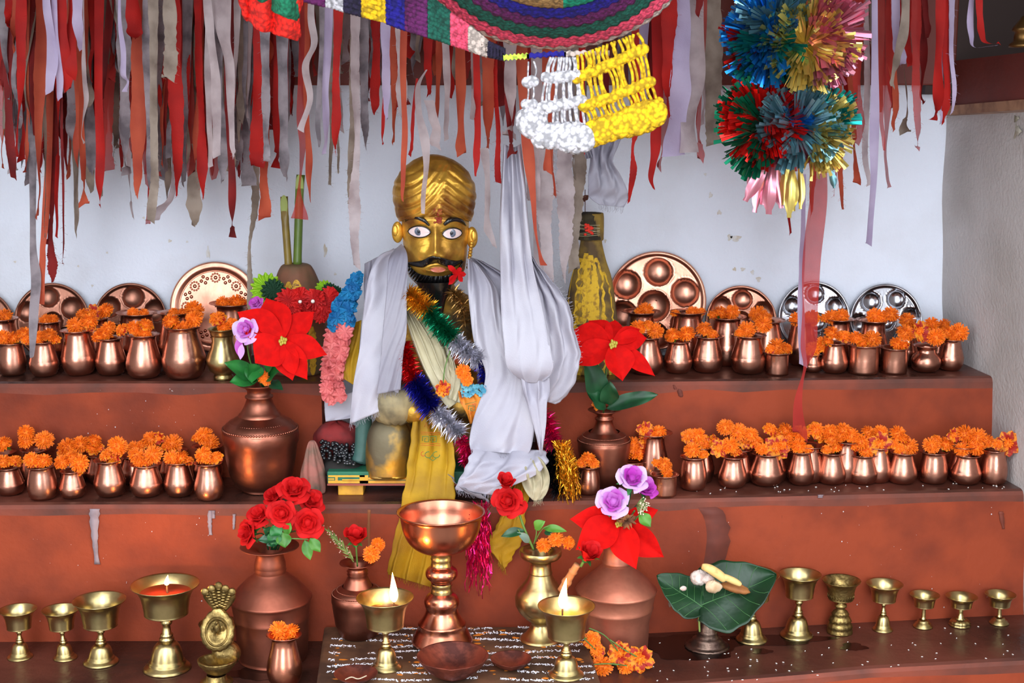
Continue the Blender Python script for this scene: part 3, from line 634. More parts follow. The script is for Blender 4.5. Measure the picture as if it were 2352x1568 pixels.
def flame(o, x, y, z, h, w, lean=0.0, energy=0.8):
    mb = MB(); n = 18; pr = [(1e-4, 0), (.55, .06), (.9, .16), (1, .27), (.86, .42), (.6, .6), (.33, .78), (.12, .93), (1e-4, 1)]
    pr = cr(pr, 24); mb.lathe([(max(r, 1e-3) * w / 2, t * h) for r, t in pr], n)
    mb.v = [(x + p[0] + lean * (p[2] / h) ** 2 * h, y + p[1], z + p[2]) for p in mb.v]
    mb.build('flame', FLAME, parent=o)
    ld = bpy.data.lights.new('flame_light', 'POINT'); lo = bpy.data.objects.new('flame_light', ld); COL.objects.link(lo)
    w_ = o['_w']; lo.location = (x - w_[0], y - w_[1] - .004, z + h * .5 - w_[2]); lo.parent = o; ld.energy = energy; ld.color = (1, .5, .16); ld.shadow_soft_size = 0.006
def lamp(cx, cbx, rim, rhw, cb, by, bhw, label, lit=None, style=0, z=None, cbr=.64, m=None):
    if z is None: z = zl0(0) if cx < 1400 else None
    if z is None:
        z = Z0
        for _ in range(4): z = zl0(G(cbx, by, z).x)
    p = G(cbx, by - bhw * .38, z); Y = min(p.y, interp(E1, p.x) - rhw * PX(3) - .008); q = PX(Y); x = W(cbx, by, Y).x; xc = W(cx, rim, Y).x
    o = thing('butter_lamp', label, 'oil lamp', (x, Y, z), 'butter lamps'); m = m or BRASS
    zb = vz(cx, cb, Y); zr = vz(cx, rim, Y); ph = rn(3)
    st = (STEM, STEM2, STEM3, STEM2)[style]
    md = None
    if style == 2: md = lambda a, zz: 1 + 0.05 * abs(sin(7 * a)) * (1 if zz < z + .7 * (zb - z) else 0)
    if style == 3: md = lambda a, zz: 1 + 0.1 * abs(sin(6 * a)) * (1 if zz < z + .42 * (zb - z) and zz > z + .05 * (zb - z) else 0)
    split = .5 if style == 0 else .36
    if style == 3: st = [(0, 1), (.05, 1), (.08, .85), (.14, .95), (.25, .85), (.36, .55), (.42, .3), (.5, .34), (.55, .24), (.7, .2), (.8, .26), (.86, .2), (1, .3)]
    for nm, S in (('lamp_base', [s for s in st if s[0] <= split + .02]), ('lamp_stem', [s for s in st if s[0] >= split - .02])):
        mb = MB(); pr = [(r * bhw * q, z + 0.0006 + t * (zb - z)) for t, r in S]
        if nm == 'lamp_base': pr = [(1e-4, z + 0.0006)] + pr
        mb.lathe(pr, 42, M=Matrix.Translation((x, Y, 0)), mod=md, cap1=True)
        for i, v in enumerate(mb.v):
            t = (v[2] - z) / (zb - z); mb.v[i] = (v[0] + (xc - x) * t, v[1], v[2])
        mb.build(nm, m, parent=o)
    R = rhw * q; h = zr - zb
    out = [(1e-4, 0), (cbr * .5, 0), (cbr * .97, .02), (cbr, .06), (cbr * 1.05, .3), (cbr * 1.13, .58), (cbr * 1.3, .82), (.96, .95), (1, .99), (.995, 1.01)]
    inn = [(.96, .97), (cbr * 1.26, .82), (cbr * 1.08, .58), (cbr * .99, .3), (cbr * .9, .1), (1e-4, .08)]
    mb = MB(); mb.lathe([(r * R, zb + t * h) for r, t in cr(out, 26) + inn], 56, M=Matrix.Translation((xc, Y, 0)))
    mb.build('lamp_cup', m, parent=o)
    if style == 2:
        mb = MB()
        for i in range(26):
            a = 2 * pi * i / 26; rr = R * cbr * 1.06; mb.tube([(xc + rr * cos(a - .1), Y + rr * sin(a - .1), zb + .12 * h), (xc + rr * 1.01 * cos(a), Y + rr * 1.01 * sin(a), zb + .32 * h), (xc + rr * cos(a + .1), Y + rr * sin(a + .1), zb + .12 * h)], 0.0006, 4)
        mb.build('engraved_band', m, parent=o)
    if lit:
        lv = lit[0]; zz = zb + lv * h; ro = interp([(t, r) for r, t in reversed(inn)], lv) * R * .995
        mb = MB(); mb.lathe([(1e-4, zz), (ro * .6, zz), (ro, zz)], 48, M=Matrix.Translation((xc, Y, 0)), cap0=False); mb.build('oil', OIL, parent=o)
        fx, fy, fh, fw, ln = lit[1:]; yf = Y - 0.004; f = W(fx, fy, yf)
        mb = MB(); mb.tube([(f.x + .003, yf, zz - .004), (f.x, yf, zz + .003), (f.x, yf, f.z + 0.004)], 0.0018, 6); mb.build('wick', WICK, parent=o)
        flame(o, f.x, yf, f.z, fh * q, fw * q, ln)
    return o
lamp(41, 47, 1399, 44, 1442, 1520, 30, 'unlit brass lamp, first from the left edge, stem blackened')
lamp(139, 151, 1399, 44, 1443, 1521, 28, 'small unlit brass lamp overlapped by the larger one beside it')
lamp(228, 233, 1377, 62, 1437, 1536, 41, 'larger unlit brass lamp between small unlit lamp and burning one')
lamp(379, 385, 1341, 80, 1410, 1556, 56, 'largest brass lamp, burning in dark oil beside the cobra lamp', (.72, 383, 1344, 26, 12, .15))
lamp(884, 888, 1371, 68, 1439, 1547, 37, 'lit brass lamp with tall flame in front of the small copper vase', (.55, 905, 1383, 74, 20, -.04), z=SLAB)
lamp(1301, 1300, 1390, 68, 1462, 1566, 43, 'lit brass lamp with tall flame in front of the brass vase', (.45, 1292, 1398, 76, 22, .12), z=SLAB)
lamp(1728, 1726, 1318, 63, 1376, 1474, 37, 'unlit brass lamp half hidden behind the big green leaf')
lamp(1838, 1829, 1318, 50, 1370, 1465, 39, 'unlit brass lamp touching the leaf-hidden one, bell-shaped base')
lamp(1933, 1928, 1332, 45, 1376, 1461, 29, 'brass lamp with tiered petal-patterned base and engraved cup', style=2, m=BRASSO)
lamp(2032, 2027, 1340, 43, 1379, 1451, 24, 'unlit plain brass lamp with slim bell base, next after the petal-patterned one')
lamp(2124, 2119, 1365, 35, 1392, 1448, 23, 'small brass lamp with stepped foot, beside the plain slim bell lamp', style=1)
lamp(2209, 2204, 1369, 37, 1393, 1445, 24, 'small brass lamp with fluted flower-like foot', style=3)
lamp(2298, 2294, 1364, 36, 1391, 1440, 23, 'small brass lamp closest to the side wall', style=1)

# ------------------------------------------------------------------ small copper offering bowls on the slab
def bowl(cx, cy, hw, hh, bot, z, label, m, spout=0.0, wick=False):
    Y = G(cx, bot - 8, z).y + hw * .2 * PX(2.9); q = PX(Y); x = W(cx, cy, Y).x; R = hw * q; zr = vz(cx, cy, Y); h = max(zr - z, 0.008)
    mb = MB()
    md = lambda a, zz: 1 + spout * exp(-((a - 1.5 * pi) / .16) ** 2) + 0.012 * sin(3 * a + cx)
    pr = [(1e-4, 0), (.3, .0), (.5, .12), (.75, .45), (.93, .82), (1, 1), (.985, 1.02), (.95, .97), (.7, .52), (.45, .25), (1e-4, .14)]
    pr = cr(pr, 30)
    mb.lathe([(max(a, 1e-4) * R, z + .0006 + b * h) for a, b in pr], 64, M=Matrix.Translation((x, Y, 0)), mod=md)
    o = thing('offering_bowl', label, 'bowl', (x, Y, z)); mb.build('bowl_body', m, parent=o)
    if wick:
        mb = MB(); mb.tube(cr([(x - .02, Y - .012, z + h * .5), (x - .008, Y - .004, z + h * .62), (x + .006, Y - .01, z + h * .55), (x + .022, Y - .002, z + h * .75)], 14), 0.0013, 6)
        mb.build('cotton_wick', mat('cotton_string', (206, 188, 160), 0.9), parent=o)
BOWLM = mat('stained_copper_bowl', (160, 84, 66), 0.4, 0.75, (84, 44, 38), 24, 0.4, 0.66, bump=0.3, bscale=50, rough2=0.6)
bowl(1040, 1505, 85, 30, 1568, SLAB, 'large tarnished copper offering bowl with a lip, in front of the goblet', BOWLM, .06)
bowl(1174, 1512, 49, 20, 1546, SLAB, 'small shallow copper bowl with a pinched lip next to large bowl', BOWLM, .1)
bowl(817, 1546, 52, 20, 1576, SLAB, 'copper bowl with cotton wick at the slab corner', BOWLM, 0, True)
pot(651, 1458, 1578, 84, 'B', 1.0, Z0, 0, 'shiny copper pot on lowest ledge in front of the canister vase of roses', 'copper pots on the altar steps', COPPERB)
for fx, fy, d, k in [(640, 1449, 46, 0), (668, 1450, 40, 0), (652, 1462, 34, 1)]:
    marigold(W(fx, fy, 2.81), d * 1.1 * PX(2.81), k, {640: 'big orange marigold, left of three in the shiny pot below the roses vase', 668: 'orange marigold, right of three in the shiny pot below the roses vase', 652: 'orange marigold with hanging petals, middle front of shiny pot below the roses'}[fx], 'marigolds in the copper pots')

# ------------------------------------------------------------------ slab with rice-flour lines
SLABM = mat('dark_wet_slab', (112, 80, 58), 0.4, 0, (66, 44, 32), 12, 0.35, 0.62, bump=0.35, bscale=30, rough2=0.6)
def slab():
    A = G(745, 1436, SLAB); B = G(1336, 1436, SLAB); C_ = G(1392, 1600, SLAB); D = G(722, 1600, SLAB); A.y = B.y = 3.006
    mb = MB(); zb = Z0 - 0.004
    top = [A, B, C_, D]; mb.add([tuple(p) for p in top] + [(p.x, p.y, zb) for p in top], [(0, 3, 2, 1), (4, 5, 6, 7), (0, 1, 5, 4), (1, 2, 6, 5), (2, 3, 7, 6), (3, 0, 4, 7)])
    o = mb.build('offering_slab', SLABM, loc=(0, 2.85, Z0), smooth=False, bevel=0.006)
    tag(o, 'dark low slab under the goblet, striped with white rice flour', 'slab')
slab()
random.seed(5)
mb = MB(); mt = MB()
for k in range(10):
    py = 1443 + k * 12.5 + k * k * .25
    for j in range(620):
        px = random.uniform(765 - k * 2.2, 1342 + k * 3.6)
        if sin(px * .021 + k * 1.7) + sin(px * .047 + k) < -0.75: continue
        p = G(px, py + 3 * sin(px * .02 + k) + random.gauss(0, 1.25), SLAB + 0.0006)
        s = random.uniform(.0007, .0019); a = rn(3)
        mb.add([(p.x - s * 1.4 * cos(a), p.y - s * 1.4 * sin(a), p.z), (p.x + s * 1.4 * cos(a), p.y + s * 1.4 * sin(a), p.z), (p.x + s * sin(a), p.y - s * cos(a), p.z), (p.x - s * sin(a), p.y + s * cos(a), p.z + .0004), (p.x, p.y, p.z + s * .9)], [(0, 2, 4), (2, 1, 4), (1, 3, 4), (3, 0, 4)])
for j in range(120):
    p = G(random.uniform(770, 1360), random.uniform(1440, 1562), SLAB + 0.0005); n = random.randint(5, 8); s = random.uniform(.0015, .007)
    mt.lathe([(1e-4, .0007), (s * .7, .0006), (s, 0)], n, M=Matrix.Translation(p) @ Matrix.Diagonal((1.5, .8, 1, 1)) @ Matrix.Rotation(rn(3), 4, 'Z'), mod=lambda a, z: 1 + .3 * sin(3 * a), cap0=False)
o = mb.build('rice_flour_lines', mat('rice_flour', (236, 234, 242), 0.9), loc=(0, 2.85, SLAB)); o['kind'] = 'stuff'; tag(o, 'rows of white rice flour sprinkled across the dark slab', 'rice flour')
o = mt.build('turmeric_specks', mat('turmeric_paste', (206, 116, 24), 0.8), loc=(0, 2.85, SLAB)); o['kind'] = 'stuff'; tag(o, 'orange turmeric specks smeared on the dark slab', 'turmeric')
def grains(n, f, name, label, loc, s=.0017, m=None):
    mb = MB()
    for _ in range(n):
        p, zt = f(); a = rn(1.2); mb.ball((0, 0, 0), (s * 1.5, s * .6, s * .5), 8, 5, M=Matrix.Translation((p.x, p.y, zt + s * .45)) @ Matrix.Rotation(a, 4, 'Z'))
    o = mb.build(name, m or mat('rice_grain', (240, 234, 226), 0.6), loc=loc); o['kind'] = 'stuff'; tag(o, label, 'rice')
def f0():
    px = random.uniform(1500, 2340); lo_ = interp([(1500, 1462), (2330, 1424)], px); hi_ = interp([(1500, 1566), (2340, 1526)], px)
    p = G(px, random.uniform(lo_, hi_), zl0(.8)); return p, zl0(p.x)
grains(75, f0, 'rice_grains', 'white rice grains scattered on the lowest ledge around the brass lamps', (.7, 2.95, Z0))
def f1():
    px = random.uniform(1560, 2330); p = G(px, random.uniform(1118, 1135) - (px - 1560) * .012, Z1); return p, Z1
grains(34, f1, 'rice_grains', 'white rice grains scattered on the middle step before the copper pots', (.7, 3.1, Z1))
# wet dark pools on the ledge around the stand
wet = mat('wet_pool', (22, 11, 9), 0.2, 0, coat=.3)
for i, (px, py, w, h) in enumerate([(1590, 1484, 250, 44), (1790, 1470, 230, 18), (1750, 1496, 46, 9), (1960, 1486, 60, 13), (600, 1545, 150, 26)]):
    zz = Z0 if px < 900 else zl0((px - 1176) / 3300 * 3.0); c = G(px, py, zz); mb = MB(); q = PX(c.y)
    dy = abs(G(px, py + h, zz).y - c.y)
    mb.lathe([(1e-4, .0008), (.9, .0008), (1, .0)], 40, M=Matrix.Translation(c) @ Matrix.Diagonal((w * q * .5, dy * .7, 1, 1)), mod=lambda a, z: 1 + .14 * sin(3 * a + i) + .1 * sin(5 * a + i) + .05 * sin(11 * a), cap0=False)
    mb.v = [(a, b, min(zl0(a) if px > 900 else Z0, 9) + .0007) for a, b, c_ in mb.v]
    mb.build('wet_pool', wet, parent=s0)

# ------------------------------------------------------------------ cobra lamp
def cobra():
    Y = 2.80; cx = 500; q = PX(Y); z = Z0; x = W(cx, 1500, Y).x
    o = thing('cobra_lamp', 'old brass lamp with five-headed cobra hood and oval deity medallion', 'oil lamp', (x, Y, z))
    def P(px, py, dy=0): return tuple(W(px, py, Y + dy))
    f = MB(); turned(f, cx - 2, [(1590, 38), (1584, 38), (1576, 34), (1560, 24), (1548, 22)], Y, W(cx - 2, 1570, Y).x, mod=lambda a, zz: 1 + .05 * abs(sin(9 * a)))
    for i, p in enumerate(f.v): f.v[i] = (p[0], p[1], max(p[2], z + 0.001))
    f.build('fluted_foot', BRASSO, parent=o)
    b = MB(); c = Vector(P(cx - 1, 1517))
    def rim(a): return 1.0 + .12 * max(0, cos(a + pi / 2)) ** 6
    b.grid(lambda u, v: (lambda a, t: (c.x + 47 * q * t[0] * rim(a) * cos(a), c.y + 40 * q * t[0] * rim(a) * sin(a), c.z + t[1] * q))(2 * pi * u, interpv([(.25, -34), (.6, -26), (.95, -6), (1, 4), (.93, 5), (.8, -4), (.5, -14), (.02, -16)], v)), 56, 21, wrap=True)
    b.build('oil_dish', BRASSO, parent=o)
    r = MB(); r.ball(P(520, 1500, .03), (34 * q, 26 * q, 32 * q), 30, 14, mod=lambda a, bb: 1 + .03 * abs(sin(10 * a))); r.build('coiled_body', BRASSO, parent=o)
    m = MB(); mc = Vector(P(499, 1450, -.004))
    def ov(a): return 1 + .05 * abs(sin(8 * a)) + .16 * max(0, sin(a)) ** 12
    for rad, th in ((1, 0), ):
        m.grid(lambda u, v: (lambda a, t: (mc.x + 39 * q * t[0] * (ov(a) if t[0] > .9 else 1) * cos(a), mc.y - t[1] * q + .01 * sin(a), mc.z + 45 * q * t[0] * (ov(a) if t[0] > .9 else 1) * sin(a)))(2 * pi * u, interpv([(1, -8), (1, 0), (.9, 4), (.72, 5), (.7, 1), (.66, 1), (.64, 5), (.6, 2), (.3, 1), (.01, 1)], v)), 64, 27, wrap=True)
    m.build('medallion', BRASSO, parent=o)
    g = MB()   # small seated relief figure
    for dx, dz, a, bb in [(0, 22, 5, 6), (0, 8, 9, 11), (-11, -10, 11, 6), (11, -10, 11, 6), (-14, 8, 4, 9), (15, 10, 4, 8), (4, 14, 3, 8), (0, -18, 15, 5)]:
        g.ball((mc.x + dx * q * .8, mc.y - 3 * q, mc.z + dz * q), (a * q * .8, 4 * q, bb * q * .9), 10, 7)
    g.build('relief_figure', BRASSO, parent=o)
    n = MB(); n.tube(cr([P(530, 1490, .03), P(526, 1450, .035), P(515, 1420, .03), P(506, 1405, .02)], 14), [9 * q] * 14, 10); n.build('cobra_neck', BRASSO, parent=o)
    for k in range(5):
        t = (k - 2) / 2; h = MB(); base = Vector(P(506, 1412, .015)); tip = Vector(P(502 + t * 31, 1340 + abs(t) * 14, .01))
        h.leaf(base, tip, 30 * q, (0, -1, .1), curl=-.05, fold=-.22, n=14, m=6, peak=.72, tipw=.35, wav=0)
        h.ball(tuple(tip + Vector((0, -.001, -.004))), (8 * q, 4 * q, 8 * q), 12, 8)
        for j in range(6):
            pp = base.lerp(tip, .35 + .1 * j); h.ball((pp.x, pp.y - .003, pp.z), (4.4 * q, 1.6 * q, 1.4 * q), 8, 4)
        h.build('cobra_head', BRASSO, parent=o, solid=.003)
def interpv(tab, v):
    n = len(tab) - 1; k = min(int(v * n), n - 1); f = v * n - k
    return (lerp(tab[k][0], tab[k + 1][0], f), lerp(tab[k][1], tab[k + 1][1], f))
cobra()
# little brass burner disc behind the cobra lamp
mb = MB(); Y = 2.9; turned(mb, 502, [(1520, 12), (1500, 10), (1440, 8), (1436, 44), (1430, 47), (1429, 45), (1434, 30)], Y, W(502, 1430, Y).x)
for i, p in enumerate(mb.v): mb.v[i] = (p[0], p[1], max(p[2], Z0 + .001))
mb.v = [(p[0], p[1], Z0 + .001 if p[2] < vz(502, 1515, Y) else p[2]) for p in mb.v]
tag(mb.build('brass_dish_stand', BRASSO, loc=(W(502, 1430, Y).x, Y, Z0)), 'brass dish on a stem, half hidden behind the cobra lamp', 'dish')

# ------------------------------------------------------------------ leaf offering on a metal stand
def leafstand():
    cx = 1624; z = zl0(.41); p = G(cx, 1484, z); Y = p.y; q = PX(Y); x = p.x
    OLD = mat('old_cast_metal', (120, 98, 86), 0.4, 0.9, (78, 56, 50), 30, 0.38, 0.7, bump=0.4, bscale=70)
    o = thing('pedestal_stand', 'old cast metal pedestal with scalloped foot under the big leaf', 'stand', (x, Y, z))
    f = MB(); turned(f, cx, [(1484, 50), (1482, 52), (1479, 46), (1476, 38), (1473, 40), (1470, 34), (1467, 36), (1463, 28), (1458, 25)], Y, x, mod=lambda a, zz: 1 + (.045 * abs(sin(14 * a)) if zz < z + .008 else 0))
    for i, v in enumerate(f.v): f.v[i] = (v[0], v[1], max(v[2], z + 0.001))
    f.build('scalloped_foot', OLD, parent=o)
    c = MB(); turned(c, cx, [(1460, 25), (1452, 22), (1449, 24), (1446, 20), (1425, 17), (1400, 15), (1385, 16), (1378, 22)], Y, x); c.build('column', OLD, parent=o)
    d = MB(); turned(d, cx + 12, [(1392, 8), (1390, 46), (1387, 52), (1386, 50), (1388, 30), (1388, 1)], Y, W(cx + 12, 1376, Y).x, mod=lambda a, zz: 1 + .03 * abs(sin(12 * a)), n=72); d.build('top_dish', OLD, parent=o)
    xc = W(cx + 12, 1376, Y).x; zc = vz(cx + 12, 1386, Y)
    wire = mat('copper_wire', (214, 120, 60), 0.35, 0.9)
    for k in range(22):
        a = 2 * pi * k / 22; px_, py_ = xc + 51 * q * cos(a), Y + 51 * q * sin(a); L = (24 + rn(5)) * q
        s = MB(); s.tube([(px_, py_, zc), (px_ + rn(.002), py_, zc - L * .5)], .0006, 4)
        s.leaf((px_, py_, zc - L * .45), (px_ + rn(.003), py_ - .001, zc - L * 1.25), 10 * q, (rn(.6), -1, 0), n=6, m=2, tipw=.15)
        s.leaf((px_, py_, zc - L * .7), (px_ + 7 * q, py_ - .001, zc - L * 1.05), 6 * q, (0, -1, 0), n=4, m=2)
        s.leaf((px_, py_, zc - L * .7), (px_ - 7 * q, py_ - .001, zc - L * 1.05), 6 * q, (0, -1, 0), n=4, m=2)
        s.build('leaf_charm', OLD if k % 3 else wire, parent=o)
    for k, (px, py) in enumerate([(1538, 1362), (1541, 1380), (1532, 1350), (1712, 1385), (1700, 1398), (1690, 1392)]):
        s = MB(); a = Vector(W(px, py - 12, Y - .03)); s.tube([a, a - Vector((0, 0, .012))], .0005, 4); s.leaf(a - Vector((0, 0, .01)), a - Vector((rn(.004), 0, .026)), .009, (rn(.5), -1, 0), n=6, m=2, tipw=.2); s.build('leaf_charm', OLD, parent=o)
    # two overlapping broad leaves
    LG = mat('broad_green_leaf', (24, 62, 32), 0.4, 0, (15, 42, 22), 9, 0.4, 0.65, bump=0.5, bscale=30, trans=.15); VE = mat('leaf_vein', (62, 108, 58), 0.5)
    def broad(name, label, a, b, wpx, nrm, dip, Ya, Yb, seed):
        A = W(a[0], a[1], Ya); B = W(b[0], b[1], Yb); d = B - A; L = d.length; Nn = Vector(nrm).normalized(); S = d.cross(Nn).normalized(); Nn = S.cross(d).normalized()
        w = wpx * q
        def pt(u, v):
            s = (u - .5) * 2; t = max(0.02, min(v, 1)); ww = (sin(pi * min(1, t ** .62)) ** .72) if t < 1 else 0
            ww = max(ww, .02); edge = 1 + .03 * sin(26 * v + seed) * abs(s)
            return A + d * (v - .06 * s * s * (1 - v)) + S * (s * w / 2 * ww * edge) + Nn * (dip * L * (s * s * .5 + (v - .5) ** 2 * .8) + .02 * L * sin(7 * v + 3 * s))
        mb = MB(); mb.grid(pt, 20, 26); c0 = mb.build(name, LG, loc=tuple(A), solid=.0012)
        vn = MB(); 
        vn.tube([pt(.5, t / 14) + Nn * .0008 for t in range(15)], [.0013 * (1 - t / 18) for t in range(15)], 5)
        for k in range(5):
            for sgn in (-1, 1):
                v0 = .04 + .15 * k; vn.tube([pt(.5 + sgn * .5 * s * .9, v0 + s * .2) + Nn * .0007 for s in (0, .25, .5, .75, 1)], .0006, 4)
        c0['_w'] = tuple(A); vn.build('leaf_vein', VE, parent=c0); return tag(c0, label, 'leaf')
    broad('broad_leaf', 'big dark green leaf spread toward the brass lamps, on metal pedestal', (1604, 1394), (1784, 1322), 172, (-.1, -.85, .8), .10, Y - .06, Y - .055, 1)
    broad('broad_leaf', 'smaller dark green leaf on metal pedestal pointing toward the poinsettia vase', (1614, 1396), (1508, 1322), 106, (.2, -.8, .85), .08, Y - .065, Y - .04, 2)
    st = MB(); st.tube(cr([W(1612, 1392, Y - .052), W(1606, 1410, Y - .056), W(1607, 1450, Y - .05)], 10), .0022, 6)
    tag(st.build('leaf_stalk', mat('leaf_stalk', (150, 170, 90), 0.5), loc=tuple(W(1607, 1450, Y - .05))), 'pale leaf stalk hanging before the pedestal column', 'stalk')
    # food
    def lump(name, label, px, py, w, h, m, Yf, cat, seed=0, rot=0, d=None):
        Yf -= .05
        c = W(px, py, Yf); mb = MB()
        mb.ball((0, 0, 0), (w / 2 * q, (d or min(w, h)) / 2 * q, h / 2 * q), 22, 14, M=Matrix.Translation(c) @ Matrix.Rotation(rot, 4, 'Y'), mod=lambda a, b: 1 + .1 * sin(3 * a + seed) * cos(2 * b) + .06 * sin(7 * a + 5 * b + seed))
        return tag(mb.build(name, m, loc=tuple(c)), label, cat)
    WH = mat('crumbly_white', (226, 214, 206), 0.9, 0, (196, 170, 160), 60, 0.4, 0.6, bump=0.8, bscale=120)
    BN = mat('banana_flesh', (226, 188, 118), 0.6, 0, (170, 116, 56), 40, 0.55, 0.75)
    lump('white_offering', 'crumbly white offering heap on the leaf', 1606, 1326, 42, 34, WH, Y - .02, 'food', 1)
    lump('white_offering', 'round pale offering ball lowest on the leaf', 1638, 1347, 38, 28, mat('pale_dough', (214, 190, 160), 0.7, 0, (180, 140, 100), 30, 0.45, 0.7, bump=.3), Y - .045, 'food', 2)
    lump('white_offering', 'pale lump between the white heap and banana', 1627, 1330, 26, 24, WH, Y - .03, 'food', 3)
    lump('flat_cake', 'round brown flat cake at the leaf centre', 1690, 1350, 68, 20, mat('brown_cake', (176, 112, 58), 0.7, 0, (140, 84, 40), 20, .4, .7), Y - .02, 'food', 4, .25, 40)
    for lab, pts in (('upper peeled banana piece across the leaf', [(1612, 1300), (1630, 1306), (1655, 1322), (1664, 1334)]), ('lower banana strip with dark tip on the leaf', [(1640, 1316), (1668, 1326), (1690, 1336), (1702, 1343)])):
        mb = MB(); P_ = cr([tuple(W(a, b, Y - .1)) for a, b in pts], 16); mb.tube(P_, [(11 if 'upper' in lab else 8) * q * max(.25, sin(pi * (.08 + .86 * i / 15)) ** .5) for i in range(16)], 10)
        tag(mb.build('banana_piece', BN, loc=P_[0]), lab, 'banana')
    lump('nut_chip', 'single pale nut slice on the smaller leaf', 1570, 1351, 15, 11, WH, Y - .055, 'nut', 5)
leafstand()
# ------------------------------------------------------------------ artificial flowers
REDR = mat('red_rose_cloth', (204, 20, 22), 0.7, 0, (172, 9, 14), 30, 0.4, 0.7, trans=.15, spec=.2)
REDP = mat('red_poinsettia_velvet', (204, 8, 5), 0.8, 0, (186, 5, 4), 60, 0.4, 0.6, trans=.08, spec=.15)
PURP = mat('purple_rose_cloth', (200, 66, 192), 0.6, 0, (216, 150, 222), 14, 0.45, 0.72, trans=.3)
PURL = mat('pale_purple_cloth', (222, 170, 234), 0.5, 0, (240, 228, 246), 12, 0.4, 0.7, trans=.3)
LEAFG = mat('plastic_leaf_green', (46, 128, 56), 0.42, 0, (28, 92, 42), 22, 0.4, 0.65, trans=.15)
LEAFD = mat('dark_plastic_leaf', (24, 74, 40), 0.38, 0, (16, 52, 30), 22, 0.4, 0.65)
LEAFL = mat('light_leaf_green', (92, 150, 52), 0.45, 0, (60, 116, 40), 22, 0.4, 0.65, trans=.2)
STAM = mat('stamen_yellow', (178, 160, 60), 0.6)
def rose(o, c, r, ax=(0, -.6, .8), mt=None, bud=0.0, name='rose_head', n=None, green=True, petals2=None):
    """rose centred at c, radius r, opening along ax"""
    c = Vector(c); A = Vector(ax).normalized(); U = A.cross(Vector((0, 0, 1)) if abs(A.z) < .9 else Vector((1, 0, 0))).normalized(); V = A.cross(U)
    mb = MB(); m2 = MB(); n = n or 15
    for k in range(n):
        t = (k + .5) / n; a0 = k * 2.4; op = lerp(.08, .95 - .75 * bud, t ** 1.2); rr = r * lerp(.14, .5, t); H = r * lerp(.95, .7 + .5 * bud, t); wd = lerp(2.3, 1.45, t)
        ph = rn(3)
        def fn(u, v, a0=a0, op=op, rr=rr, H=H, wd=wd, ph=ph):
            s = (u - .5) * 2; a = a0 + s * wd * .5 * (1 - .12 * v)
            edge = 1 - .25 * s * s * v
            rad = rr * (sin(min(v * 1.9, 1.57)) ** .7) + r * op * .5 * v ** 2.2 * edge
            lipc = .08 * r * max(0, v - .75) * 4
            z = H * (v * edge) - r * .5 - (r * .28 * op * max(0, v - .7) / .3 if op > .3 else 0)
            rad += lipc + .03 * r * sin(5 * s + ph) * v
            return c + (U * cos(a) + V * sin(a)) * rad + A * z
        (m2 if (petals2 and t > .55) else mb).grid(fn, 8, 8)
    mb.ball(tuple(c - A * r * .22), r * .3, 12, 8)
    mb.build(name, mt or REDR, parent=o)
    if m2.v: m2.build('outer_petals', petals2, parent=o)
    if green:
        g = MB(); b = c - A * r * .5; g.ball(tuple(b), r * .2, 10, 6)
        for k in range(5):
            a = 2 * pi * k / 5; d = U * cos(a) + V * sin(a); g.leaf(b, b + d * r * .75 + A * r * (.35 if bud > .4 else -.05), r * .28, A, curl=.1, n=6, m=2)
        g.build('sepals', LEAFG, parent=o)
def add_stem(o, pts, r=.0014):
    M = (Matrix.Translation(o.location) @ o.rotation_euler.to_matrix().to_4x4() @ Matrix.Diagonal((*o.scale, 1))).inverted()
    mb = MB(); mb.tube(cr([tuple(p) for p in pts], 12), r, 5); mb.v = [tuple(M @ Vector(p)) for p in mb.v]; mb.build('stem', STEMG, parent=o)
def blade(o, a, b, w, m, Y1, Y2, nrm=(0, -.8, .6), name='leaf', veins=False, **k):
    mb = MB(); q = PX(Y1); A = W(a[0], a[1], Y1); B = W(b[0], b[1], Y2)
    k.setdefault('n', 14); k.setdefault('m', 6); mb.leaf(A, B, w * q, nrm, **k)
    x = mb.build(name, m, parent=o)
    return x
def stem(o, pts, r=.0018, m=None, name='stem'):
    mb = MB(); mb.tube(cr([tuple(W(*p)) for p in pts], 14), r, 6); return mb.build(name, m or STEMG, parent=o)
def petal6(o, c, Yc, tips, w, m, sharp=1.15, peak=.48, curl=.07):
    for i, (tx, ty, dY, ww) in enumerate(tips):
        mb = MB(); q = PX(Yc); A = W(c[0], c[1], Yc); B = W(tx, ty, Yc + dY)
        A = A + Vector((0, -.004 * (i % 2) - .0012 * i, 0)); mb.leaf(A, B, ww * .92 * q, (rn(.45), -1, .25 + rn(.2)), curl=curl + rn(.04), fold=.17, n=20, m=10, peak=peak, sharp=sharp, wav=.02)
        mb.build('petal', m, parent=o)
    mb = MB()
    for i in range(9):
        a = i * 2.4; rr = 9 * q * sqrt(i / 9)
        p = A + Vector((rr * cos(a), -.012, rr * sin(a))); mb.ball(tuple(p), (3.2 * q, 4 * q, 4.5 * q), 8, 6)
        mb.tube([p, p + Vector((rn(.002), -.006, .005))], .0006, 4)
    mb.build('flower_centre', STAM, parent=o)
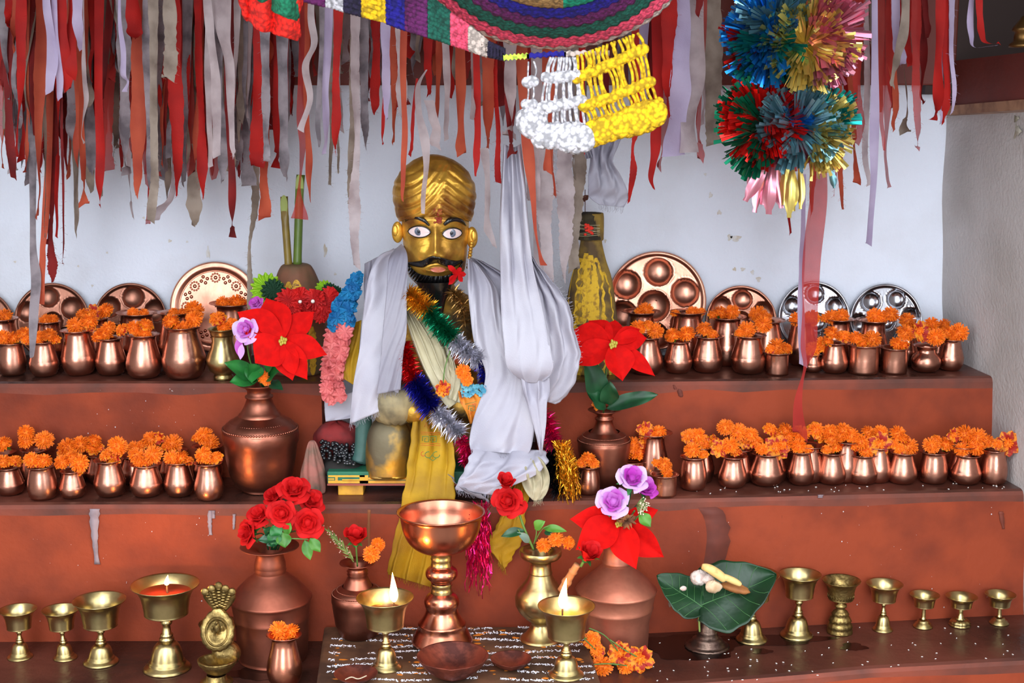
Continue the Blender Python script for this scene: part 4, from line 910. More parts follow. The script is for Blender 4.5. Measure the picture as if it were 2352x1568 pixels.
# --- left poinsettia bunch in the big vase
Y = 3.06
o = thing('poinsettia', 'large red cloth poinsettia leaning before the golden cone, in the big dented vase', 'flower', tuple(W(603, 890, 3.12)))
petal6(o, (652, 779), Y, [(545, 716, .01, 84), (612, 684, .03, 92), (722, 715, .03, 60), (752, 815, -.01, 62), (586, 834, -.02, 96), (706, 872, -.02, 62), (672, 874, -.03, 66)], 0, REDP)
stem(o, [(652, 785, 3.07), (640, 830, 3.1), (610, 880, 3.12)])
o = thing('purple_rose', 'purple and white cloth rose at the edge of the big poinsettia', 'flower', tuple(W(603, 888, 3.115)))
rose(o, W(563, 757, 3.05), .034, (-.25, -.85, .35), PURP, petals2=PURL)
blade(o, (548, 775), (551, 822), 20, PURP, 3.05, 3.05, name='fallen_petal', nrm=(0, -1, 0)); blade(o, (556, 790), (552, 826), 16, PURL, 3.045, 3.05, name='fallen_petal', nrm=(0, -1, 0)); stem(o, [(566, 775, 3.06), (575, 830, 3.09), (603, 888, 3.115)])
o = thing('purple_rose', 'purple rose peeping from behind the big poinsettia, under the embossed tray', 'flower', tuple(W(598, 884, 3.135)))
rose(o, W(588, 695, 3.12), .02, (-.3, -.7, .6), PURP); stem(o, [(588, 705, 3.12), (592, 800, 3.13), (598, 884, 3.135)])
o = thing('leaf_spray', 'bright green veined leaves at the mouth of the big dented vase', 'leaves', tuple(W(606, 888, 3.11)))
for a, b, w, m in [((585, 866), (516, 832), 44, LEAFG), ((588, 868), (568, 836), 40, LEAFG), ((586, 872), (581, 880), 30, LEAFG), ((590, 840), (578, 880), 44, LEAFG), ((590, 872), (526, 878), 40, LEAFG), ((610, 868), (648, 848), 40, LEAFG), ((612, 862), (628, 832), 34, LEAFG), ((618, 876), (650, 896), 26, LEAFD)]:
    blade(o, a, b, w, m, 3.1, 3.06, wav=.06, fold=.2)
stem(o, [(588, 790, 3.08), (590, 840, 3.09), (606, 888, 3.11)], .004, LEAFD)
marigold(W(604, 865, 3.085), 30 * PX(3.1), 0, 'orange marigold tucked in the mouth of the big dented vase', tilt=(1.2, .3))
marigold(W(612, 876, 3.085), 22 * PX(3.1), 1, 'half hidden marigold below the other in the big dented vase mouth', tilt=(1.2, -.3))
# --- right poinsettia
o = thing('poinsettia', 'red cloth poinsettia on the tall stem beside the yellow cone', 'flower', tuple(W(1386, 948, 3.17)))
petal6(o, (1406, 786), 3.12, [(1300, 772, .01, 86), (1316, 838, -.01, 66), (1352, 736, .04, 58), (1412, 734, .04, 46), (1486, 776, .02, 54), (1430, 875, -.03, 78), (1505, 864, -.01, 44), (1470, 756, .03, 44)], 0, REDP)
stem(o, [(1408, 795, 3.13), (1393, 850, 3.15), (1386, 948, 3.17)], .0022)
for a, b, w, m in [((1384, 935), (1345, 815), 56, LEAFD), ((1392, 936), (1348, 898), 44, LEAFD), ((1398, 930), (1400, 876), 44, LEAFD), ((1394, 938), (1512, 906), 40, LEAFD)]:
    blade(o, a, b, w, m, 3.15, 3.12, wav=.08, fold=.15, curl=.05, sharp=.8)
marigold(W(1371, 930, 3.14), 26 * PX(3.1), 1, 'small marigold in the mouth of the beaded vase under dark leaves', tilt=(1.1, .2))
# --- bouquet of red roses
for i, (px, py, r, dY, ax, lab) in enumerate([
    (675, 1122, 36, .0, (.1, -.6, .8), 'red cloth rose, topmost of the seven-rose bunch'), (646, 1178, 32, -.05, (-.05, -.95, .3), 'red cloth rose facing front in the middle of the rose bunch'),
    (706, 1200, 36, -.045, (.15, -.95, .2), 'red cloth rose facing front, lower side of bunch toward the slab'), (594, 1182, 30, -.03, (-.3, -.6, .75), 'red cloth rose upright above the outermost drooping rose of the bunch'),
    (566, 1222, 32, -.04, (-.75, -.6, .25), 'red cloth rose drooping outermost over the canister vase rim'), (716, 1148, 30, .01, (.5, -.6, .6), 'red cloth rose half open beside the topmost rose'),
    (628, 1137, 28, .02, (-.4, -.5, .75), 'red cloth rose at the back of the bunch, partly covered')]):
    Yr = 2.93 + dY; o = thing('red_rose', lab, 'flower', tuple(W(627, 1258, 2.93)), 'bunch of red roses'); q = PX(Yr)
    rose(o, W(px, py, Yr), r * 1.22 * q, ax); stem(o, [(px, py + r * .5, Yr), (lerp(px, 627, .6), 1225, 2.92), (627 + rn(12), 1262, 2.93)], .0017, LEAFD)
o = thing('leaf_spray', 'green serrated leaves hanging under the red rose bunch', 'leaves', tuple(W(627, 1258, 2.915)))
for a, b, w, m in [((645, 1235), (589, 1240), 24, LEAFD), ((634, 1218), (628, 1256), 34, LEAFG), ((650, 1222), (655, 1258), 36, LEAFL), ((625, 1208), (646, 1230), 34, LEAFG), ((700, 1240), (713, 1286), 26, LEAFL), ((712, 1236), (736, 1268), 26, LEAFL), ((655, 1225), (668, 1200), 26, LEAFL), ((620, 1225), (606, 1212), 24, LEAFD), ((640, 1240), (612, 1252), 24, LEAFD)]:
    blade(o, a, b, w, m, 2.88, 2.87, wav=.08, fold=.15)
stem(o, [(627, 1258, 2.91), (650, 1238, 2.88), (708, 1238, 2.88)], .0014)
# --- rose, grass and marigolds in the small vase
o = thing('red_rose', 'single upright red rosebud in the small beaded vase', 'flower', tuple(W(821, 1300, 2.95)))
rose(o, W(817, 1234, 2.93), 40 * PX(2.93), (.05, -.35, .95), bud=.75, n=13); stem(o, [(818, 1254, 2.93), (821, 1300, 2.95)], .002)
o = thing('grass_sprig', 'green seeded grass sprig beside the single rosebud', 'grass sprig', tuple(W(812, 1290, 2.93)))
mb = MB(); ms = MB()
for k in range(46):
    t = k / 46; b = Vector(lerp(806, 752, t * .8 + .1 + rn(.05)) and W(lerp(812, 758, t), lerp(1285, 1222, t) + 0, 2.93)); a = rn(1)
    mb.leaf(b, b + Vector((-.012 + rn(.01), rn(.008), .012 + rn(.008))), .0035, (rn(), -1, rn()), n=4, m=2)
    if k % 2: ms.ball(tuple(b + Vector((-.01 + rn(.01), -.004, .01 + rn(.01)))), .0014, 6, 4)
mb.tube([W(812, 1290, 2.93), W(785, 1250, 2.93), W(756, 1225, 2.93)], .0016, 5)
mb.build('grass_blades', mat('grass_green', (104, 122, 62), .7), parent=o); ms.build('pale_seeds', mat('seed_pink', (206, 160, 150), .7), parent=o)
marigold(W(853, 1272, 2.915), 44 * PX(2.9), 0, 'front orange marigold beside the single rosebud', tilt=(1.1, .3)); marigold(W(868, 1250, 2.94), 36 * PX(2.9), 0, 'rear orange marigold above the other beside the single rosebud', tilt=(1.0, .5))
# --- double red rose rising from the brass vase
o = thing('red_rose', 'double red rose on a long leafy stem rising from the brass vase', 'flower', tuple(W(1226, 1262, 2.92)))
rose(o, W(1162, 1108, 2.91), 33 * PX(2.9), (.1, -.5, .85), bud=.7, n=12, green=False); rose(o, W(1166, 1150, 2.9), 42 * PX(2.9), (-.15, -.9, .35), green=False)
rose(o, W(1186, 1160, 2.91), 32 * PX(2.9), (.4, -.7, .1), n=10)
stem(o, [(1192, 1178, 2.91), (1205, 1215, 2.91), (1226, 1262, 2.92)], .0026); stem(o, [(1226, 1250, 2.92), (1232, 1225, 2.91), (1230, 1208, 2.91)], .0013); stem(o, [(1228, 1245, 2.92), (1245, 1215, 2.9), (1262, 1207, 2.9)], .0012)
stem(o, [(1225, 1252, 2.92), (1205, 1238, 2.91), (1190, 1215, 2.9)], .0013)
for a, b, w, m in [((1205, 1218), (1150, 1232), 24, LEAFD), ((1228, 1214), (1252, 1196), 26, LEAFL), ((1248, 1213), (1302, 1220), 20, LEAFL), ((1215, 1245), (1188, 1222), 20, mat('grey_leaf', (96, 120, 110), .5)), ((1250, 1222), (1272, 1226), 16, LEAFD)]:
    blade(o, a, b, w, m, 2.91, 2.9, wav=.05, curl=.12)
marigold(W(1277, 1237, 2.9), 40 * PX(2.9), 0, 'topmost orange marigold in the brass vase mouth', tilt=(1, .1)); marigold(W(1249, 1252, 2.905), 38 * PX(2.9), 0, 'orange marigold in brass vase mouth beside the rose stem', tilt=(.7, 0)); marigold(W(1306, 1246, 2.92), 36 * PX(2.9), 1, 'orange marigold with green calyx showing, leaning out of the brass vase', tilt=(1.4, .8))
# --- bud on bamboo
o = thing('bamboo_stick', 'short jointed bamboo stick leaning between brass vase and canister vase', 'stick', tuple(W(1296, 1350, 2.84)))
mb = MB(); P_ = cr([tuple(W(*p)) for p in [(1290, 1356, 2.85), (1310, 1322, 2.84), (1326, 1296, 2.83)]], 22); mb.tube(P_, [.0085 * (1 + (.25 if i in (6, 7, 14) else 0)) * (1.1 - .012 * i) for i in range(22)], 12); mb.build('cane', mat('bamboo_tan', (178, 120, 78), .5, 0, (140, 86, 52), 30, .4, .7), parent=o)
o = thing('red_rose', 'red rosebud set on the short bamboo stick', 'flower', tuple(W(1334, 1300, 2.83)))
rose(o, W(1352, 1272, 2.82), 42 * PX(2.82), (.35, -.5, .8), bud=.75, n=13); stem(o, [(1340, 1290, 2.825), (1334, 1300, 2.83)], .003)
# --- lower right arrangement
o = thing('poinsettia', 'drooping red poinsettia spread over the pale canister vase', 'flower', tuple(W(1414, 1250, 2.95)))
petal6(o, (1420, 1196), 2.89, [(1308, 1192, -.02, 72), (1322, 1262, -.05, 88), (1462, 1308, -.07, 78), (1526, 1280, -.04, 78), (1512, 1170, .03, 50)], 0, REDP)
stem(o, [(1420, 1200, 2.9), (1414, 1250, 2.95)], .003)
for lab, px, py, r, ax, m1, m2 in [('topmost purple and white rose above the drooping poinsettia', 1452, 1098, 40, (.1, -.7, .7), PURP, PURL), ('front purple rose with white base over the drooping poinsettia', 1408, 1152, 42, (-.1, -.85, .5), PURP, PURL), ('purple rose at the back beside the furry seed head', 1482, 1118, 32, (.4, -.5, .6), PURP, None)]:
    o = thing('purple_rose', lab, 'flower', tuple(W(1414, 1246, 2.95)), 'purple roses above the canister vase'); Yr = 2.9 if r < 40 else 2.87
    rose(o, W(px, py, Yr), r * 1.15 * PX(Yr), ax, m1, petals2=m2, bud=.3); stem(o, [(px, py + 20, Yr), (1432, 1200, 2.9), (1414 + rn(8), 1246, 2.95)], .002, LEAFD)
o = thing('seed_head', 'furry green seed head with white tips beside the purple roses', 'seed head', tuple(W(1425, 1240, 2.93)))
mb = MB(); mw = MB(); c = W(1462, 1160, 2.87)
for k in range(120):
    th = rn(1.2); ph = rn(1.2); d = Vector((cos(th) * cos(ph), -abs(sin(ph)) - .2, sin(th) * .8 - .1)).normalized(); e = c + d * (.022 + rn(.006)); mb.tube([c + d * .004, e], [.0016, .0006], 4)
    if k % 2: mw.ball(tuple(e), .0016, 6, 4)
mb.build('green_bristles', mat('bristle_green', (120, 134, 78), .7), parent=o); mw.build('white_tips', mat('tip_cream', (226, 206, 180), .7), parent=o); stem(o, [(1458, 1172, 2.88), (1440, 1200, 2.9), (1425, 1240, 2.93)])
c = W(1440, 1195, 2.86); mb = MB()
for k in range(50): 
    d = Vector((rn(), rn(.6), rn(.8))).normalized(); mb.leaf(c, c + d * random.uniform(.012, .026), .006, (rn(), -1, rn()), curl=.3, n=5, m=2)
tag(mb.build('dried_flower', mat('dried_brown', (140, 86, 46), .9, 0, (90, 52, 30), 60), loc=tuple(c)), 'shrivelled brown dried flower below the furry seed head', 'flower')
o = thing('leaf_spray', 'small serrated light green leaf beside the dried brown flower', 'leaf', tuple(W(1425, 1240, 2.9)))
blade(o, (1468, 1178), (1495, 1210), 30, LEAFL, 2.86, 2.85, wav=.08, fold=.2); stem(o, [(1470, 1180, 2.86), (1440, 1215, 2.88), (1425, 1240, 2.9)], .0013)
# --- loose marigolds with stems at the slab corner
for i, (px, py, d, k, tl, lab, s) in enumerate([
    (1360, 1470, 42, 1, (1.3, .5), 'loose marigold highest on the slab corner, beside the canister vase', [(1360, 1480), (1335, 1462), (1320, 1460)]), (1372, 1495, 36, 1, (1.2, -.4), 'loose marigold with red-rimmed petals under the highest one', [(1372, 1500), (1356, 1480), (1330, 1455)]),
    (1382, 1530, 50, 0, (1.0, .1), 'loose marigold lowest on the slab edge', [(1382, 1528), (1400, 1524), (1440, 1528)]), (1423, 1500, 48, 2, (1.1, .2), 'open loose marigold in the middle of the fallen bunch', [(1423, 1500), (1390, 1460), (1353, 1442)]),
    (1470, 1512, 56, 2, (1.3, .7), 'largest loose marigold, farthest from the slab, petals spread', [(1470, 1510), (1435, 1492), (1400, 1468)]), (1437, 1533, 38, 1, (1.4, 0), 'loose marigold lying face down with long green calyx', [(1440, 1530), (1400, 1524), (1358, 1526)])]):
    g = W(px, py, 2.86 if py < 1500 else 2.84); g.z = max(g.z, zl0(.2) + .014); o = marigold(g, d * 1.1 * PX(g.y), k, lab, 'fallen marigolds beside the slab', tilt=tl)
    add_stem(o, [tuple(g)] + [tuple(W(a, b, g.y - .012)) for a, b in s[1:]])
# ------------------------------------------------------------------ golden bust
YH = 3.17            # depth of the front-to-back axis of the head
q0 = PX(YH)
AT = [(-128, 6), (-122, 26), (-112, 44), (-95, 60), (-78, 68), (-50, 72), (-20, 74), (10, 77), (40, 78)]     # half width by height (px above eye line y=540)
BT = [(-128, 8), (-122, 34), (-112, 52), (-95, 66), (-78, 74), (-50, 78), (-20, 80), (10, 82), (40, 82)]
def gz(x, z, cx, cz, sx, sz): return exp(-((x - cx) / sx) ** 2 - ((z - cz) / sz) ** 2)
def facepoint(x, z, off=0.0):
    a = interp(AT, z); b = interp(BT, z); s = max(-1, min(1, x / a)); c = sqrt(max(0, 1 - s * s))
    d = b * c
    d += 20 * gz(x, z, 0, -44, 17, 15) + 15 * gz(x, z, 0, -20, 8, 22) + 9 * gz(x, z, 0, 6, 8, 18)          # nose
    d += 8 * gz(x, z, -17, -50, 9, 8) + 8 * gz(x, z, 17, -50, 9, 8)                                            # nostrils
    d += 9 * gz(x, z, -36, -38, 20, 18) + 9 * gz(x, z, 36, -38, 20, 18)                                      # cheeks
    d -= 9 * gz(x, z, -38, 6, 22, 13) + 9 * gz(x, z, 38, 4, 22, 13)                                        # sockets
    d += 6 * gz(x, z, -40, 34, 28, 8) + 6 * gz(x, z, 40, 32, 28, 8)                                        # brow ridge
    d += 10 * gz(x, z, 3, -78, 32, 13) + 6 * gz(x, z, 3, -108, 26, 14)                                       # mouth, chin
    d += 2.4 * sin(z * .75 + abs(x) * .06) * (1 / (1 + exp(-(z - 42) / 3)))                                    # forehead creases
    d += 1.4 * (gz(x, z, -14, -2, 5, 14) + gz(x, z, 14, -2, 5, 14)) * sin(z)
    return W(1000 + x, 540 - z, YH - (d + off) * q0)
statue = thing('golden_statue', 'gold-painted statue of a turbaned man with black beard, draped in white scarves', 'statue', tuple(W(1000, 1080, 3.2)))
mb = MB()
def head(u, v):
    z = lerp(-126, 52, v); a = interp(AT, z); b = interp(BT, z); th = lerp(-pi / 2, 1.5 * pi, u)
    # front half follows the face, back half an ellipse
    if u <= .5:
        t = lerp(-pi / 2, pi / 2, u * 2); return facepoint(a * sin(t) * .9999, z)
    t = lerp(pi / 2, -pi / 2, (u - .5) * 2); p = W(1000 + a * sin(t), 540 - z, YH); return p + Vector((0, b * cos(t) * q0, 0))
mb.grid(head, 168, 110, wrap=True); mb.build('head', GOLD, parent=statue)
# ears
for sx in (-1, 1):
    mb = MB(); c = W(1000 + sx * 82 + (2 if sx > 0 else -5), 533 if sx < 0 else 545, YH - .01)
    mb.ball(tuple(c), (13 * q0, 9 * q0, 24 * q0), 16, 12); mb.ball(tuple(c + Vector((sx * 4 * q0, -7 * q0, 4 * q0))), (7 * q0, 4 * q0, 13 * q0), 12, 8)
    if sx > 0:
        for k in range(9): mb.ball(tuple(W(1083 - k * .9, 558 + k * 7, YH - .02)), (5 * q0, 5 * q0, 4.5 * q0), 8, 6)
    mb.build('ear', GOLD, parent=statue)
# turban
TT = [(30, 81, 86), (40, 87, 92), (66, 92, 97), (93, 96, 100), (120, 92, 96), (146, 78, 82), (162, 62, 66), (173, 46, 49), (181, 27, 28), (185, 12, 12), (186, 1, 1)]
mb = MB(); ccx = 994
def turb(u, v):
    t = v * (len(TT) - 1); k = min(int(t), len(TT) - 2); P3 = cr([TT[max(k - 1, 0)], TT[k], TT[k + 1], TT[min(k + 2, len(TT) - 1)]], 4); f = t - k
    z, a, b = (lerp(TT[k][i], TT[k + 1][i], f) for i in range(3))
    th = 2 * pi * u; x = a * cos(th); yb = b * sin(th)                      # th = -pi/2 is the front
    xx = x; front = max(0, -sin(th))
    zz = z + 14 * front * (1 - v) * (xx / 90) ** 2 * -.4 + 12 * front * (1 - min(1, v * 4))
    if xx < 18 + (z - 90) * .25: ph = (z - 0.75 * xx) * .125 - .0011 * (xx + 30) ** 2
    else: ph = (z + 0.75 * xx) * .14 + 1.2
    fold = ((abs(sin(ph)) ** .6) * 7 - 3.2 + .7 * sin(ph * 3.1 + xx * .05)) * (.35 + .65 * front)
    fold *= min(1, (1 - v) * 4)
    cross = 2 * exp(-((xx - 18 - (z - 90) * .25) / 7) ** 2) * front
    r = 1 + (fold + cross) / 95
    yy = yb * r * q0; p = W(ccx + x * r + 5 * (1 - v), 540 - zz, YH + min(yy, 0)); return p + Vector((0, max(yy, 0), 0))
mb.grid(turb, 150, 120, wrap=True); mb.build('turban', GOLD, parent=statue)
# red tika on the forehead and turban front
TIK = mat('vermilion_smear', (132, 40, 26), .9, 0, (150, 84, 30), 90, .4, .6)
mb = MB()
for i in range(60):
    x = 6 + rn(8); z = random.uniform(28, 70); p = facepoint(x, min(z, 50), 1.2 if z < 44 else 14); p.z = W(0, 540 - z, p.y).z; mb.ball(tuple(p), (3.4 * q0, 1.6 * q0, 2.8 * q0), 6, 4)
mb.build('vermilion_mark', TIK, parent=statue)
# eyes
WHT = mat('painted_eye_white', (232, 206, 204), .3, coat=.4); IRIS = mat('painted_iris', (98, 104, 122), .25, coat=.5, c2=(60, 66, 84), scale=200)
for cx, cz, w, h, tl, ix in ((-37, 8, 26, 12.5, .03, -1), (39, 4, 23, 12, -.06, -2)):
    eye = MB()
    def ept(s, t, off):
        x = cx + s * w; z = cz + t * h * (1 - s * s) ** .65 + s * w * tl * -1; p = facepoint(x, z, off); return p
    eye.grid(lambda u, v: ept((u - .5) * 1.98, (v - .5) * 2, 3.2 + 3.6 * (1 - ((u - .5) * 2) ** 2) * (1 - ((v - .5) * 2) ** 2)), 24, 12)
    e = eye.build('eye', WHT, parent=statue)
    ir = MB(); c = facepoint(cx + ix, cz + 1, 7.4)
    for rr, dy, nm, mm in ((9.6, 0, 'iris', IRIS), (4.6, -.0006, 'pupil', mat('pupil_black', (22, 24, 34), .2))):
        k = MB(); k.lathe([(1e-4, .0012), (rr * .7 * q0, .001), (rr * q0, 0)], 24, M=Matrix.Translation(c + Vector((0, dy, 0))) @ Matrix.Rotation(pi / 2, 4, 'X'), cap0=False); x_ = k.build(nm, mm, parent=statue)
    for sg in (1, -1):
        lid = MB(); P_ = [ept(s / 10 * 1.0, sg * 1.04, 4.2) for s in range(-10, 11)]
        lid.tube(P_, [(1.5 if sg > 0 else 1.0) * q0] * 21, 6); lid.build('eyelid_line', BLACKG, parent=statue)
    bag = MB(); P_ = [facepoint(cx + s * 2.4, cz - 17 + .012 * (s * 2.4) ** 2, 0) for s in range(-9, 10)]; bag.tube(P_, [2.2 * q0 * (1 - (abs(s) / 10) ** 2) + .0002 for s in range(-9, 10)], 6); bag.build('eye_crease', GOLD, parent=statue)
# brows
for pts in ([(-70, 34), (-58, 43), (-42, 42), (-26, 34), (-14, 22)], [(20, 24), (32, 34), (46, 37), (60, 32), (70, 22)]):
    mb = MB(); P_ = cr(pts, 22); mb.tube([facepoint(x, z, 1.5) for x, z in P_], [(1.6 + 4.4 * sin(pi * min(1, .12 + i / 24))) * q0 for i in range(22)], 8); mb.build('eyebrow', BLACKG, parent=statue)
# moustache
mb = MB(); P_ = cr([(-64, -64), (-50, -66), (-30, -66), (-12, -58), (4, -57), (20, -62), (38, -66), (50, -64), (62, -58)], 44)
def mus(u, v):
    i = min(int(u * 43), 43); x, z = P_[i]; w = interp([(0, 2), (.25, 8.5), (.42, 9), (.5, 6.5), (.6, 9), (.78, 8.5), (1, 2)], u); a = v * pi * 2
    p = facepoint(x, z + w * cos(a), 2 + 5 * max(0, sin(a)) + .8 * sin(x * .9 + z)); return p
mb.grid(mus, 43, 14); mb.build('moustache', BLACKG, parent=statue)
# lips
LIP = mat('painted_lip', (188, 104, 84), .4, coat=.3)
mb = MB(); mb.grid(lambda u, v: facepoint(6 + (u - .5) * 58, -79 + (v - .5) * 2 * 11 * sin(pi * min(.999, max(.001, u))) ** .6, 4 + 5 * abs(sin(2 * pi * v)) * sin(pi * u)), 30, 16); mb.build('mouth_rim', GOLD, parent=statue)
mb = MB(); mb.grid(lambda u, v: facepoint(6 + (u - .5) * 36, -79 + (v - .5) * 2 * 6.4 * sin(pi * min(.999, max(.001, u))) ** .6, 10 - 3 * sin(pi * v)), 20, 10); mb.build('lips', LIP, parent=statue)
# beard
IN = cr([(-66, -62), (-54, -76), (-38, -88), (-16, -93), (6, -94), (28, -92), (46, -82), (62, -60)], 60)
OUT = cr([(-69, -62), (-64, -90), (-52, -108), (-30, -119), (0, -124), (28, -120), (50, -104), (66, -60)], 60)
mb = MB()
def beard(u, v):
    i = min(int(u * 59), 59); a = IN[i]; b = OUT[i]; x = lerp(a[0], b[0], v); z = lerp(a[1], b[1], v)
    rid = 1.6 * abs(sin(u * 70)); p = facepoint(x, max(z, -118), 3 + 9 * sin(pi * min(1, v * .75 + .05)) + rid); p.z = W(0, 540 - z, p.y).z if z < -118 else p.z
    if v > .8: p.y += (v - .8) * 5 * .02
    return p
mb.grid(beard, 177, 14)
def neckb(u, v):   # beard running down onto the chest
    a = lerp(0, 2 * pi, u); w = interp([(0, 42), (.2, 36), (.5, 22), (.8, 14), (1, 4)], v); z = lerp(640, 735, v)
    p = W(1000 + 6 * v + w * cos(a), z, YH - .02); return p + Vector((0, -(.042 * (1 - v * .3)) - w * .7 * q0 * sin(a) * -1 * -1, 0))
mb.grid(neckb, 40, 14, wrap=True); mb.build('beard', BLACKG, parent=statue)
# body: chest, shoulders, lap
YB = 3.24
mb = MB()
BD = [(640, 34, 34), (665, 50, 42), (690, 92, 56), (720, 104, 66), (780, 102, 70), (850, 96, 72), (920, 98, 76), (970, 112, 84), (1010, 126, 92), (1066, 128, 92)]
def body(u, v):
    t = cr(BD, 60)[min(59, int(v * 59))]; a = 2 * pi * u; fo = 1 + .03 * sin(9 * a + v * 8) * min(1, v * 2)
    p = W(1002 + t[1] * cos(a) * fo, t[0], YB); return p + Vector((0, t[2] * q0 * sin(a) * fo, 0))
mb.grid(body, 72, 59, wrap=True); mb.build('torso', GOLDD, parent=statue)
for sx, P_ in ((-1, [(925, 690, 3.24), (885, 760, 3.22), (875, 850, 3.17), (915, 925, 3.1), (950, 945, 3.07)]), (1, [(1080, 690, 3.24), (1130, 760, 3.22), (1140, 850, 3.17), (1100, 925, 3.1), (1060, 930, 3.07)])):
    mb = MB(); pts = cr([tuple(W(*p)) for p in P_], 24); mb.tube(pts, [lerp(.036, .026, i / 23) * (1 + .05 * sin(i * 1.7)) for i in range(24)], 16); mb.ball(pts[-1], (.026, .022, .024), 14, 10); mb.build('arm', GOLDD, parent=statue)
mb = MB()   # folded sleeve on the knee
c = W(905, 925, 3.08); mb.ball(tuple(c), (.055, .04, .05), 28, 18, mod=lambda a, b: 1 + .06 * sin(9 * a + 4 * b)); mb.build('sleeve_cuff', mat('grimy_gold', (168, 150, 110), .6, .35, (84, 78, 66), 16, .38, .66, bump=.5, bscale=30), parent=statue)
mb = MB()
def knee(u, v):
    a = 2 * pi * u; t = cr([(955, 4), (960, 24), (975, 40), (1000, 49), (1040, 52), (1078, 50), (1088, 48), (1091, 44)], 40)[min(39, int(v * 39))]
    n = 4; cc = abs(cos(a)) ** n + abs(sin(a)) ** n; rr = cc ** (-1 / n) * .5 + .5
    return W(893 + t[1] * rr * cos(a) * (1 + .02 * sin(5 * a + v * 6)), t[0], 3.1) + Vector((0, t[1] * rr * q0 * 1.0 * sin(a), 0))
mb.grid(knee, 60, 39, wrap=True); mb.build('knee', mat('gold_leaf_patch', (218, 166, 62), .32, .85, (110, 100, 80), 13, .42, .6, bump=.5, bscale=26, rough2=.6), parent=statue)
mb = MB(); mb.ball(tuple(W(1110, 1010, 3.12)), (.1, .06, .055), 30, 18, mod=lambda a, b: 1 + .05 * sin(7 * a + 3 * b)); mb.build('knee', GOLDD, parent=statue)
# painted base
YBs = 3.07; PLY = mat('base_yellow_paint', (222, 160, 46), .6, 0, (180, 124, 40), 30, .45, .7, bump=.3); PLG = mat('base_green_paint', (30, 104, 76), .6, 0, (24, 76, 60), 30, .4, .7, bump=.3); PLR = mat('base_red_edge', (150, 72, 60), .6)
base = thing('statue_base', 'painted yellow and green plank base under the golden statue', 'base', tuple(W(900, 1140, YBs)))
a = W(752, 1112, YBs); b = W(1200, 1112, YBs); t = W(752, 1083, YBs); mb = MB()
mb.box(((a.x + b.x) / 2, YBs + .09, (a.z + t.z) / 2), (b.x - a.x, .18, t.z - a.z)); mb.build('base_board', PLG, parent=base, smooth=False, bevel=.002)
mb = MB()
def bar(x0, x1, y0, y1, d=.0015):
    A = W(x0, y0, YBs); B = W(x1, y1, YBs); mb.box(((A.x + B.x) / 2, YBs - d / 2, (A.z + B.z) / 2), (B.x - A.x, d, abs(A.z - B.z)))
for r in [(754, 1000, 1103, 1109), (754, 838, 1091, 1095), (846, 1000, 1096, 1101), (770, 776, 1095, 1103), (826, 846, 1091, 1109), (786, 826, 1100, 1104), (754, 768, 1098, 1101)]: bar(*r)
mb.build('fret_pattern', PLY, parent=base, smooth=False)
mb = MB(); bar(752, 1200, 1110, 1114, .003); mb.build('red_edge', PLR, parent=base, smooth=False)
for x0 in (776, 1120):
    mb = MB(); A = W(x0, 1113, YBs + .01); B = W(x0 + 58, 1113, YBs + .01); h = A.z - Z1; mb.box(((A.x + B.x) / 2, YBs + .04, Z1 + h / 2), (B.x - A.x, .06, h)); mb.build('base_foot', PLY, parent=base, smooth=False, bevel=.002)
# teal column leg, small red cushion, beads, shoe
mb = MB(); YT = 3.12; pts = cr([tuple(W(*p)) for p in [(838, 880, YT), (836, 950, YT), (832, 1030, YT), (826, 1058, YT)]], 16); mb.tube(pts, [lerp(.02, .016, i / 15) + .014 * max(0, i / 15 - .7) for i in range(16)], 14)
mb.leaf(W(838, 1066, YT - .005), W(790, 1070, YT - .03), .03, (0, 0, 1), curl=.15, peak=.4)
tag(mb.build('teal_post', mat('teal_paint', (58, 94, 88), .5, 0, (40, 70, 66), 16, .4, .7, bump=.3), loc=tuple(W(832, 1070, YT))), 'teal painted leg-like post beside the statue knee', 'post')
mb = MB()
for i in range(95):
    px = random.uniform(738, 818); py = random.uniform(1012, 1058) + (px - 740) * .12; yy = 3.15 - (py - 1012) * .0012 + rn(.004)
    mb.ball(tuple(W(px, py, yy)), (4.6 * q0,) * 3, 10, 7)
tag(mb.build('bead_string', mat('black_glossy_bead', (22, 24, 28), .18, coat=.6), loc=tuple(W(778, 1058, 3.12))), 'heap of glossy black beads beside the teal post', 'beads')
mb = MB(); mb.ball(tuple(W(775, 1005, 3.19)), (.055, .03, .038), 24, 14, mod=lambda a, b: 1 + .08 * sin(5 * a + 3 * b)); tag(mb.build('red_cloth_bundle', mat('dull_red_cloth', (132, 30, 30), .8, 0, (90, 20, 22), 20, .4, .6, bump=.4), loc=tuple(W(775, 1040, 3.19))), 'dull red cloth bundle behind the black beads', 'cloth')
mb = MB(); mb.ball(tuple(W(785, 1072, 3.13)), (.05, .04, .025), 20, 12, mod=lambda a, b: 1 + .06 * sin(5 * a)); tag(mb.build('dark_cushion', mat('black_ash', (34, 30, 28), .9), loc=tuple(W(785, 1085, 3.13))), 'dark blackened mound under the beads', 'mound')
# carved stone beside the vase
mb = MB(); YS = 3.09; pr = [(1132, 22), (1128, 24), (1110, 26), (1085, 25), (1060, 20), (1035, 14), (1018, 9), (1012, 5), (1011, 1)]
turned(mb, 719, cr(pr, 30), YS, W(719, 1080, YS).x, mod=lambda a, z: 1 + .12 * sin(4 * a + 1) + .06 * sin(9 * a + 60 * z), cap0=True)
mb.v = [(p[0], p[1], max(p[2], Z1 + .001)) for p in mb.v]
tag(mb.build('carved_stone', mat('pinkish_stone', (158, 98, 88), .8, 0, (96, 84, 70), 24, .4, .65, bump=.7, bscale=50), loc=tuple(W(719, 1132, YS))), 'small pinkish carved stone beside the big dented vase', 'stone')
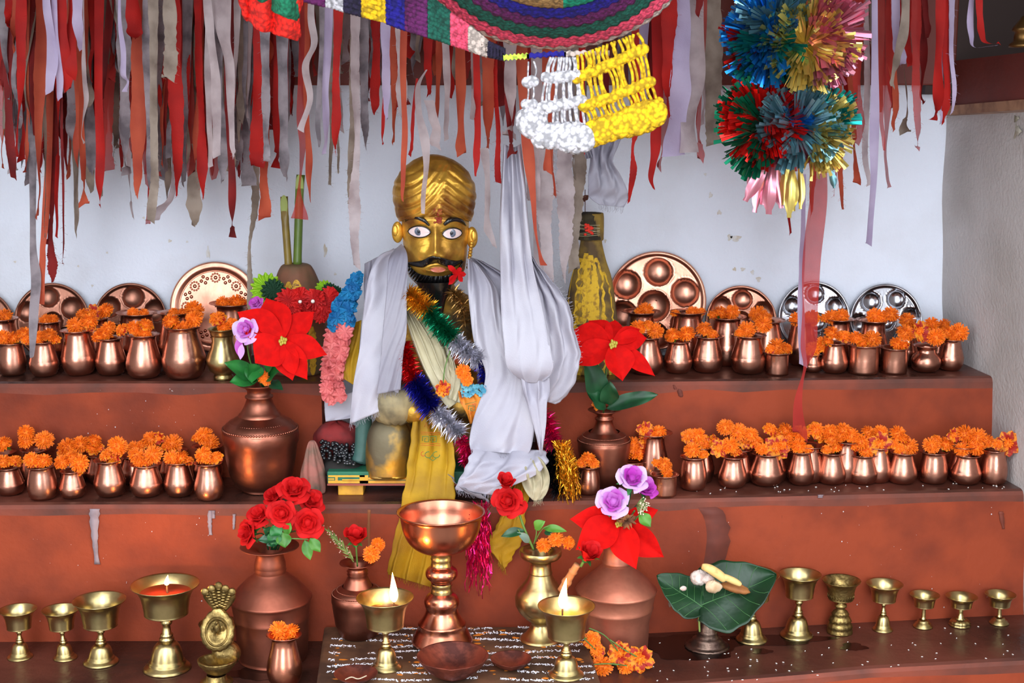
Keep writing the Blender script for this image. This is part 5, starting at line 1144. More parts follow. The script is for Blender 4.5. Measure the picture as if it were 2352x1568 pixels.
# cones
def cone(name, label, cx, prof, Y, m, streak, ms):
    x = W(cx, 800, Y).x; o = thing(name, label, 'cone', (x, Y, Z2)); P_ = cr(prof, 40); q = PX(Y)
    md = lambda a, z: 1 + .025 * sin(5 * a + 30 * z) + .012 * sin(13 * a)
    pr = [(hw * q, vz(cx, py, Y)) for py, hw in P_]; pr[-1] = (pr[-1][0], Z2 + .0005)
    pr = [p for p in pr if p[1] >= Z2]; mb = MB(); mb.lathe(list(reversed(pr)), 56, M=Matrix.Translation((x, Y, 0)), mod=md); mb.build('cone_body', m, parent=o)
    s = MB()
    for x0, y0, y1, w in streak:
        n = 22; L = []; R = []
        for i in range(n):
            py = lerp(y0, y1, i / (n - 1)); hw = interp(sorted(P_), py); z = vz(cx, py, Y)
            for lst, sg in ((L, -1), (R, 1)):
                xx = (x0 - cx) * (hw / interp(sorted(P_), y1)) + sg * w / 2 * (.65 + .5 * abs(sin(i * 1.3 + x0)) ) * min(1, .2 + sin(pi * (i + .5) / n) * 1.6)
                xx = max(-hw * .97, min(hw * .97, xx)); a = -math.acos(xx / hw); r = hw * q * md(a, z) + .0014
                lst.append((x + r * cos(a), Y + r * sin(a), z))
        s.add(L + R, [(i, i + 1, n + i + 1, n + i) for i in range(n - 1)])
    s.build('yellow_powder_streaks', ms, parent=o); return o
TERR = mat('brown_clay', (122, 78, 56), .75, 0, (92, 74, 50), 13, .42, .64, bump=.5, bscale=40); GS = mat('gold_powder', (200, 152, 40), .55, .3, (116, 86, 34), 80, .5, .66, bump=.5, bscale=150)
cone('clay_cone', 'domed brown clay cone with gold streaks, two cane stalks on top', 685, [(604, 3), (606, 26), (614, 36), (640, 47), (680, 58), (740, 68), (800, 70), (852, 67), (880, 66)], 3.36, TERR, [(672, 640, 700, 16), (694, 636, 700, 18), (706, 650, 860, 18), (724, 740, 850, 14), (690, 720, 800, 16)], GS)
MOSS = mat('ochre_crust', (140, 112, 44), .85, 0, (84, 64, 40), 18, .44, .62, bump=.8, bscale=60)
oc = cone('clay_cone', 'tall yellow powdered clay cone tied with threads at its neck', 1356, [(488, 1), (490, 20), (494, 27), (546, 28), (552, 24), (575, 28), (600, 34), (640, 46), (700, 56), (740, 63), (800, 70), (850, 74), (880, 74)], 3.38, MOSS, [(1300, 590, 860, 26), (1324, 578, 860, 26), (1350, 582, 860, 28), (1376, 588, 860, 26), (1402, 620, 860, 24), (1340, 590, 730, 16), (1366, 610, 840, 16)], mat('yellow_powder', (206, 164, 36), .8, 0, (150, 112, 34), 90, .5, .64, bump=.7, bscale=160))
mb = MB(); q = PX(3.38)
turned(mb, 1354, [(549, 29), (548, 31), (520, 29), (494, 28), (488, 24), (487, 2)], 3.38, W(1354, 520, 3.38).x, mod=lambda a, z: 1 + .04 * sin(7 * a + 90 * z) + .03 * sin(15 * a)); mb.build('burnt_neck', mat('burnt_olive', (64, 54, 32), .9, 0, (40, 32, 22), 40, .4, .6, bump=.9, bscale=90), parent=oc)
mb = MB(); xc = W(1354, 520, 3.38).x
for k in range(7):
    zz = vz(1354, 514 + k * 4, 3.38); tl = rn(.006); mb.tube([(xc + 31.5 * q * cos(a * .2), 3.38 + 31.5 * q * sin(a * .2), zz + tl * cos(a * .2)) for a in range(32)], .0006, 4)
mb.build('tied_thread', mat('pale_thread', (190, 176, 140), .9), parent=oc)
mb = MB()
for k in range(16): mb.ball(tuple(W(1352 + rn(11), 524 + rn(12), 3.38) + Vector((0, -33 * q, 0))), (.004, .0015, .003), 6, 4)
mb.build('vermilion_mark', mat('bright_vermilion', (220, 50, 34), .9), parent=oc)
mb = MB(); mb.tube([W(1344, 490, 3.38), W(1344, 435, 3.38)], .001, 5); mb.leaf(W(1340, 458, 3.38), W(1352, 448, 3.37), .014, (0, -1, 0)); mb.leaf(W(1344, 455, 3.38), W(1336, 462, 3.37), .012, (0, -1, 0))
tag(mb.build('incense_stick', mat('incense_brown', (84, 44, 32), .9), loc=tuple(W(1344, 490, 3.38))), 'thin dark incense stick stuck in the top of the yellow cone', 'incense stick')
# cane stalks
for lab, x0, y0, x1, y1, r, c1, c2 in (('shorter yellowish cane stalk with slanted cut end, stuck in the domed cone', 663, 612, 651, 452, 8.6, (132, 110, 36), (96, 70, 28)), ('taller green cane stalk stuck in the domed cone', 683, 610, 689, 402, 9.6, (92, 114, 36), (62, 84, 34))):
    Y = 3.35; q = PX(Y); o = thing('cane_stalk', lab, 'cane', tuple(W(x0, y0, Y))); A = W(x0, y0, Y); B = W(x1, y1, Y); mb = MB()
    P_ = [A.lerp(B, i / 20) for i in range(21)]; mb.tube(P_, [r * q * (1 + (.06 if i in (1, 14) else 0)) for i in range(21)], 14)
    for i, v in enumerate(mb.v):   # slanted cut
        v = Vector(v); t = (v - B).z / (50 * q)
        if t > -1: 
            f = (t + 1); mb.v[i] = (v.x, max(v.y, B.y - r * q + f * r * q * 2.2), v.z)
    mb.build('cane', mat('cane_%d' % x0, c1, .45, 0, c2, 9, .4, .65, coat=.2), parent=o)
    k = MB(); C_ = A.lerp(B, .885) ; k.lathe([(1e-4, .0), (r * q * .8, 0), (r * q * .95, .0008)], 20, M=Matrix.Translation(C_ + Vector((0, -.0005, 0))) @ Matrix.Diagonal((1, 1, 2.7, 1)) @ Matrix.Rotation(radians(78), 4, 'X'), cap0=False); k.build('cut_face', mat('cane_pith', (152, 166, 90), .6), parent=o)
# ------------------------------------------------------------------ draped cloths
def cmat(name, c, c2=None, rough=.75, trans=.35, alpha=1.0, sheen=0, scale=9, bump=.25, lo=.4, hi=.65, bscale=420, **k):
    return mat(name, c, rough, 0, c2, scale, lo, hi, trans=trans, alpha=alpha, sheen=sheen, bump=bump, bscale=bscale, **k)
SATIN = cmat('white_satin', (204, 200, 211), (184, 180, 195), .38, .3, scale=6)
SATINS = cmat('sheer_white_silk', (184, 180, 192), (162, 158, 174), .4, .35, .84, scale=6)
CREAMS = cmat('cream_cloth', (214, 204, 172), (176, 166, 136), .7, .25)
YELS = cmat('yellow_scarf', (206, 160, 24), (168, 124, 26), .7, .3, scale=12)
BROC = mat('orange_brocade', (216, 130, 34), .6, 0, (188, 86, 28), 60, .5, .6, trans=.15)
def cloth(name, label, rows, m, folds=3, amp=.008, nu=40, nv=60, fringe=0, cat='scarf', parent=None, group=None, fsag=0, edge=.0, seed=0, tag_=True, crease=.0, thick=.0009):
    R = cr(rows, nv + 1); rs = random.Random(seed); ph = rs.uniform(0, 6); ks = [rs.uniform(.6, 1.5) for _ in range(4)]
    def pt(u, v):
        r = R[min(nv, max(0, int(round(v * nv))))]
        xl, yl, xr, yr, Y = r
        uu = u + .035 * sin(2 * pi * u * folds + ph + 2.2 * v) * (0 < u < 1)
        d = amp * (sin(2 * pi * (u * folds + .4 * sin(2.4 * v + ph)) + ph) + .22 * sin(2 * pi * (u * folds * 1.7 * ks[0] + 1.1 * v) + ks[1] * 5)) * (.55 + .45 * sin(ks[2] * 5 * v + 1))
        d += crease * (sin(14 * v * ks[3] + 5 * u) * sin(9 * u + 6 * v * ks[1]) + .6 * abs(sin(23 * v + 11 * u * ks[0])))
        e = edge * (sin(31 * v + ph) + .7 * sin(57 * v * ks[0])) * abs(u - .5) * 2
        return W(lerp(xl, xr, uu) + e * (1 if u > .5 else -1), lerp(yl, yr, uu) + fsag * sin(pi * uu), Y + d)
    mb = MB(); mb.grid(pt, nu, nv)
    c = W((rows[0][0] + rows[0][2]) / 2, rows[0][1], rows[0][4])
    o = mb.build(name, m, loc=tuple(c), parent=parent, solid=thick)
    if parent is None:
        o['_w'] = tuple(c)
        if tag_: tag(o, label, cat, group)
    if fringe:
        f = MB()
        for i in range(int(fringe)):
            u = i / fringe; p = pt(u, 1.0); q = PX(p.y); L = rs.uniform(7, 15) * q
            f.tube([p + Vector((0, 0, .001)), p + Vector((rs.uniform(-.0015, .0015), rs.uniform(-.002, 0), -L * .5)), p + Vector((rs.uniform(-.004, .004), rs.uniform(-.003, 0), -L))], .00035, 3)
        if parent is None: f.build('thread_fringe', m, parent=o)
    return o
# left scarf: two tails from the shoulder
cloth('white_scarf', 'grey-white silk scarf tail hanging widest from statue shoulder beside the paper garland', [(905, 572, 935, 560, 3.16), (868, 590, 932, 600, 3.12), (846, 640, 930, 660, 3.09), (834, 720, 932, 740, 3.07), (826, 800, 930, 812, 3.06), (812, 880, 920, 880, 3.05), (804, 974, 905, 930, 3.05)], SATIN, 1.6, .008, fringe=34, seed=3, crease=.003)
cloth('white_scarf', 'short front scarf tail lying over the wider one beside the statue face', [(905, 575, 922, 560, 3.13), (893, 600, 936, 590, 3.075), (888, 680, 934, 680, 3.05), (880, 760, 934, 760, 3.04), (874, 830, 926, 815, 3.035), (866, 905, 920, 895, 3.03)], SATINS, .8, .004, fringe=20, seed=5, crease=.0022)
cloth('white_scarf', 'translucent scarf over the statue shoulder behind the hanging tails', [(838, 605, 905, 570, 3.17), (836, 660, 900, 650, 3.14), (838, 720, 900, 720, 3.13)], SATINS, 3, .006, nv=24, seed=6, crease=.002)
# right shoulder scarf with long tail
cloth('white_scarf', 'long silk scarf tail from the statue shoulder down to its lap, frayed hem', [(1074, 592, 1100, 610, 3.12), (1074, 650, 1140, 660, 3.07), (1080, 720, 1150, 720, 3.05), (1090, 790, 1170, 790, 3.04), (1114, 850, 1200, 850, 3.035), (1108, 900, 1215, 900, 3.03), (1088, 960, 1228, 960, 3.02), (1078, 1010, 1222, 1020, 3.015), (1082, 1034, 1212, 1044, 3.015)], SATIN, 1.5, .009, fringe=44, seed=8, crease=.003)
cloth('white_scarf', 'crumpled shoulder scarf folded behind the long hanging white cloth', [(1078, 590, 1110, 600, 3.15), (1090, 620, 1190, 650, 3.12), (1120, 680, 1215, 700, 3.11), (1150, 740, 1225, 760, 3.1)], SATINS, 3, .008, nv=30, seed=9, crease=.002)
# long cloth hanging from the canopy, gathered in a bag-like loop
cloth('white_scarf', 'long white satin cloth hanging from above in a bag-shaped loop', [(1158, 330, 1196, 330, 3.03), (1152, 420, 1206, 420, 3.02), (1148, 520, 1214, 520, 3.01), (1150, 620, 1224, 610, 3.0), (1152, 720, 1244, 700, 2.99), (1158, 790, 1262, 790, 2.98), (1164, 840, 1272, 845, 2.98), (1190, 868, 1250, 874, 3.0)], SATIN, 2.5, .009, fsag=8, seed=11, crease=.0022)
cloth('white_scarf', 'wide satin loop beside the yellow cone, frayed along its slanting edge', [(1212, 585, 1222, 588, 3.08), (1216, 630, 1262, 640, 3.06), (1226, 690, 1302, 690, 3.05), (1236, 750, 1318, 750, 3.04), (1240, 810, 1332, 810, 3.04), (1226, 860, 1326, 860, 3.04), (1216, 900, 1302, 908, 3.05), (1240, 918, 1276, 928, 3.06)], SATIN, 3, .009, fringe=0, seed=12, edge=1.5, crease=.0035)
cloth('white_scarf', 'folded satin end pulled sideways under the loop, above the lap', [(1196, 862, 1262, 868, 3.0), (1202, 900, 1262, 900, 3.0), (1212, 930, 1256, 925, 3.0), (1226, 980, 1254, 975, 3.0), (1238, 1030, 1246, 1034, 3.0), (1240, 1044, 1244, 1046, 3.0)], SATIN, 2, .006, nv=36, seed=13, crease=.001)
mb = MB(); rs = random.Random(4)
for t in range(40):
    py = 640 + t * 5; px = interp([(640, 1262), (690, 1302), (750, 1318), (840, 1332)], py); p = W(px - 2, py, 3.05); mb.tube([p, p + Vector((.005 + rs.uniform(0, .008), rs.uniform(-.004, .004), .004 + rs.uniform(-.004, .004)))], .0004, 3)
tag(mb.build('loose_threads', SATIN, loc=tuple(W(1300, 690, 3.05))), 'loose white threads fraying off the satin loop beside the yellow cone', 'threads')
cloth('white_scarf', 'crumpled white cloth over the statue lap, spreading toward the goblet', [(1088, 1024, 1250, 1034, 3.03), (1078, 1050, 1258, 1060, 3.0), (1066, 1080, 1228, 1092, 2.985), (1052, 1105, 1170, 1118, 2.98), (1045, 1125, 1140, 1138, 2.985)], SATIN, 3, .006, nv=30, fringe=50, seed=15, crease=.002, edge=2)
cloth('white_scarf', 'thin grey frayed strip dangling between goblet and double rose', [(1030, 1088, 1040, 1096, 2.99), (1050, 1112, 1058, 1122, 2.985), (1085, 1130, 1095, 1142, 2.98), (1112, 1140, 1122, 1150, 2.98), (1116, 1180, 1122, 1180, 2.98), (1108, 1210, 1116, 1212, 2.98)], cmat('grey_gauze', (176, 168, 176), (130, 124, 130), .8, .4, .85), 1, .002, nu=6, nv=40, seed=16, edge=2.5)
cloth('cream_cloth', 'cream cloth bundle hanging at the lap edge beside the dark tinsel', [(1205, 1060, 1236, 1045, 3.02), (1196, 1080, 1252, 1066, 3.0), (1200, 1110, 1262, 1095, 2.99), (1212, 1135, 1258, 1125, 2.985), (1226, 1150, 1246, 1146, 2.99)], CREAMS, 2.5, .012, nv=30, fringe=18, seed=17, crease=.003)
cloth('cream_scarf', 'cream pleated scarf running diagonally across the statue chest', [(928, 712, 946, 706, 3.1), (936, 745, 978, 738, 3.075), (950, 790, 1010, 780, 3.06), (970, 840, 1030, 830, 3.05), (990, 880, 1046, 862, 3.045), (1012, 915, 1062, 890, 3.045), (1030, 938, 1058, 918, 3.05)], CREAMS, 3.5, .008, seed=18, crease=.001)
cloth('cream_scarf', 'knotted cream scarf end beside the upper marigold on the chest', [(1010, 796, 1030, 792, 3.06), (1018, 830, 1042, 826, 3.045), (1024, 860, 1050, 850, 3.04), (1034, 880, 1064, 880, 3.04), (1030, 915, 1056, 925, 3.04)], CREAMS, 2, .008, nv=30, seed=19, crease=.003)
# yellow printed scarves flowing over the step edge
ys1 = cloth('yellow_scarf', 'yellow printed scarf flowing from the statue lap behind the goblet', [(950, 958, 1010, 955, 3.07), (944, 1000, 1038, 1000, 3.05), (938, 1050, 1044, 1050, 3.03), (932, 1100, 1044, 1100, 3.02), (924, 1145, 1044, 1145, 3.01), (914, 1200, 1034, 1200, 3.008), (902, 1250, 1012, 1250, 3.008), (892, 1300, 994, 1320, 3.01), (890, 1318, 990, 1348, 3.01)], YELS, 3, .008, nv=90, fringe=40, seed=20, crease=.001, edge=1)
cloth('yellow_scarf', 'mustard scarf tail hanging below the double red rose', [(1186, 1070, 1216, 1075, 3.04), (1172, 1130, 1212, 1140, 3.02), (1150, 1190, 1204, 1200, 3.0), (1126, 1230, 1196, 1245, 3.0), (1120, 1256, 1176, 1280, 3.005), (1146, 1290, 1160, 1308, 3.005)], YELS, 2, .007, nv=60, fringe=26, seed=21, crease=.002, edge=2)
cloth('brocade_wrap', 'orange gold brocade wrap on the statue arm beside the blue blossoms', [(1052, 898, 1078, 895, 3.035), (1058, 925, 1106, 915, 3.03), (1072, 950, 1104, 935, 3.03), (1080, 975, 1098, 960, 3.035)], BROC, 2, .006, nv=20, seed=22)
# print: green key pattern and pink cloud curls, thin on the yellow scarf
PRG = mat('green_print', (70, 120, 60), .7); PRR = mat('red_print', (200, 84, 30), .7)
mb = MB(); mr = MB()
def ln(b, pts, Y, r=.0008): b.tube([tuple(W(x, y, Y)) for x, y in pts], r, 4)
for ox in (970, 988): ln(mb, [(ox, 1012), (ox, 1002), (ox + 14, 1002), (ox + 14, 1014), (ox + 5, 1014), (ox + 5, 1007), (ox + 9, 1007)], 3.033)
for ox in (984, 1002): ln(mb, [(ox + 8 * cos(t * .5), 1044 + 7 * sin(t * .5)) for t in range(11)], 3.014)
ln(mb, [(986, 1052), (994, 1058), (1002, 1052)], 3.014)
for yy in (992, 996, 1018, 1022): ln(mr, [(966, yy), (1012, yy + 1)], 3.036 - (yy - 992) * .0006, .0005)
ln(mr, [(972 + 5 * cos(t * .6), 1042 + 5 * sin(t * .6)) for t in range(9)], 3.014); ln(mr, [(975, 980), (978, 970), (984, 984), (990, 968), (996, 982)], 3.045, .0006)
mb.build('green_print', PRG, parent=ys1); mr.build('red_print', PRR, parent=ys1)
mb = MB(); ln(mb, [(1076, 940), (1076, 932), (1090, 932), (1090, 943), (1081, 943), (1081, 938), (1085, 938)], 3.018); ln(mb, [(1068, 928), (1094, 922)], 3.02, .0005)
tag(mb.build('green_key_motif', PRG, loc=tuple(W(1080, 940, 3.018))), 'green key motif stitched on the orange brocade wrap', 'motif')
# background cloths behind the paper garland
yb = cloth('yellow_cloth', 'plain yellow cloth panel behind the pink paper garland', [(800, 745, 830, 735, 3.15), (775, 790, 826, 790, 3.14), (764, 830, 822, 830, 3.13), (790, 870, 814, 885, 3.12)], YELS, 2, .006, nv=24, seed=23)
cloth('white_cloth', 'small white cloth flap below the pink paper garland', [(746, 918, 812, 900, 3.16), (746, 945, 808, 945, 3.155), (748, 968, 806, 960, 3.15)], SATIN, 1, .003, nv=14, seed=24)
# ------------------------------------------------------------------ tinsel garlands
def fmat(name, c, rough=.26): return mat(name, c, rough, .85)
TIN = {k: fmat('tinsel_' + k, c) for k, c in dict(gold=(226, 160, 40), green=(20, 140, 98), silver=(214, 212, 222), red=(210, 20, 28), navy=(40, 40, 160), magenta=(220, 30, 106), black=(30, 30, 36), bronze=(150, 110, 60)).items()}
def tinsel(o, key, pts, rad, n, name='tinsel_segment', seed=0, flat=.75):
    rs = random.Random(seed); P_ = [Vector(W(*p)) for p in pts]; C_ = [Vector(t) for t in cr([tuple(p) for p in P_], 60)]; mb = MB(); q = PX(pts[0][2]); R = rad * q
    mb.tube(C_, .0012, 5)
    for i in range(int(n * .62)):
        t = rs.random() * 58; k = int(t); p = C_[k].lerp(C_[k + 1], t - k); d = (C_[k + 1] - C_[k]).normalized()
        v = Vector((rs.gauss(0, 1), rs.gauss(0, 1) - .25, rs.gauss(0, 1))); v = (v - d * v.dot(d) * .6); v.normalize(); v.z -= .12
        L = R * rs.uniform(.6, 1.1); w = R * .035 + .0003; s = v.cross(Vector((rs.random(), rs.random(), rs.random()))).normalized() * w
        m_ = p + v * L * .55 + Vector((0, 0, .08 * L)); e = p + v * L
        a = len(mb.v); mb.v += [tuple(p - s), tuple(p + s), tuple(m_ + s * .9), tuple(m_ - s * .9), tuple(e)]; mb.f += [[a, a + 1, a + 2, a + 3], [a + 3, a + 2, a + 4]]; mb.m += [0, 0]
    x = mb.build(name, TIN[key], parent=o, smooth=False); x['label'] = key + ' tinsel'; return x
o = thing('tinsel_garland', 'tinsel garland changing gold, green, silver and navy across the statue chest', 'garland', tuple(W(1010, 740, 3.08)))
tinsel(o, 'gold', [(938, 672, 3.07), (958, 690, 3.06), (985, 712, 3.06)], 34, 900, seed=1)
tinsel(o, 'green', [(985, 715, 3.06), (1010, 745, 3.05), (1040, 775, 3.045)], 34, 1000, seed=2)
tinsel(o, 'silver', [(1045, 782, 3.045), (1075, 808, 3.04), (1100, 828, 3.04)], 34, 1000, seed=3)
tinsel(o, 'navy', [(1100, 832, 3.05), (1112, 862, 3.05), (1116, 885, 3.05)], 20, 400, seed=4)
o = thing('tinsel_garland', 'tinsel garland changing red, navy, silver and magenta down to the lap', 'garland', tuple(W(980, 900, 3.05)))
tinsel(o, 'red', [(925, 790, 3.06), (935, 830, 3.055), (948, 872, 3.05)], 32, 1100, seed=5)
tinsel(o, 'navy', [(952, 875, 3.045), (972, 905, 3.04), (992, 938, 3.035)], 36, 1300, seed=6)
tinsel(o, 'silver', [(1002, 945, 3.035), (1030, 970, 3.03), (1056, 995, 3.03)], 34, 1000, seed=7)
tinsel(o, 'magenta', [(1058, 1008, 3.03), (1072, 1035, 3.03), (1066, 1062, 3.03)], 26, 600, seed=8)
o = thing('tinsel_garland', 'thin bronze wiry tinsel behind the statue beard', 'garland', tuple(W(1060, 720, 3.08)))
tinsel(o, 'bronze', [(1040, 672, 3.08), (1062, 700, 3.07), (1068, 745, 3.07)], 28, 420, seed=9)
o = thing('tinsel_garland', 'magenta tinsel at the lap beside the beaded copper vase', 'garland', tuple(W(1265, 1000, 3.06)))
tinsel(o, 'magenta', [(1244, 950, 3.06), (1262, 985, 3.06), (1270, 1020, 3.06)], 32, 900, seed=10)
o = thing('tinsel_garland', 'black tinsel lying between the cream bundle and gold tassel', 'garland', tuple(W(1275, 1100, 3.04)))
tinsel(o, 'black', [(1262, 1040, 3.05), (1275, 1085, 3.04), (1285, 1128, 3.04)], 34, 1000, seed=11)
def tassel(name, label, key, pts, w, n, ln_, seed):
    rs = random.Random(seed); o = thing(name, label, 'tassel', tuple(W(*pts[0]))); mb = MB(); C_ = cr([tuple(W(*p)) for p in pts], 20)
    for i in range(n):
        k = rs.randint(0, 9); p = Vector(C_[k]) + Vector((rs.uniform(-1, 1) * w * .5 * PX(3), rs.uniform(-.01, .01), 0)); P_ = [p]; L = ln_ * PX(3) * rs.uniform(.5, 1.05)
        for j in range(1, 8):
            f = j / 7; k2 = min(19, int(k + f * 12)); P_.append(Vector((lerp(p.x, C_[k2][0], .6) + rs.uniform(-1, 1) * .004 + (p.x - C_[k][0]) * f * .8, p.y + rs.uniform(-.004, .004), p.z - L * f)))
        Lp = []; Rp = []
        for j, c in enumerate(P_):
            a = rs.uniform(0, 3); s = Vector((cos(a), sin(a), 0)) * .0013; Lp.append(c - s); Rp.append(c + s)
        mb.add(Lp + Rp, [(j, j + 1, 8 + j + 1, 8 + j) for j in range(7)])
    mb.build('tassel_strands', TIN[key], parent=o, smooth=False); return o
tassel('foil_tassel', 'magenta foil tassel hanging between goblet and mustard scarf', 'magenta', [(1105, 1150, 2.965), (1100, 1200, 2.96), (1098, 1260, 2.96), (1098, 1310, 2.96)], 52, 170, 150, 1)
tassel('foil_tassel', 'shredded gold foil tassel beside the small barrel-shaped pot', 'gold', [(1288, 1010, 3.04), (1300, 1050, 3.03), (1306, 1100, 3.02), (1312, 1140, 3.02)], 46, 230, 95, 2)
# marigolds and blossoms on the chest
om = marigold(W(1017, 892, 3.02), 36 * PX(3), 2, 'marigold hanging head down on the cream chest scarf', tilt=(1.3, .1)); add_stem(om, [W(1018, 880, 3.02), W(1022, 845, 3.02), W(1034, 805, 3.03)])
marigold(W(1064, 854, 3.02), 38 * PX(3), 0, 'upper marigold beside silver tinsel on the chest', tilt=(1.2, .1)); marigold(W(1072, 872, 3.015), 32 * PX(3), 1, 'lower marigold above the blue blossoms on the chest', tilt=(1.3, -.2))
mb = MB(); rs = random.Random(8)
for i in range(46):
    c = W(rs.uniform(1060, 1112), rs.uniform(884, 908), 3.03 + rs.uniform(-.006, .01))
    for k in range(5): a = 2 * pi * k / 5 + i; mb.leaf(c, c + Vector((cos(a) * .006, -.002, sin(a) * .006)), .005, (0, -1, 0), n=3, m=2, peak=.7)
tag(mb.build('blue_blossoms', mat('pale_blue_blossom', (120, 190, 206), .6, 0, (60, 140, 170), 60, trans=.2), loc=tuple(W(1085, 896, 3.03))), 'cluster of tiny pale blue blossoms on the statue arm', 'flowers')
cloth('orange_cloth', 'orange cloth patch on the chest under green tinsel', [(1024, 795, 1056, 790, 3.07), (1028, 815, 1062, 812, 3.06), (1032, 838, 1060, 836, 3.06)], cmat('orange_cloth', (214, 100, 44), (176, 70, 36)), 2, .005, nv=14, seed=30)
mb = MB(); 
for k in range(9): a = W(1052, 628, 3.07); mb.leaf(a, a + Vector((rn(.022), -.01 - random.random() * .01, rn(.022))), .012, (rn(), -1, rn()), n=5, m=3, peak=.7)
tag(mb.build('red_blossom', REDR, loc=tuple(W(1058, 632, 3.07))), 'small red blossom tucked by the beard at the silk scarf', 'flower')
# ------------------------------------------------------------------ paper flower garland at the statue's side
PB = mat('blue_crepe_paper', (24, 134, 186), .7, 0, (12, 100, 160), 40, .4, .6, trans=.3); PP = mat('pink_crepe_paper', (238, 134, 132), .7, 0, (222, 110, 112), 40, .4, .6, trans=.3)
PR = mat('red_crepe_paper', (222, 32, 30), .7, 0, (190, 20, 24), 40, .4, .6, trans=.25); PG = mat('dark_green_paper', (16, 62, 36), .7, trans=.15); PL = mat('lime_paper', (158, 206, 40), .7, trans=.3); PC = mat('white_bead', (240, 230, 220), .4)
def ruffle(o, c, r, m, ax=(0, -1, .1), n=18, layers=3, name='paper_flower', seed=0, ctr=False):
    rs = random.Random(seed); A = Vector(ax).normalized(); U = A.cross(Vector((0, 0, 1))).normalized(); V = A.cross(U); mb = MB()
    for L in range(layers):
        rr = r * (1 - .22 * L); ph = rs.uniform(0, 6); off = A * (.0035 * L)
        mb.grid(lambda u, v: c + off + (U * cos(2 * pi * u) + V * sin(2 * pi * u)) * (rr * v * (1 + .09 * sin(n * 2 * pi * u + ph))) + A * (.22 * rr * v * sin(n * 2 * pi * u + ph) + .15 * rr * v * v * sin(5 * 2 * pi * u + ph)), n * 6, 4, wrap=True)
    x = mb.build(name, m, parent=o)
    if ctr: k = MB(); k.ball(tuple(c + A * .013), .0045, 10, 8); k.build('white_bead', PC, parent=o)
o = thing('paper_garland', 'paper flower garland, blue above and pink below, hanging beside the statue', 'garland', tuple(W(800, 740, 3.14)))
path = cr([(822, 635), (806, 668), (792, 705), (782, 742), (776, 780), (766, 830), (762, 870), (768, 912)], 24)
rs = random.Random(3)
for i, (px, py) in enumerate(path):
    m = PB if py < 745 else PP; w = interp([(635, 14), (700, 26), (745, 27), (800, 28), (850, 24), (925, 24)], py)
    for k in range(2): ruffle(o, W(px + (k - .5) * w * .9 + rs.uniform(-3, 3), py + rs.uniform(-4, 4), 3.12 + rs.uniform(-.012, .012)), w * .72 * PX(3.12), m, (rs.uniform(-.7, .7), -1, rs.uniform(-.6, .6)), n=7, layers=2, seed=i * 2 + k)
o = thing('paper_garland', 'red paper rosette string across the domed clay cone', 'garland', tuple(W(690, 700, 3.22)))
for i, (px, py, r, cc) in enumerate([(662, 690, 28, 0), (688, 688, 30, 1), (706, 708, 22, 0), (724, 688, 26, 1), (745, 706, 24, 0), (758, 682, 24, 0), (672, 706, 22, 0), (736, 722, 20, 0), (765, 700, 16, 0)]):
    ruffle(o, W(px, py, 3.2 + .01 * (i % 3)), r * PX(3.2), PR, (rs.uniform(-.4, .4), -1, rs.uniform(-.2, .4)), n=13, layers=3, seed=50 + i, ctr=bool(cc))
for lab, L in (('green paper rosette with lime ruffle beside the embossed tray', [(612, 662, 34, PL, .015), (628, 668, 27, PG, 0), (600, 680, 20, PL, .01)]), ('green and lime paper rosette between red rosettes and blue paper flowers', [(745, 664, 20, PL, .015), (757, 668, 18, PG, 0), (770, 672, 16, PG, 0)])):
    o = thing('paper_rosette', lab, 'rosette', tuple(W(L[0][0], L[0][1], 3.25)))
    for i, (px, py, r, m, dy) in enumerate(L): ruffle(o, W(px, py, 3.24 + dy), r * PX(3.24), m, (.1, -1, .2), n=15, layers=3, seed=70 + i)
# ------------------------------------------------------------------ cloth strips hanging from the beam
RC = {
 'R': ('bright red', cmat('strip_bright_red', (196, 26, 18), (158, 16, 14), trans=.35)), 'D': ('dark red', cmat('strip_dark_red', (136, 22, 22), (100, 16, 18), trans=.3)),
 'O': ('faded orange-red', cmat('strip_faded_orange', (206, 92, 62), (176, 66, 46), trans=.4)), 'S': ('sheer red', cmat('strip_sheer_red', (198, 52, 46), (172, 36, 34), trans=.45, alpha=.78)),
 'G': ('dusty grey', cmat('strip_grey', (158, 148, 154), (106, 98, 104), scale=22, trans=.3)), 'B': ('dirty beige', cmat('strip_beige', (168, 152, 138), (128, 112, 100), scale=18, trans=.35)),
 'L': ('pale lilac', cmat('strip_lilac', (202, 188, 218), (178, 162, 196), trans=.35)), 'W': ('off-white', cmat('strip_offwhite', (206, 190, 192), (170, 152, 154), scale=16, trans=.4, alpha=.93)),
}
REG = [(0, 'near the photo edge above the dark tray'), (130, 'above the two dimpled copper trays'), (260, 'above the plain trays and embossed tray gap'), (400, 'above the embossed tray'), (560, 'above the cane stalks'), (730, 'between cane stalks and turban'), (900, 'over the golden turban'), (1100, 'between turban and white crochet fringe'), (1290, 'behind the crochet fringe'), (1450, 'between yellow crochet fringe and foil balls'), (1660, 'behind the foil balls'), (1960, 'beside the foil balls toward the side wall'), (2080, 'in the corner before the side beam')]
STR = []; BULK = MB()
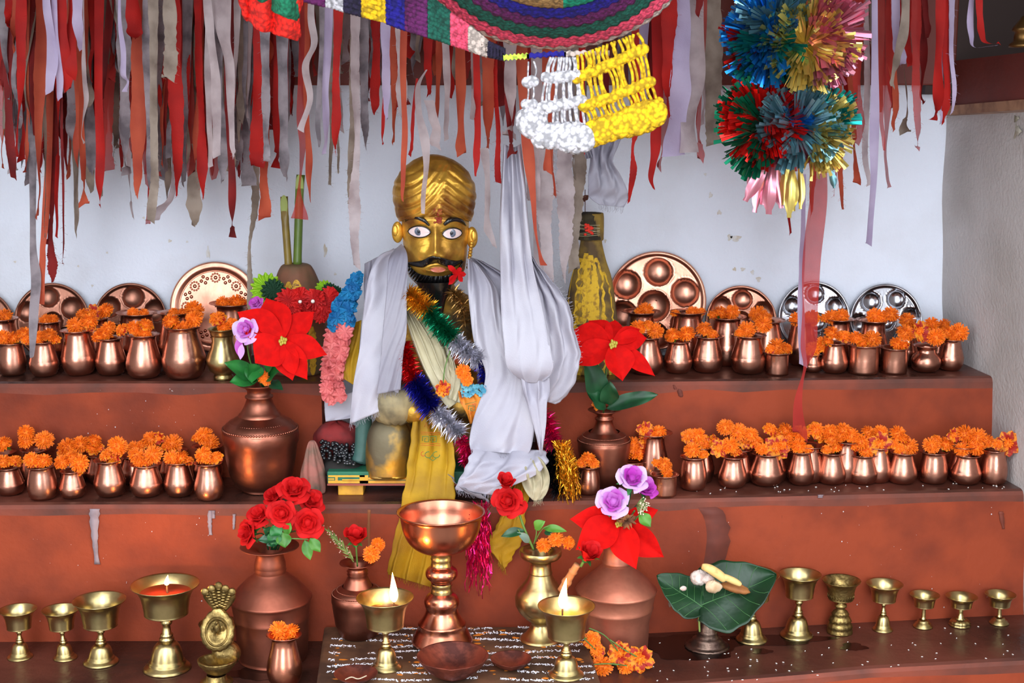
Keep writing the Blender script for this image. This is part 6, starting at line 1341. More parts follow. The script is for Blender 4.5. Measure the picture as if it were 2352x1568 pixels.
def strip(path, w, col, Y, twist=0.0, name=None, seed=0, fray=0.0, label=None, wl=None, bulk=False):
    """path: (px, py) from top to bottom; w in px; wl: optional widths"""
    rs = random.Random(seed); n = max(14, int((path[-1][1] - path[0][1]) / 9))
    P_ = [(a, b, (wl[i] if wl else w)) for i, (a, b) in enumerate(path)]
    C_ = cr(P_, n); L = []; R = []; M_ = []; ph = rs.uniform(0, 6); a0 = rs.uniform(-.6, .6); q = PX(Y)
    f1, f2, am = rs.uniform(2, 5), rs.uniform(7, 12), rs.uniform(1, 4)
    for i, (x, y, ww) in enumerate(C_):
        t = i / (n - 1); x2 = x + am * sin(f1 * t * 3 + ph) * t + .8 * sin(f2 * t * 3) * t
        a = a0 + twist * t * t * pi + .5 * sin(f1 * t * 2 + ph * 2) * t
        c = W(x2, y, Y) ; c.y += .012 * sin(f1 * t * 2.2 + ph) * t
        hw = ww / 2 * q * (1 + fray * rs.uniform(-.25, .25) + .1 * sin(f2 * t * 2 + ph)); s = Vector((cos(a), sin(a), 0)) * hw
        if abs(s.x) < hw * .22: s.x = hw * .22 * (1 if s.x >= 0 else -1)
        fo = Vector((-sin(a), cos(a), 0)) * hw * .35 * sin(f1 * t * 3)
        L.append(c - s); M_.append(c + fo); R.append(c + s)
    e = rs.uniform(-.8, .8) * w * q * .5; L[-1].z += e; R[-1].z -= e; L[-1].y += .004
    V_ = L + M_ + R; F_ = []
    for i in range(n - 1): F_ += [(i, i + 1, n + i + 1, n + i), (n + i, n + i + 1, 2 * n + i + 1, 2 * n + i)]
    if bulk: BULK.add(V_, F_, 'RDOSGBLW'.index(col)); return
    mb = MB(); mb.add(V_, F_)
    if fray > .3:
        for k in range(int(n * 1.2)):
            i = rs.randint(2, n - 1); p = (L if rs.random() < .5 else R)[i]; d = Vector((rs.uniform(-.008, .008), rs.uniform(-.004, .002), rs.uniform(-.006, .002))); mb.tube([p, p + d * .6, p + d], .00022, 3)
    o = mb.build('cloth_strip', RC[col][1], loc=tuple(C_ and W(C_[0][0], C_[0][1], Y)))
    STR.append([o, C_[-1][0], C_[-1][1], col, w, label, Y]); return o
TOP = -120
def S(x, ye, w, c, Y=None, x0=None, tw=None, fr=0, label=None, **k):
    i = len(STR); rs = random.Random(900 + i); Y = Y or rs.uniform(3.05, 3.4); x0 = x0 if x0 is not None else x + rs.uniform(-16, 16)
    xm = lerp(x0, x, .6) + rs.uniform(-5, 5)
    ws = rs.uniform(.8, 1.2); wt = rs.choice([.25, .4, .9, 1.2])
    strip([(x0, TOP), (lerp(x0, xm, .5), lerp(TOP, ye, .35)), (xm, lerp(TOP, ye, .65)), (lerp(xm, x, .7), lerp(TOP, ye, .88)), (x, ye)], w, c, Y, rs.uniform(-.8, .8) if tw is None else tw, seed=i + 5, fray=fr or rs.choice([0, .2, .35]), label=label, wl=[w * ws, w * ws * 1.1, w * ws * rs.uniform(.7, 1.1), w * rs.uniform(.6, 1.3), w * wt], **k)
# fillers deep behind: short strips close to the beam
rs0 = random.Random(77)
for k in range(80):
    x = 4 + k * 13.9 + rs0.uniform(-5, 5)
    if x > 1110: x = rs0.choice([rs0.uniform(1100, 1340), rs0.uniform(1460, 1650)])
    ye = rs0.uniform(150, 330) if x < 700 else rs0.uniform(90, 250)
    S(x, ye, rs0.uniform(14, 30), rs0.choice('RRDDOSGGBBW' if x < 700 else 'RRDOOSSGBBWL'), rs0.uniform(3.3, 3.45))
for k in range(46):
    x = 24 + k * 14.2 + rs0.uniform(-7, 7); S(x, rs0.uniform(290, 430) - (60 if x > 600 else 0), rs0.uniform(20, 34), rs0.choice('RDDOSGGGBBRG'), rs0.uniform(3.2, 3.4))
for k in range(210):     # the uncounted tangle hanging behind
    x = 4 + k * 3.3 + rs0.uniform(-4, 4) if k < 190 else rs0.uniform(1100, 1640); ye = rs0.uniform(150, 395) if x < 560 else rs0.uniform(120, 300); w = rs0.uniform(9, 24); x0 = x + rs0.uniform(-22, 22)
    strip([(x0, TOP), (lerp(x0, x, .3) + rs0.uniform(-8, 8), lerp(TOP, ye, .35)), (x + rs0.uniform(-9, 9), lerp(TOP, ye, .7)), (x + rs0.uniform(-4, 4), lerp(TOP, ye, .88)), (x, ye)], w, rs0.choice('RDDOSGGGBBWRD'), rs0.uniform(3.18, 3.44), rs0.uniform(-1, 1), seed=5000 + k, wl=[w, w * 1.2, w * rs0.uniform(.5, 1.1), w * rs0.uniform(.5, 1.3), w * rs0.choice([.2, .5, 1])], bulk=True)
o = BULK.build('cloth_strips', [RC[k][1] for k in 'RDOSGBLW'], loc=(-.6, 3.3, 2.0)); o['kind'] = 'stuff'; tag(o, 'tangled mass of red, grey and beige cloth strips behind the separate hanging ones', 'ribbons')
# the strips one can follow to their ends
random.seed(3)
for t in [(28, 410, 22, 'D', 3.2), (40, 360, 18, 'R'), (8, 200, 16, 'D'), (18, 60, 18, 'R', 3.1), (32, 120, 22, 'O', 3.1), (55, 330, 26, 'G'), (60, 395, 13, 'O'), (33, 205, 20, 'G'),
          (86, 500, 30, 'O', 3.15), (112, 560, 22, 'D', 3.25), (131, 545, 22, 'R', 3.2), (105, 545, 12, 'B', 3.18), (148, 605, 8, 'D', 3.2), (176, 541, 30, 'B', 3.28), (191, 470, 26, 'O', 3.15), (229, 472, 24, 'R', 3.12),
          (208, 440, 26, 'B', 3.3), (235, 452, 14, 'B', 3.3), (245, 392, 26, 'S', 3.25), (264, 372, 12, 'B', 3.3), (278, 394, 14, 'R', 3.3), (292, 400, 32, 'G', 3.15), (303, 500, 18, 'W', 3.3), (312, 452, 28, 'O', 3.12),
          (341, 516, 34, 'S', 3.2), (353, 505, 22, 'G', 3.1), (338, 470, 12, 'R', 3.22), (366, 410, 30, 'G', 3.2), (382, 470, 24, 'B', 3.3), (378, 395, 24, 'G', 3.25), (406, 452, 26, 'R', 3.12), (421, 424, 26, 'G', 3.2), (446, 515, 34, 'B', 3.3), (466, 458, 20, 'R', 3.18),
          (487, 405, 24, 'S', 3.3), (482, 384, 16, 'W', 3.1), (512, 418, 26, 'G', 3.15), (527, 342, 22, 'R', 3.2), (535, 545, 20, 'D', 3.12), (537, 362, 12, 'W', 3.1), (591, 382, 34, 'R', 3.15), (608, 500, 34, 'O', 3.2), (613, 370, 18, 'G', 3.1),
          (635, 386, 30, 'R', 3.22), (655, 408, 32, 'G', 3.18), (730, 338, 14, 'G'), (746, 355, 20, 'L', 3.1), (712, 464, 12, 'O', 3.2), (770, 350, 22, 'R', 3.08), (758, 425, 18, 'B', 3.2), (782, 300, 18, 'W'), (778, 398, 10, 'B'),
          (842, 345, 22, 'G', 3.2), (860, 262, 22, 'R'), (880, 330, 12, 'R', 3.1), (888, 275, 18, 'L', 3.08), (905, 328, 20, 'O', 3.2), (925, 272, 20, 'W', 3.05), (910, 255, 14, 'R', 3.1), (958, 140, 16, 'B'), (1000, 295, 18, 'O', 3.15), (1026, 322, 14, 'W', 3.1),
          (985, 220, 16, 'R'), (1060, 352, 30, 'O', 3.12), (1096, 405, 16, 'R', 3.05), (1085, 275, 18, 'W', 3.06), (1120, 345, 34, 'O', 3.1), (1174, 355, 44, 'D', 3.0), (1170, 312, 38, 'W', 2.98), (1146, 420, 12, 'R', 3.1), (1226, 460, 30, 'W', 3.05), (1272, 450, 16, 'O', 3.0),
          (1262, 395, 20, 'O', 3.02), (1340, 352, 12, 'R', 3.05), (1318, 410, 26, 'B', 3.1), (1310, 300, 30, 'G'), (1455, 300, 16, 'G'), (1480, 275, 26, 'L', 3.2), (1520, 386, 40, 'S', 3.2), (1534, 270, 30, 'R', 3.05), (1500, 250, 34, 'D', 3.3), (1605, 365, 40, 'S', 3.18), (1640, 330, 40, 'B', 3.3),
          (1605, 38, 18, 'D', 3.0), (1700, 330, 36, 'R', 3.38), (1740, 300, 40, 'D', 3.4), (1790, 300, 40, 'R', 3.4), (1830, 320, 34, 'G', 3.4), (1920, 300, 40, 'D', 3.35), (1935, 480, 16, 'O', 3.3), (1918, 452, 9, 'R', 3.3), (1812, 536, 12, 'R', 3.3), (1868, 490, 30, 'O', 3.28),
          (1965, 420, 20, 'O', 3.3), (1972, 330, 28, 'S', 3.2), (1950, 250, 30, 'R', 3.4), (1990, 425, 12, 'W', 3.25), (2027, 345, 18, 'S', 3.2), (2036, 430, 16, 'S', 3.2), (2057, 300, 18, 'O', 3.2), (2083, 305, 20, 'B', 3.15), (2106, 340, 22, 'S', 3.1), (2068, 150, 24, 'L', 3.1), (2045, 250, 18, 'D', 3.3), (2012, 260, 30, 'B', 3.3),
          (2148, 276, 22, 'R', 3.05), (2170, 283, 22, 'R', 3.06), (2190, 262, 9, 'L', 3.05), (2158, 285, 6, 'L', 3.07), (2120, 235, 20, 'D', 3.2), (2090, 150, 24, 'R', 3.3), (1992, 100, 34, 'D', 3.4), (2128, 90, 16, 'D', 3.15)]:
    S(*t[:4], Y=(t[4] if len(t) > 4 else None))
# flared, knotted and notable ones
strip([(66, TOP), (88, 30), (80, 200), (76, 400), (74, 560), (80, 640), (78, 720), (74, 820)], 20, 'G', 3.2, .1, seed=301, wl=[22, 26, 24, 18, 14, 22, 22, 8], label='very long grey strip hanging down in front of the dark dimpled tray')
strip([(120, TOP), (112, 300), (104, 520), (98, 600), (92, 700)], 14, 'O', 3.22, .1, seed=302, wl=[16, 16, 14, 14, 15], label='long narrow pinkish strip ending at the dark dimpled tray rim')
strip([(125, TOP), (122, 300), (118, 540), (124, 600), (119, 648)], 18, 'D', 3.24, .2, seed=303, fray=.5, wl=[18, 18, 10, 24, 5], label='dark red strip with a knotted frayed end above the dark dimpled tray')
strip([(100, TOP), (108, 0), (118, 120), (114, 213)], 24, 'L', 3.02, 0, seed=304, wl=[16, 18, 22, 25], label='crisp lilac-white strip with square cut end, upper corner beside red strips')
strip([(122, TOP), (126, 40), (132, 140), (138, 228)], 14, 'L', 3.03, 0, seed=305, label='narrow lilac strip against the crisp white strip')
strip([(135, TOP), (142, 60), (148, 140), (152, 205)], 26, 'R', 3.04, 0, seed=306, wl=[20, 26, 26, 22], label='bright red flat strip next to the crisp lilac strips'); strip([(165, TOP), (166, 40), (164, 180)], 24, 'R', 3.05, 0, seed=307, label='second bright red flat strip behind the crisp lilac ones')
strip([(178, TOP), (180, 40), (183, 115)], 22, 'L', 3.0, 0, seed=308, wl=[18, 22, 14], label='short lilac strip curling over bright red cloth')
strip([(190, TOP), (191, 70), (192, 160), (200, 230), (190, 300), (192, 328)], 16, 'W', 3.0, 0, seed=309, wl=[6, 6, 14, 20, 3, 12], label='long pale leaf-shaped strip pinched near its tip')
strip([(275, TOP), (276, 40), (284, 120), (280, 170), (292, 188), (288, 211)], 15, 'L', 3.0, 0, seed=310, wl=[6, 8, 14, 16, 10, 18], label='pinkish lilac strip kinked before its square end')
strip([(350, TOP), (352, 40), (350, 300), (354, 420), (350, 508)], 22, 'B', 3.02, 0, seed=311, fray=.4, wl=[34, 26, 20, 20, 18], label='thick matted greyish strip hanging in long ropes')
strip([(385, TOP), (392, 60), (388, 140), (386, 180)], 34, 'B', 3.0, 0, seed=312, fray=.6, wl=[20, 26, 32, 30], label='lumpy matted beige tuft among grey strips')
strip([(300, TOP), (305, 40), (312, 90)], 34, 'R', 3.06, .3, seed=313, wl=[20, 34, 40], label='short crumpled bright red strip among matted grey ones')
strip([(400, 300), (396, 440), (370, 480), (350, 506)], 30, 'W', 3.26, .1, seed=314, wl=[14, 16, 34, 30], label='sheer beige strip bent sideways at its end')
strip([(445, 330), (446, 430), (448, 480), (446, 517)], 34, 'B', 3.26, 0, seed=315, wl=[14, 30, 32, 6], label='wide leaf-shaped beige end above the embossed tray')
strip([(590, TOP), (588, 100), (585, 300), (586, 460), (576, 560), (577, 640), (580, 715)], 16, 'B', 3.3, .1, seed=316, fray=.8, wl=[20, 20, 16, 20, 8, 12, 16], label='very long frayed beige strip reaching the embossed tray rim')
strip([(470, TOP), (480, 40), (494, 200), (500, 360)], 20, 'W', 3.02, .1, seed=317, wl=[14, 18, 20, 18], label='pale wavy strip crossing grey and red ones above the embossed tray')
strip([(515, TOP), (512, 60), (525, 150), (534, 300), (537, 355)], 38, 'W', 3.03, .1, seed=318, wl=[50, 44, 30, 14, 8], label='broad dusty white strip narrowing to a point')
strip([(700, TOP), (697, 200), (694, 330), (689, 420), (687, 502)], 30, 'S', 3.24, 0, seed=319, wl=[22, 26, 18, 6, 36], label='sheer red strip pinched then flared over the taller cane stalk')
strip([(720, TOP), (715, 30), (722, 100), (700, 150), (712, 230), (690, 300)], 15, 'W', 3.0, 0, seed=320, label='zigzag pale strip kinked above the cane stalks')
strip([(818, TOP), (816, 150), (822, 300), (812, 430), (816, 520), (820, 612)], 24, 'W', 3.1, .05, seed=321, fray=.4, wl=[24, 26, 14, 22, 26, 20], label='long off-white strip hanging lowest between the cane stalks and turban')
strip([(812, 60), (810, 260), (806, 400), (806, 470)], 16, 'B', 3.14, .1, seed=322, fray=.6, label='thin stained strip clinging to the long off-white one')
strip([(935, TOP), (926, 150), (928, 280), (926, 400), (927, 462)], 12, 'O', 3.0, 0, seed=323, wl=[14, 14, 12, 12, 4], label='thin orange strip dangling in front of the turban side')
strip([(980, 160), (960, 200), (962, 260), (978, 330), (975, 420), (972, 492)], 14, 'W', 3.0, 0, seed=324, wl=[4, 10, 16, 20, 12, 8], label='thin white strip dangling down to the statue forehead')
strip([(958, 180), (950, 260), (944, 330), (941, 358)], 9, 'R', 3.02, 0, seed=325, wl=[6, 8, 8, 14], label='small bright red strip ending right above the turban')
strip([(985, 230), (1000, 290), (1000, 340), (990, 300)][:3], 22, 'W', 3.01, 0, seed=326, label='folded white strip end beside the turban top')
strip([(1112, 340), (1118, 400), (1120, 480), (1122, 530), (1136, 568)], 15, 'W', 3.06, 0, seed=327, wl=[22, 14, 14, 20, 6], label='white strip with pointed curled end beside the turban')
strip([(1185, TOP), (1200, 150), (1210, 330), (1224, 440), (1236, 560), (1245, 608)], 24, 'O', 3.0, 0, seed=328, wl=[28, 26, 26, 16, 5, 22], label='long salmon strip with flared end in front of pale strips')
strip([(1250, TOP), (1256, 250), (1250, 430), (1254, 540), (1262, 650)], 42, 'W', 3.1, .1, seed=329, fray=.4, wl=[30, 34, 40, 30, 16], label='wide off-white gauze strip next to the long salmon strip')
strip([(1290, TOP), (1296, 300), (1298, 450), (1300, 560), (1294, 640)], 38, 'W', 3.12, .1, seed=330, fray=.5, wl=[30, 36, 38, 30, 10], label='wide frayed gauze strip just before the yellow cone')
strip([(1332, TOP), (1334, 300), (1328, 430), (1322, 520), (1318, 618)], 26, 'B', 3.2, .05, seed=331, fray=.5, wl=[20, 26, 28, 26, 24], label='grey gauze strip touching the burnt neck of the yellow cone')
strip([(1215, 200), (1222, 380), (1232, 500), (1240, 640)], 20, 'W', 3.16, .1, seed=332, label='thin gauze strip behind the salmon strip')
strip([(1458, TOP), (1460, 250), (1455, 340), (1452, 400), (1447, 466)], 16, 'R', 3.1, .1, seed=333, fray=.3, wl=[18, 18, 7, 16, 5], label='ragged red strip with knotted tip below yellow fringe')
strip([(1510, TOP), (1512, 200), (1505, 330), (1498, 390), (1500, 434)], 18, 'R', 3.12, .1, seed=334, wl=[28, 26, 22, 14, 8], label='ragged red strip ending in a small knot, clear of the fringe')
strip([(1570, TOP), (1566, 80), (1558, 240), (1550, 358)], 60, 'L', 3.06, 0, seed=335, wl=[30, 40, 50, 74], label='widest pale lilac cloth flaring at its hem')
strip([(1590, TOP), (1596, 100), (1585, 240), (1580, 350)], 56, 'W', 3.08, 0, seed=336, wl=[44, 50, 46, 44], label='broad greyish lilac cloth behind the flaring hem')
strip([(2008, TOP), (2010, 200), (2004, 400), (2000, 563)], 24, 'L', 3.1, 0, seed=337, wl=[14, 20, 22, 26], label='long straight white tape hanging lowest beside the foil balls')
strip([(2085, TOP), (2078, 60), (2060, 130), (2050, 170), (2056, 200)], 18, 'B', 3.05, 0, seed=338, wl=[12, 20, 18, 8, 10], label='crossing beige strip knotted in the corner group')
strip([(2250, TOP), (2232, 0), (2228, 80), (2240, 108), (2290, 104)], 18, 'L', 2.98, 0, seed=339, wl=[14, 16, 16, 8, 6], label='lilac strip draping onto the side ledge')
strip([(2248, TOP), (2248, 0), (2252, 60), (2266, 96), (2292, 100)], 14, 'R', 2.96, 0, seed=340, wl=[12, 14, 14, 12, 6], label='red strip draping onto the side ledge')
# long sheer red veil and white tape in front of the steel tray
strip([(1884, 370), (1880, 460), (1864, 600), (1860, 700), (1856, 790), (1848, 850), (1836, 930), (1842, 1000)], 44, 'S', 3.12, 0, seed=341, wl=[30, 44, 40, 38, 40, 6, 20, 38], label='longest sheer red ribbon, from the foil balls to the middle step')
strip([(1846, 400), (1844, 560), (1840, 700), (1840, 838)], 13, 'L', 3.16, 0, seed=342, wl=[10, 12, 14, 18], label='narrow white tape alongside the longest sheer red ribbon')
# label the rest by colour, length and place; several of one kind are told apart by their order
print('STRIPS', len(STR))
import collections
grp = collections.defaultdict(list)
for s in STR:
    o, x, y, col, w, lab, Y = s
    if lab: tag(o, lab, 'ribbon'); continue
    reg = [t for a, t in REG if x >= a] or [REG[0][1]]; ln_ = 'short' if y < 200 else 'long' if y > 400 else 'middle-length'
    grp[(RC[col][0], ln_, reg[-1])].append(s)
for (c, l, r), L in grp.items():
    L.sort(key=lambda s: s[1]); n = len(L)
    for i, s in enumerate(L):
        pos = '' if n == 1 else (('left ', 'right ')[i] if n == 2 else ('leftmost ' if i == 0 else 'rightmost ' if i == n - 1 else ORD[i] + ' from left, '))
        tag(s[0], (pos + '%s %s cloth strip %s' % (l, c, r)).strip(), 'ribbon', 'cloth strips hanging from the beam')
# satin bag-like cloth under the yellow fringe
cloth('satin_cloth', 'crumpled white satin cloth knotted under the yellow crochet fringe', [(1350, 290, 1440, 290, 3.12), (1352, 330, 1420, 335, 3.11), (1356, 365, 1408, 370, 3.1), (1352, 400, 1424, 400, 3.09), (1352, 430, 1438, 430, 3.09), (1354, 452, 1442, 455, 3.1), (1376, 470, 1432, 476, 3.1)], SATINS, 2.5, .01, fringe=30, seed=40, crease=.003)
cloth('satin_cloth', 'twisted satin scrap between white crochet fringe and satin cloth', [(1330, 290, 1350, 290, 3.1), (1336, 330, 1352, 330, 3.1), (1346, 365, 1362, 362, 3.1)], SATINS, 2, .006, nv=16, seed=41)
# brass oddment standing on the side ledge
mb = MB(); Y = 3.02; mb.lathe([(.026, 0), (.026, .006), (.018, .012), (.016, .03), (.022, .034), (.02, .04), (.008, .055), (.004, .062), (1e-4, .064)], 24, M=Matrix.Translation((W(2350, 60, Y).x, Y, 1.8405)))
tag(mb.build('brass_bell', mat('dark_brass', (110, 80, 44), .4, .9), loc=(W(2350, 60, Y).x, Y, 1.84)), 'dark brass bell-shaped pot on the side ledge at the photo edge', 'bell')
# ------------------------------------------------------------------ crocheted canopy
def wool(name, c):
    c = tuple(min(255, int(v * 1.1 + 3)) for v in c); return mat(name, c, .9, 0, tuple(max(0, int(v * .72)) for v in c), 130, .4, .7, bump=.6, bscale=150, voro=True, btype='voronoi')
WC = {k: wool('wool_' + k, c) for k, c in dict(pink=(250, 76, 106), green=(20, 88, 72), teal=(10, 150, 118), purple=(92, 26, 84), navy=(28, 20, 124), brown=(158, 122, 74), white=(196, 191, 197), yellow=(226, 178, 16), black=(34, 26, 52), lime=(190, 214, 70), red=(226, 30, 18), beige=(196, 178, 168), forest=(18, 110, 78)).items()}
YC = 2.72
can = thing('crochet_canopy', 'multicoloured crocheted wool canopy with scalloped rings hanging over the statue', 'canopy', tuple(W(1280, -60, YC)))
CX, CY = 1272, -130
def ringpt(a, f, lift=0.0):
    """point on the tilted bowl; f is the fraction of the rim radius"""
    px = CX + 320 * f * cos(a); py = CY + 240 * f * sin(a)
    return W(px, py, YC - .16 * (1 - f * f) + .05 * sin(a) * f - lift)
def ring(f0, f1, key, name, n=0, sc=0.0, rib=.003, lift=0, a0=-.3, a1=pi + .3):
    mb = MB(); N = 260
    def fn(u, v):
        a = lerp(a0, a1, u); f = lerp(f0, f1, v); f += sc * (.5 + .5 * cos(n * a)) * v if n else 0
        p = ringpt(a, f, lift); b = rib * abs(sin(60 * a)) * sin(pi * (.1 + .8 * v)); p.y -= b; return p
    mb.grid(fn, N, 8); o = mb.build(name, WC[key], parent=can, solid=.004); o['label'] = key + ' wool ring'
ring(.93, 1.0, 'beige', 'border_ring', 60, .012, lift=-.012)
ring(.86, .97, 'pink', 'scalloped_ring', 64, .02)
ring(.77, .885, 'green', 'crochet_ring', 60, .02, lift=.005)
ring(.69, .79, 'purple', 'crochet_ring', 56, .02, lift=.01)
ring(.62, .70, 'navy', 'crochet_ring', 50, .02, lift=.014)
for lo_, hi_, key in ((-.3, 1.42, 'teal'), (1.42, 2.05, 'brown'), (2.05, pi + .3, 'lime')): # petal-like loops
    mb = MB(); k = 0; a = lo_
    while a < hi_:
        c0 = ringpt(a, .38, .03); c1 = ringpt(a + .05, .61, .02); mb.leaf(c0, c1, .045, (0, -1, -.3), curl=.1, fold=-.2, n=10, m=6, peak=.7, tipw=.5); a += .085
    mb.build('loop_row', WC[key], parent=can, solid=.006)['label'] = key + ' wool loops'
ring(.2, .42, 'forest', 'inner_ring', 30, .02, lift=.03)
# skirt band drooping at one side, each colour a segment
xs = [640, 695, 745, 790, 832, 884, 932, 982, 1034, 1078, 1118, 1160]
keys = ['navy', 'purple', 'white', 'black', 'yellow', 'navy', 'purple', 'green', 'pink', 'beige', 'black']
lowt = [(640, -16), (745, 14), (832, 36), (884, 52), (932, 68), (982, 84), (1034, 100), (1078, 114), (1118, 128), (1160, 136), (1270, 128), (1400, 124)]
upt = [(640, -80), (790, -75), (884, -50), (982, -10), (1034, 30), (1078, 62), (1118, 96), (1160, 116), (1270, 118)]
for i, key in enumerate(keys):
    x0, x1 = xs[i], xs[i + 1]; mb = MB()
    def fn(u, v):
        x = lerp(x0, x1, u); yu = interp(upt, x); yl = interp(lowt, x); y = lerp(yu, yl, v)
        zig = 6 * (abs(((v * 9) % 1) - .5) - .25); sl = -24 * (1 - v) if i < 9 else 0
        return W(x + zig - sl * .0, y + .8 * sin(x * .8), 2.66 + .012 * sin(x * .05) - .004 * abs(sin(v * 28)) * (1 if i % 2 else .7))
    mb.grid(fn, 20, 44); mb.build('skirt_segment', WC[key], parent=can, solid=.008)['label'] = key + ' wool segment'
for x0, x1, key in ((1156, 1215, 'lime'), (1210, 1300, 'navy'), (1296, 1400, 'beige')):
    mb = MB(); mb.grid(lambda u, v: W(lerp(x0, x1, u), interp([(1156, 130), (1270, 122), (1400, 118)], lerp(x0, x1, u)) + (v - .3) * 12 + 2 * sin(u * 40), 2.64), 30, 4); mb.build('skirt_segment', WC[key], parent=can, solid=.006)['label'] = key + ' wool segment'
# lattice fringe: knotty rows joined by strings, round scallops below
def fringe(key, rows_, nstr, yarn, parent, pom):
    """rows_: list of (xl, yl, xr, yr) for each knotted row from top to bottom"""
    Y = 2.62; q = PX(Y); L = MB(); T = MB(); Pm = MB()
    def at(r, t, i): return W(lerp(r[0], r[2], t), lerp(r[1], r[3], t), Y - .01 * sin(i))
    for i, r in enumerate(rows_):
        if i > 0:
            L = MB()
            for k in range(nstr * 2): p = at(r, (k + .5) / (nstr * 2), i); L.ball((p.x, p.y + rn(.002), p.z + rn(.003)), (.009, .0065, .0095), 10, 7)
            L.build('knotted_row', WC[key], parent=parent)
        if i < len(rows_) - 1:
            for k in range(nstr):
                t = (k + .5) / nstr; a = at(r, t, i); b = at(rows_[i + 1], t + rn(.015), i + 1); m_ = a.lerp(b, .5) + Vector((rn(.006), rn(.003), 0)); T.tube(cr([tuple(a), tuple(m_), tuple(b)], 8), yarn * q, 6)
    r = rows_[-1]
    for k in range(pom):
        t = (k + .5) / pom; p = at(r, t, 9) - Vector((0, .004 * (k % 2), .016)); rr = .023 + rn(.003)
        Pm.ball(tuple(p), (rr, .009, rr * 1.15), 18, 12, mod=lambda a, b: 1 + .05 * sin(8 * a + 3 * b))
    T.build('fringe_strings', WC[key], parent=parent); Pm.build('scallops', WC[key], parent=parent)
fy = thing('crochet_fringe', 'yellow crochet lattice fringe with round scallops hanging off the canopy', 'fringe', tuple(W(1400, 110, 2.62)))
fringe('yellow', [(1322, 128, 1468, 74), (1322, 182, 1482, 112), (1336, 248, 1498, 186), (1352, 290, 1516, 236)], 17, 3.4, fy, 8)
fw = thing('crochet_fringe', 'white crochet lattice fringe with round scallops, next to the yellow fringe', 'fringe', tuple(W(1280, 140, 2.62)))
fringe('white', [(1262, 132, 1330, 132), (1250, 180, 1332, 172), (1240, 248, 1340, 232), (1234, 290, 1352, 298)], 11, 3.0, fw, 6)
fringe('white', [(1208, 142, 1232, 140), (1206, 190, 1230, 186), (1204, 240, 1228, 238), (1206, 256, 1226, 262)], 2, 2.0, fw, 2)
# red and forest green ruffle at the far corner of the canopy
rf = thing('crochet_ruffle', 'red wool ruffle with green band, blurred, at the canopy corner above cane stalks', 'ruffle', tuple(W(620, 30, 2.5)))
mb = MB()
def ruf(u, v, lo_, up, amp):
    x = lerp(556, 686, u); y = lerp(interp(up, x), interp(lo_, x), v); return W(x + 4 * sin(9 * v), y + 3 * sin(x * .16) * v, 2.5 + amp * sin(x * .11 + v * 2) - .012 * sin(pi * v))
mb.grid(lambda u, v: ruf(u, v, [(556, 36), (590, 64), (625, 74), (660, 88), (686, 86)], [(556, -60), (686, -20)], .014), 60, 24); mb.build('red_ruffle', WC['red'], parent=rf, solid=.012)
mb = MB(); mb.grid(lambda u, v: ruf(u, v, [(556, -30), (600, -2), (640, 30), (668, 46), (686, 44)], [(556, -80), (686, -50)], .014) + Vector((0, -.018, 0)), 60, 20); mb.build('green_ruffle', WC['forest'], parent=rf, solid=.012)

# ------------------------------------------------------------------ foil balls
FM = {k: fmat('foil_' + k, c, .3) for k, c in dict(blue=(40, 140, 216), teal=(30, 146, 140), steelblue=(120, 166, 178), gold=(222, 198, 110), pink=(232, 138, 164), red=(232, 34, 30), green=(24, 134, 96), rose=(230, 150, 168), purple=(140, 40, 96)).items()}
def rosette(o, cx, cy, Y, r, key, ax, n=70, spread=1.25, name='foil_rosette', seed=0, slits=4):
    """fan of folded foil blades around an axis, their tips cut into a fringe"""
    rs = random.Random(seed); c = W(cx, cy, Y); A = Vector(ax).normalized(); U = A.cross(Vector((0, 0, 1)) if abs(A.z) < .9 else Vector((1, 0, 0))).normalized(); V = A.cross(U); R = r * PX(Y); mb = MB()
    for i in range(int(n * .62)):
        a = rs.uniform(0, 2 * pi); th = spread * (.45 + .68 * rs.random()); d = A * cos(th) + (U * cos(a) + V * sin(a)) * sin(th); t = d.cross(Vector((rs.gauss(0, 1), rs.gauss(0, 1), rs.gauss(0, 1)))).normalized(); nn = d.cross(t)
        L = R * rs.uniform(.82, 1.04); w = R * rs.uniform(.16, .26); bow = nn * L * rs.uniform(-.08, .08)
        p0 = c + d * R * .03; pm = c + d * L * .5 + bow
        fold = nn * w * .4
        mb.add([p0, pm - t * w * .5, pm + fold, pm + t * w * .5], [(0, 1, 2), (0, 2, 3)])
        for s in range(slits):
            f0 = -.5 + s / slits; f1 = -.5 + (s + .82) / slits; e = L * rs.uniform(.9, 1.05)
            k0 = pm + t * w * f0 + fold * (1 - abs(f0) * 2); k1 = pm + t * w * f1 + fold * (1 - abs(f1) * 2)
            e0 = c + d * e + t * w * f0 * 1.5 + bow * .6 + nn * rs.uniform(-.05, .05) * R; e1 = c + d * e + t * w * f1 * 1.5 + bow * .6 + nn * rs.uniform(-.05, .05) * R
            mb.add([k0, k1, e1, e0], [(0, 1, 2, 3)])
    x = mb.build(name, FM[key], parent=o, smooth=False); x['label'] = key + ' foil rosette'
YF = 2.85
o = thing('foil_ball', 'upper foil ball of blue, teal, gold and pink fringed rosettes', 'foil ball', tuple(W(1822, 100, YF)))
rosette(o, 1770, 88, YF, 118, 'blue', (-.75, -.6, .1), 110, 1.25, seed=1); rosette(o, 1775, 96, YF, 112, 'teal', (-.2, -.6, -.7), 80, 1.0, seed=2); rosette(o, 1790, 60, YF, 118, 'steelblue', (-.5, -.4, .8), 80, 1.1, seed=3)
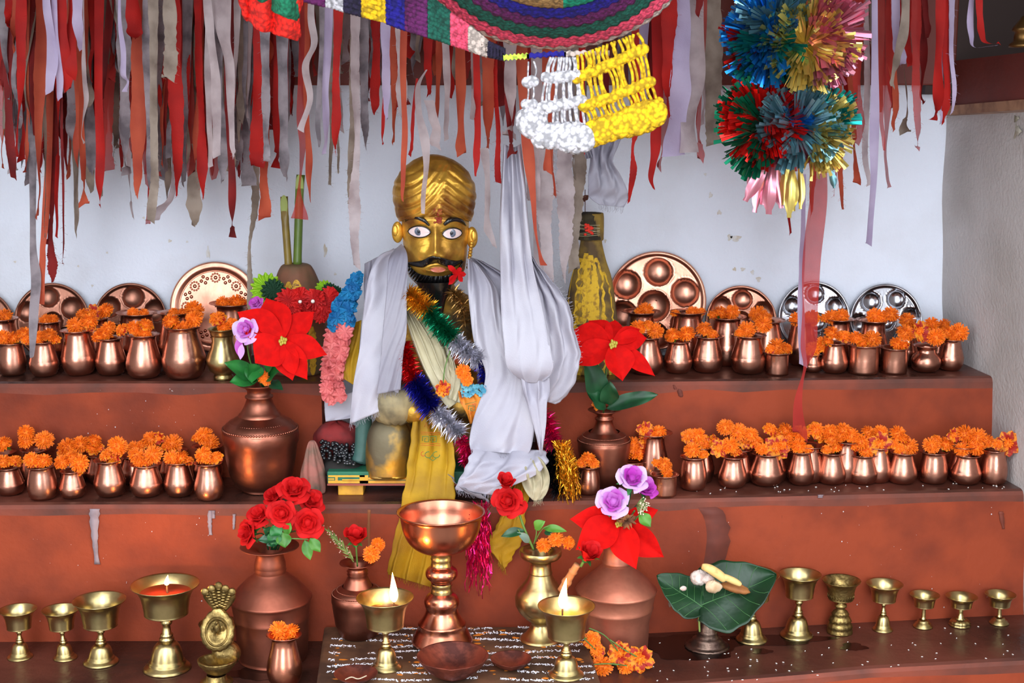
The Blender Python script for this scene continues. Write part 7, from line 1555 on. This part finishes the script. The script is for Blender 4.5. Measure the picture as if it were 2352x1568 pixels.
rosette(o, 1848, 104, YF - .02, 116, 'gold', (.05, -1, .1), 120, 1.35, seed=4); rosette(o, 1872, 80, YF, 124, 'pink', (.9, -.45, .1), 140, 1.25, seed=5); rosette(o, 1870, 120, YF, 100, 'rose', (.6, -.3, -.8), 70, .9, seed=6); rosette(o, 1760, 100, YF + .03, 112, 'red', (-.9, .2, -.1), 50, 1.2, seed=7)
rosette(o, 1830, 90, YF - .01, 60, 'purple', (0, -1, 0), 26, 1.3, seed=8)
o = thing('foil_ball', 'lower foil ball of red, green, steel blue and gold fringed rosettes', 'foil ball', tuple(W(1800, 300, YF)))
rosette(o, 1762, 280, YF, 112, 'red', (-.5, -.85, .25), 130, 1.25, seed=11); rosette(o, 1762, 292, YF + .02, 128, 'green', (-.95, -.1, -.2), 90, 1.2, seed=12); rosette(o, 1826, 292, YF - .02, 112, 'steelblue', (.1, -1, .05), 120, 1.4, seed=13)
rosette(o, 1866, 300, YF, 106, 'gold', (.85, -.4, -.15), 130, 1.25, seed=14); rosette(o, 1815, 305, YF + .01, 90, 'pink', (0, -.5, -.9), 50, .9, seed=15); rosette(o, 1822, 270, YF, 90, 'blue', (.1, -.8, .6), 40, .9, seed=16); rosette(o, 1830, 292, YF - .01, 56, 'purple', (0, -1, 0), 20, 1.3, seed=17); rosette(o, 1870, 280, YF, 100, 'teal', (.5, -.6, .6), 40, .9, seed=18)
def loops(name, label, key, L):
    o = thing(name, label, 'foil loops', tuple(W(L[0][0], L[0][1], YF)))
    for x0, y0, x1, y1, w in L:
        mb = MB(); mb.leaf(W(x0, y0, YF), W(x1, y1, YF - .01), w * PX(YF), (rn(.5), -1, rn(.3)), curl=rn(.18), fold=-.25, n=14, m=6, peak=.7, tipw=.4, wav=.08); mb.build('foil_loop', FM[key], parent=o)
    return o
loops('foil_streamers', 'pink foil loops dangling below the lower foil ball', 'rose', [(1768, 350, 1712, 462, 30), (1770, 360, 1735, 488, 28), (1778, 360, 1765, 492, 32), (1760, 350, 1722, 440, 24), (1775, 340, 1750, 470, 26), (1785, 370, 1795, 478, 28)])
loops('foil_streamers', 'crinkled gold-pink foil loops beside the plain pink ones', 'gold', [(1808, 370, 1800, 470, 26), (1815, 360, 1822, 485, 34), (1822, 370, 1812, 500, 24), (1835, 370, 1838, 480, 18)])
loops('foil_streamers', 'steel blue foil slip under the gold side of the lower foil ball', 'steelblue', [(1905, 380, 1916, 432, 16)])
mb = MB(); mb.tube([W(1815, -120, YF), W(1815, 100, YF), W(1808, 300, YF)], .0008, 5)
tag(mb.build('hanging_string', mat('pale_string', (170, 160, 150), .9), loc=tuple(W(1815, -120, YF))), 'string joining the two foil balls', 'string')
# pole and wires the cloth strips and canopy hang from (above the picture)
mb = MB()
for Y in (3.0, 3.12, 3.24, 3.36, 3.44): mb.tube([(-1.48, Y, W(0, TOP, Y).z + .004), (1.3, Y, W(0, TOP, Y).z + .004)], .003, 6)
tag(mb.build('hanging_wires', mat('iron_wire', (90, 84, 80), .5, .8), loc=(0, 3.2, 2.0)), 'iron wires under the roof from which the cloth strips hang', 'wires')
for o in bpy.data.objects:
    if '_w' in o: del o['_w']
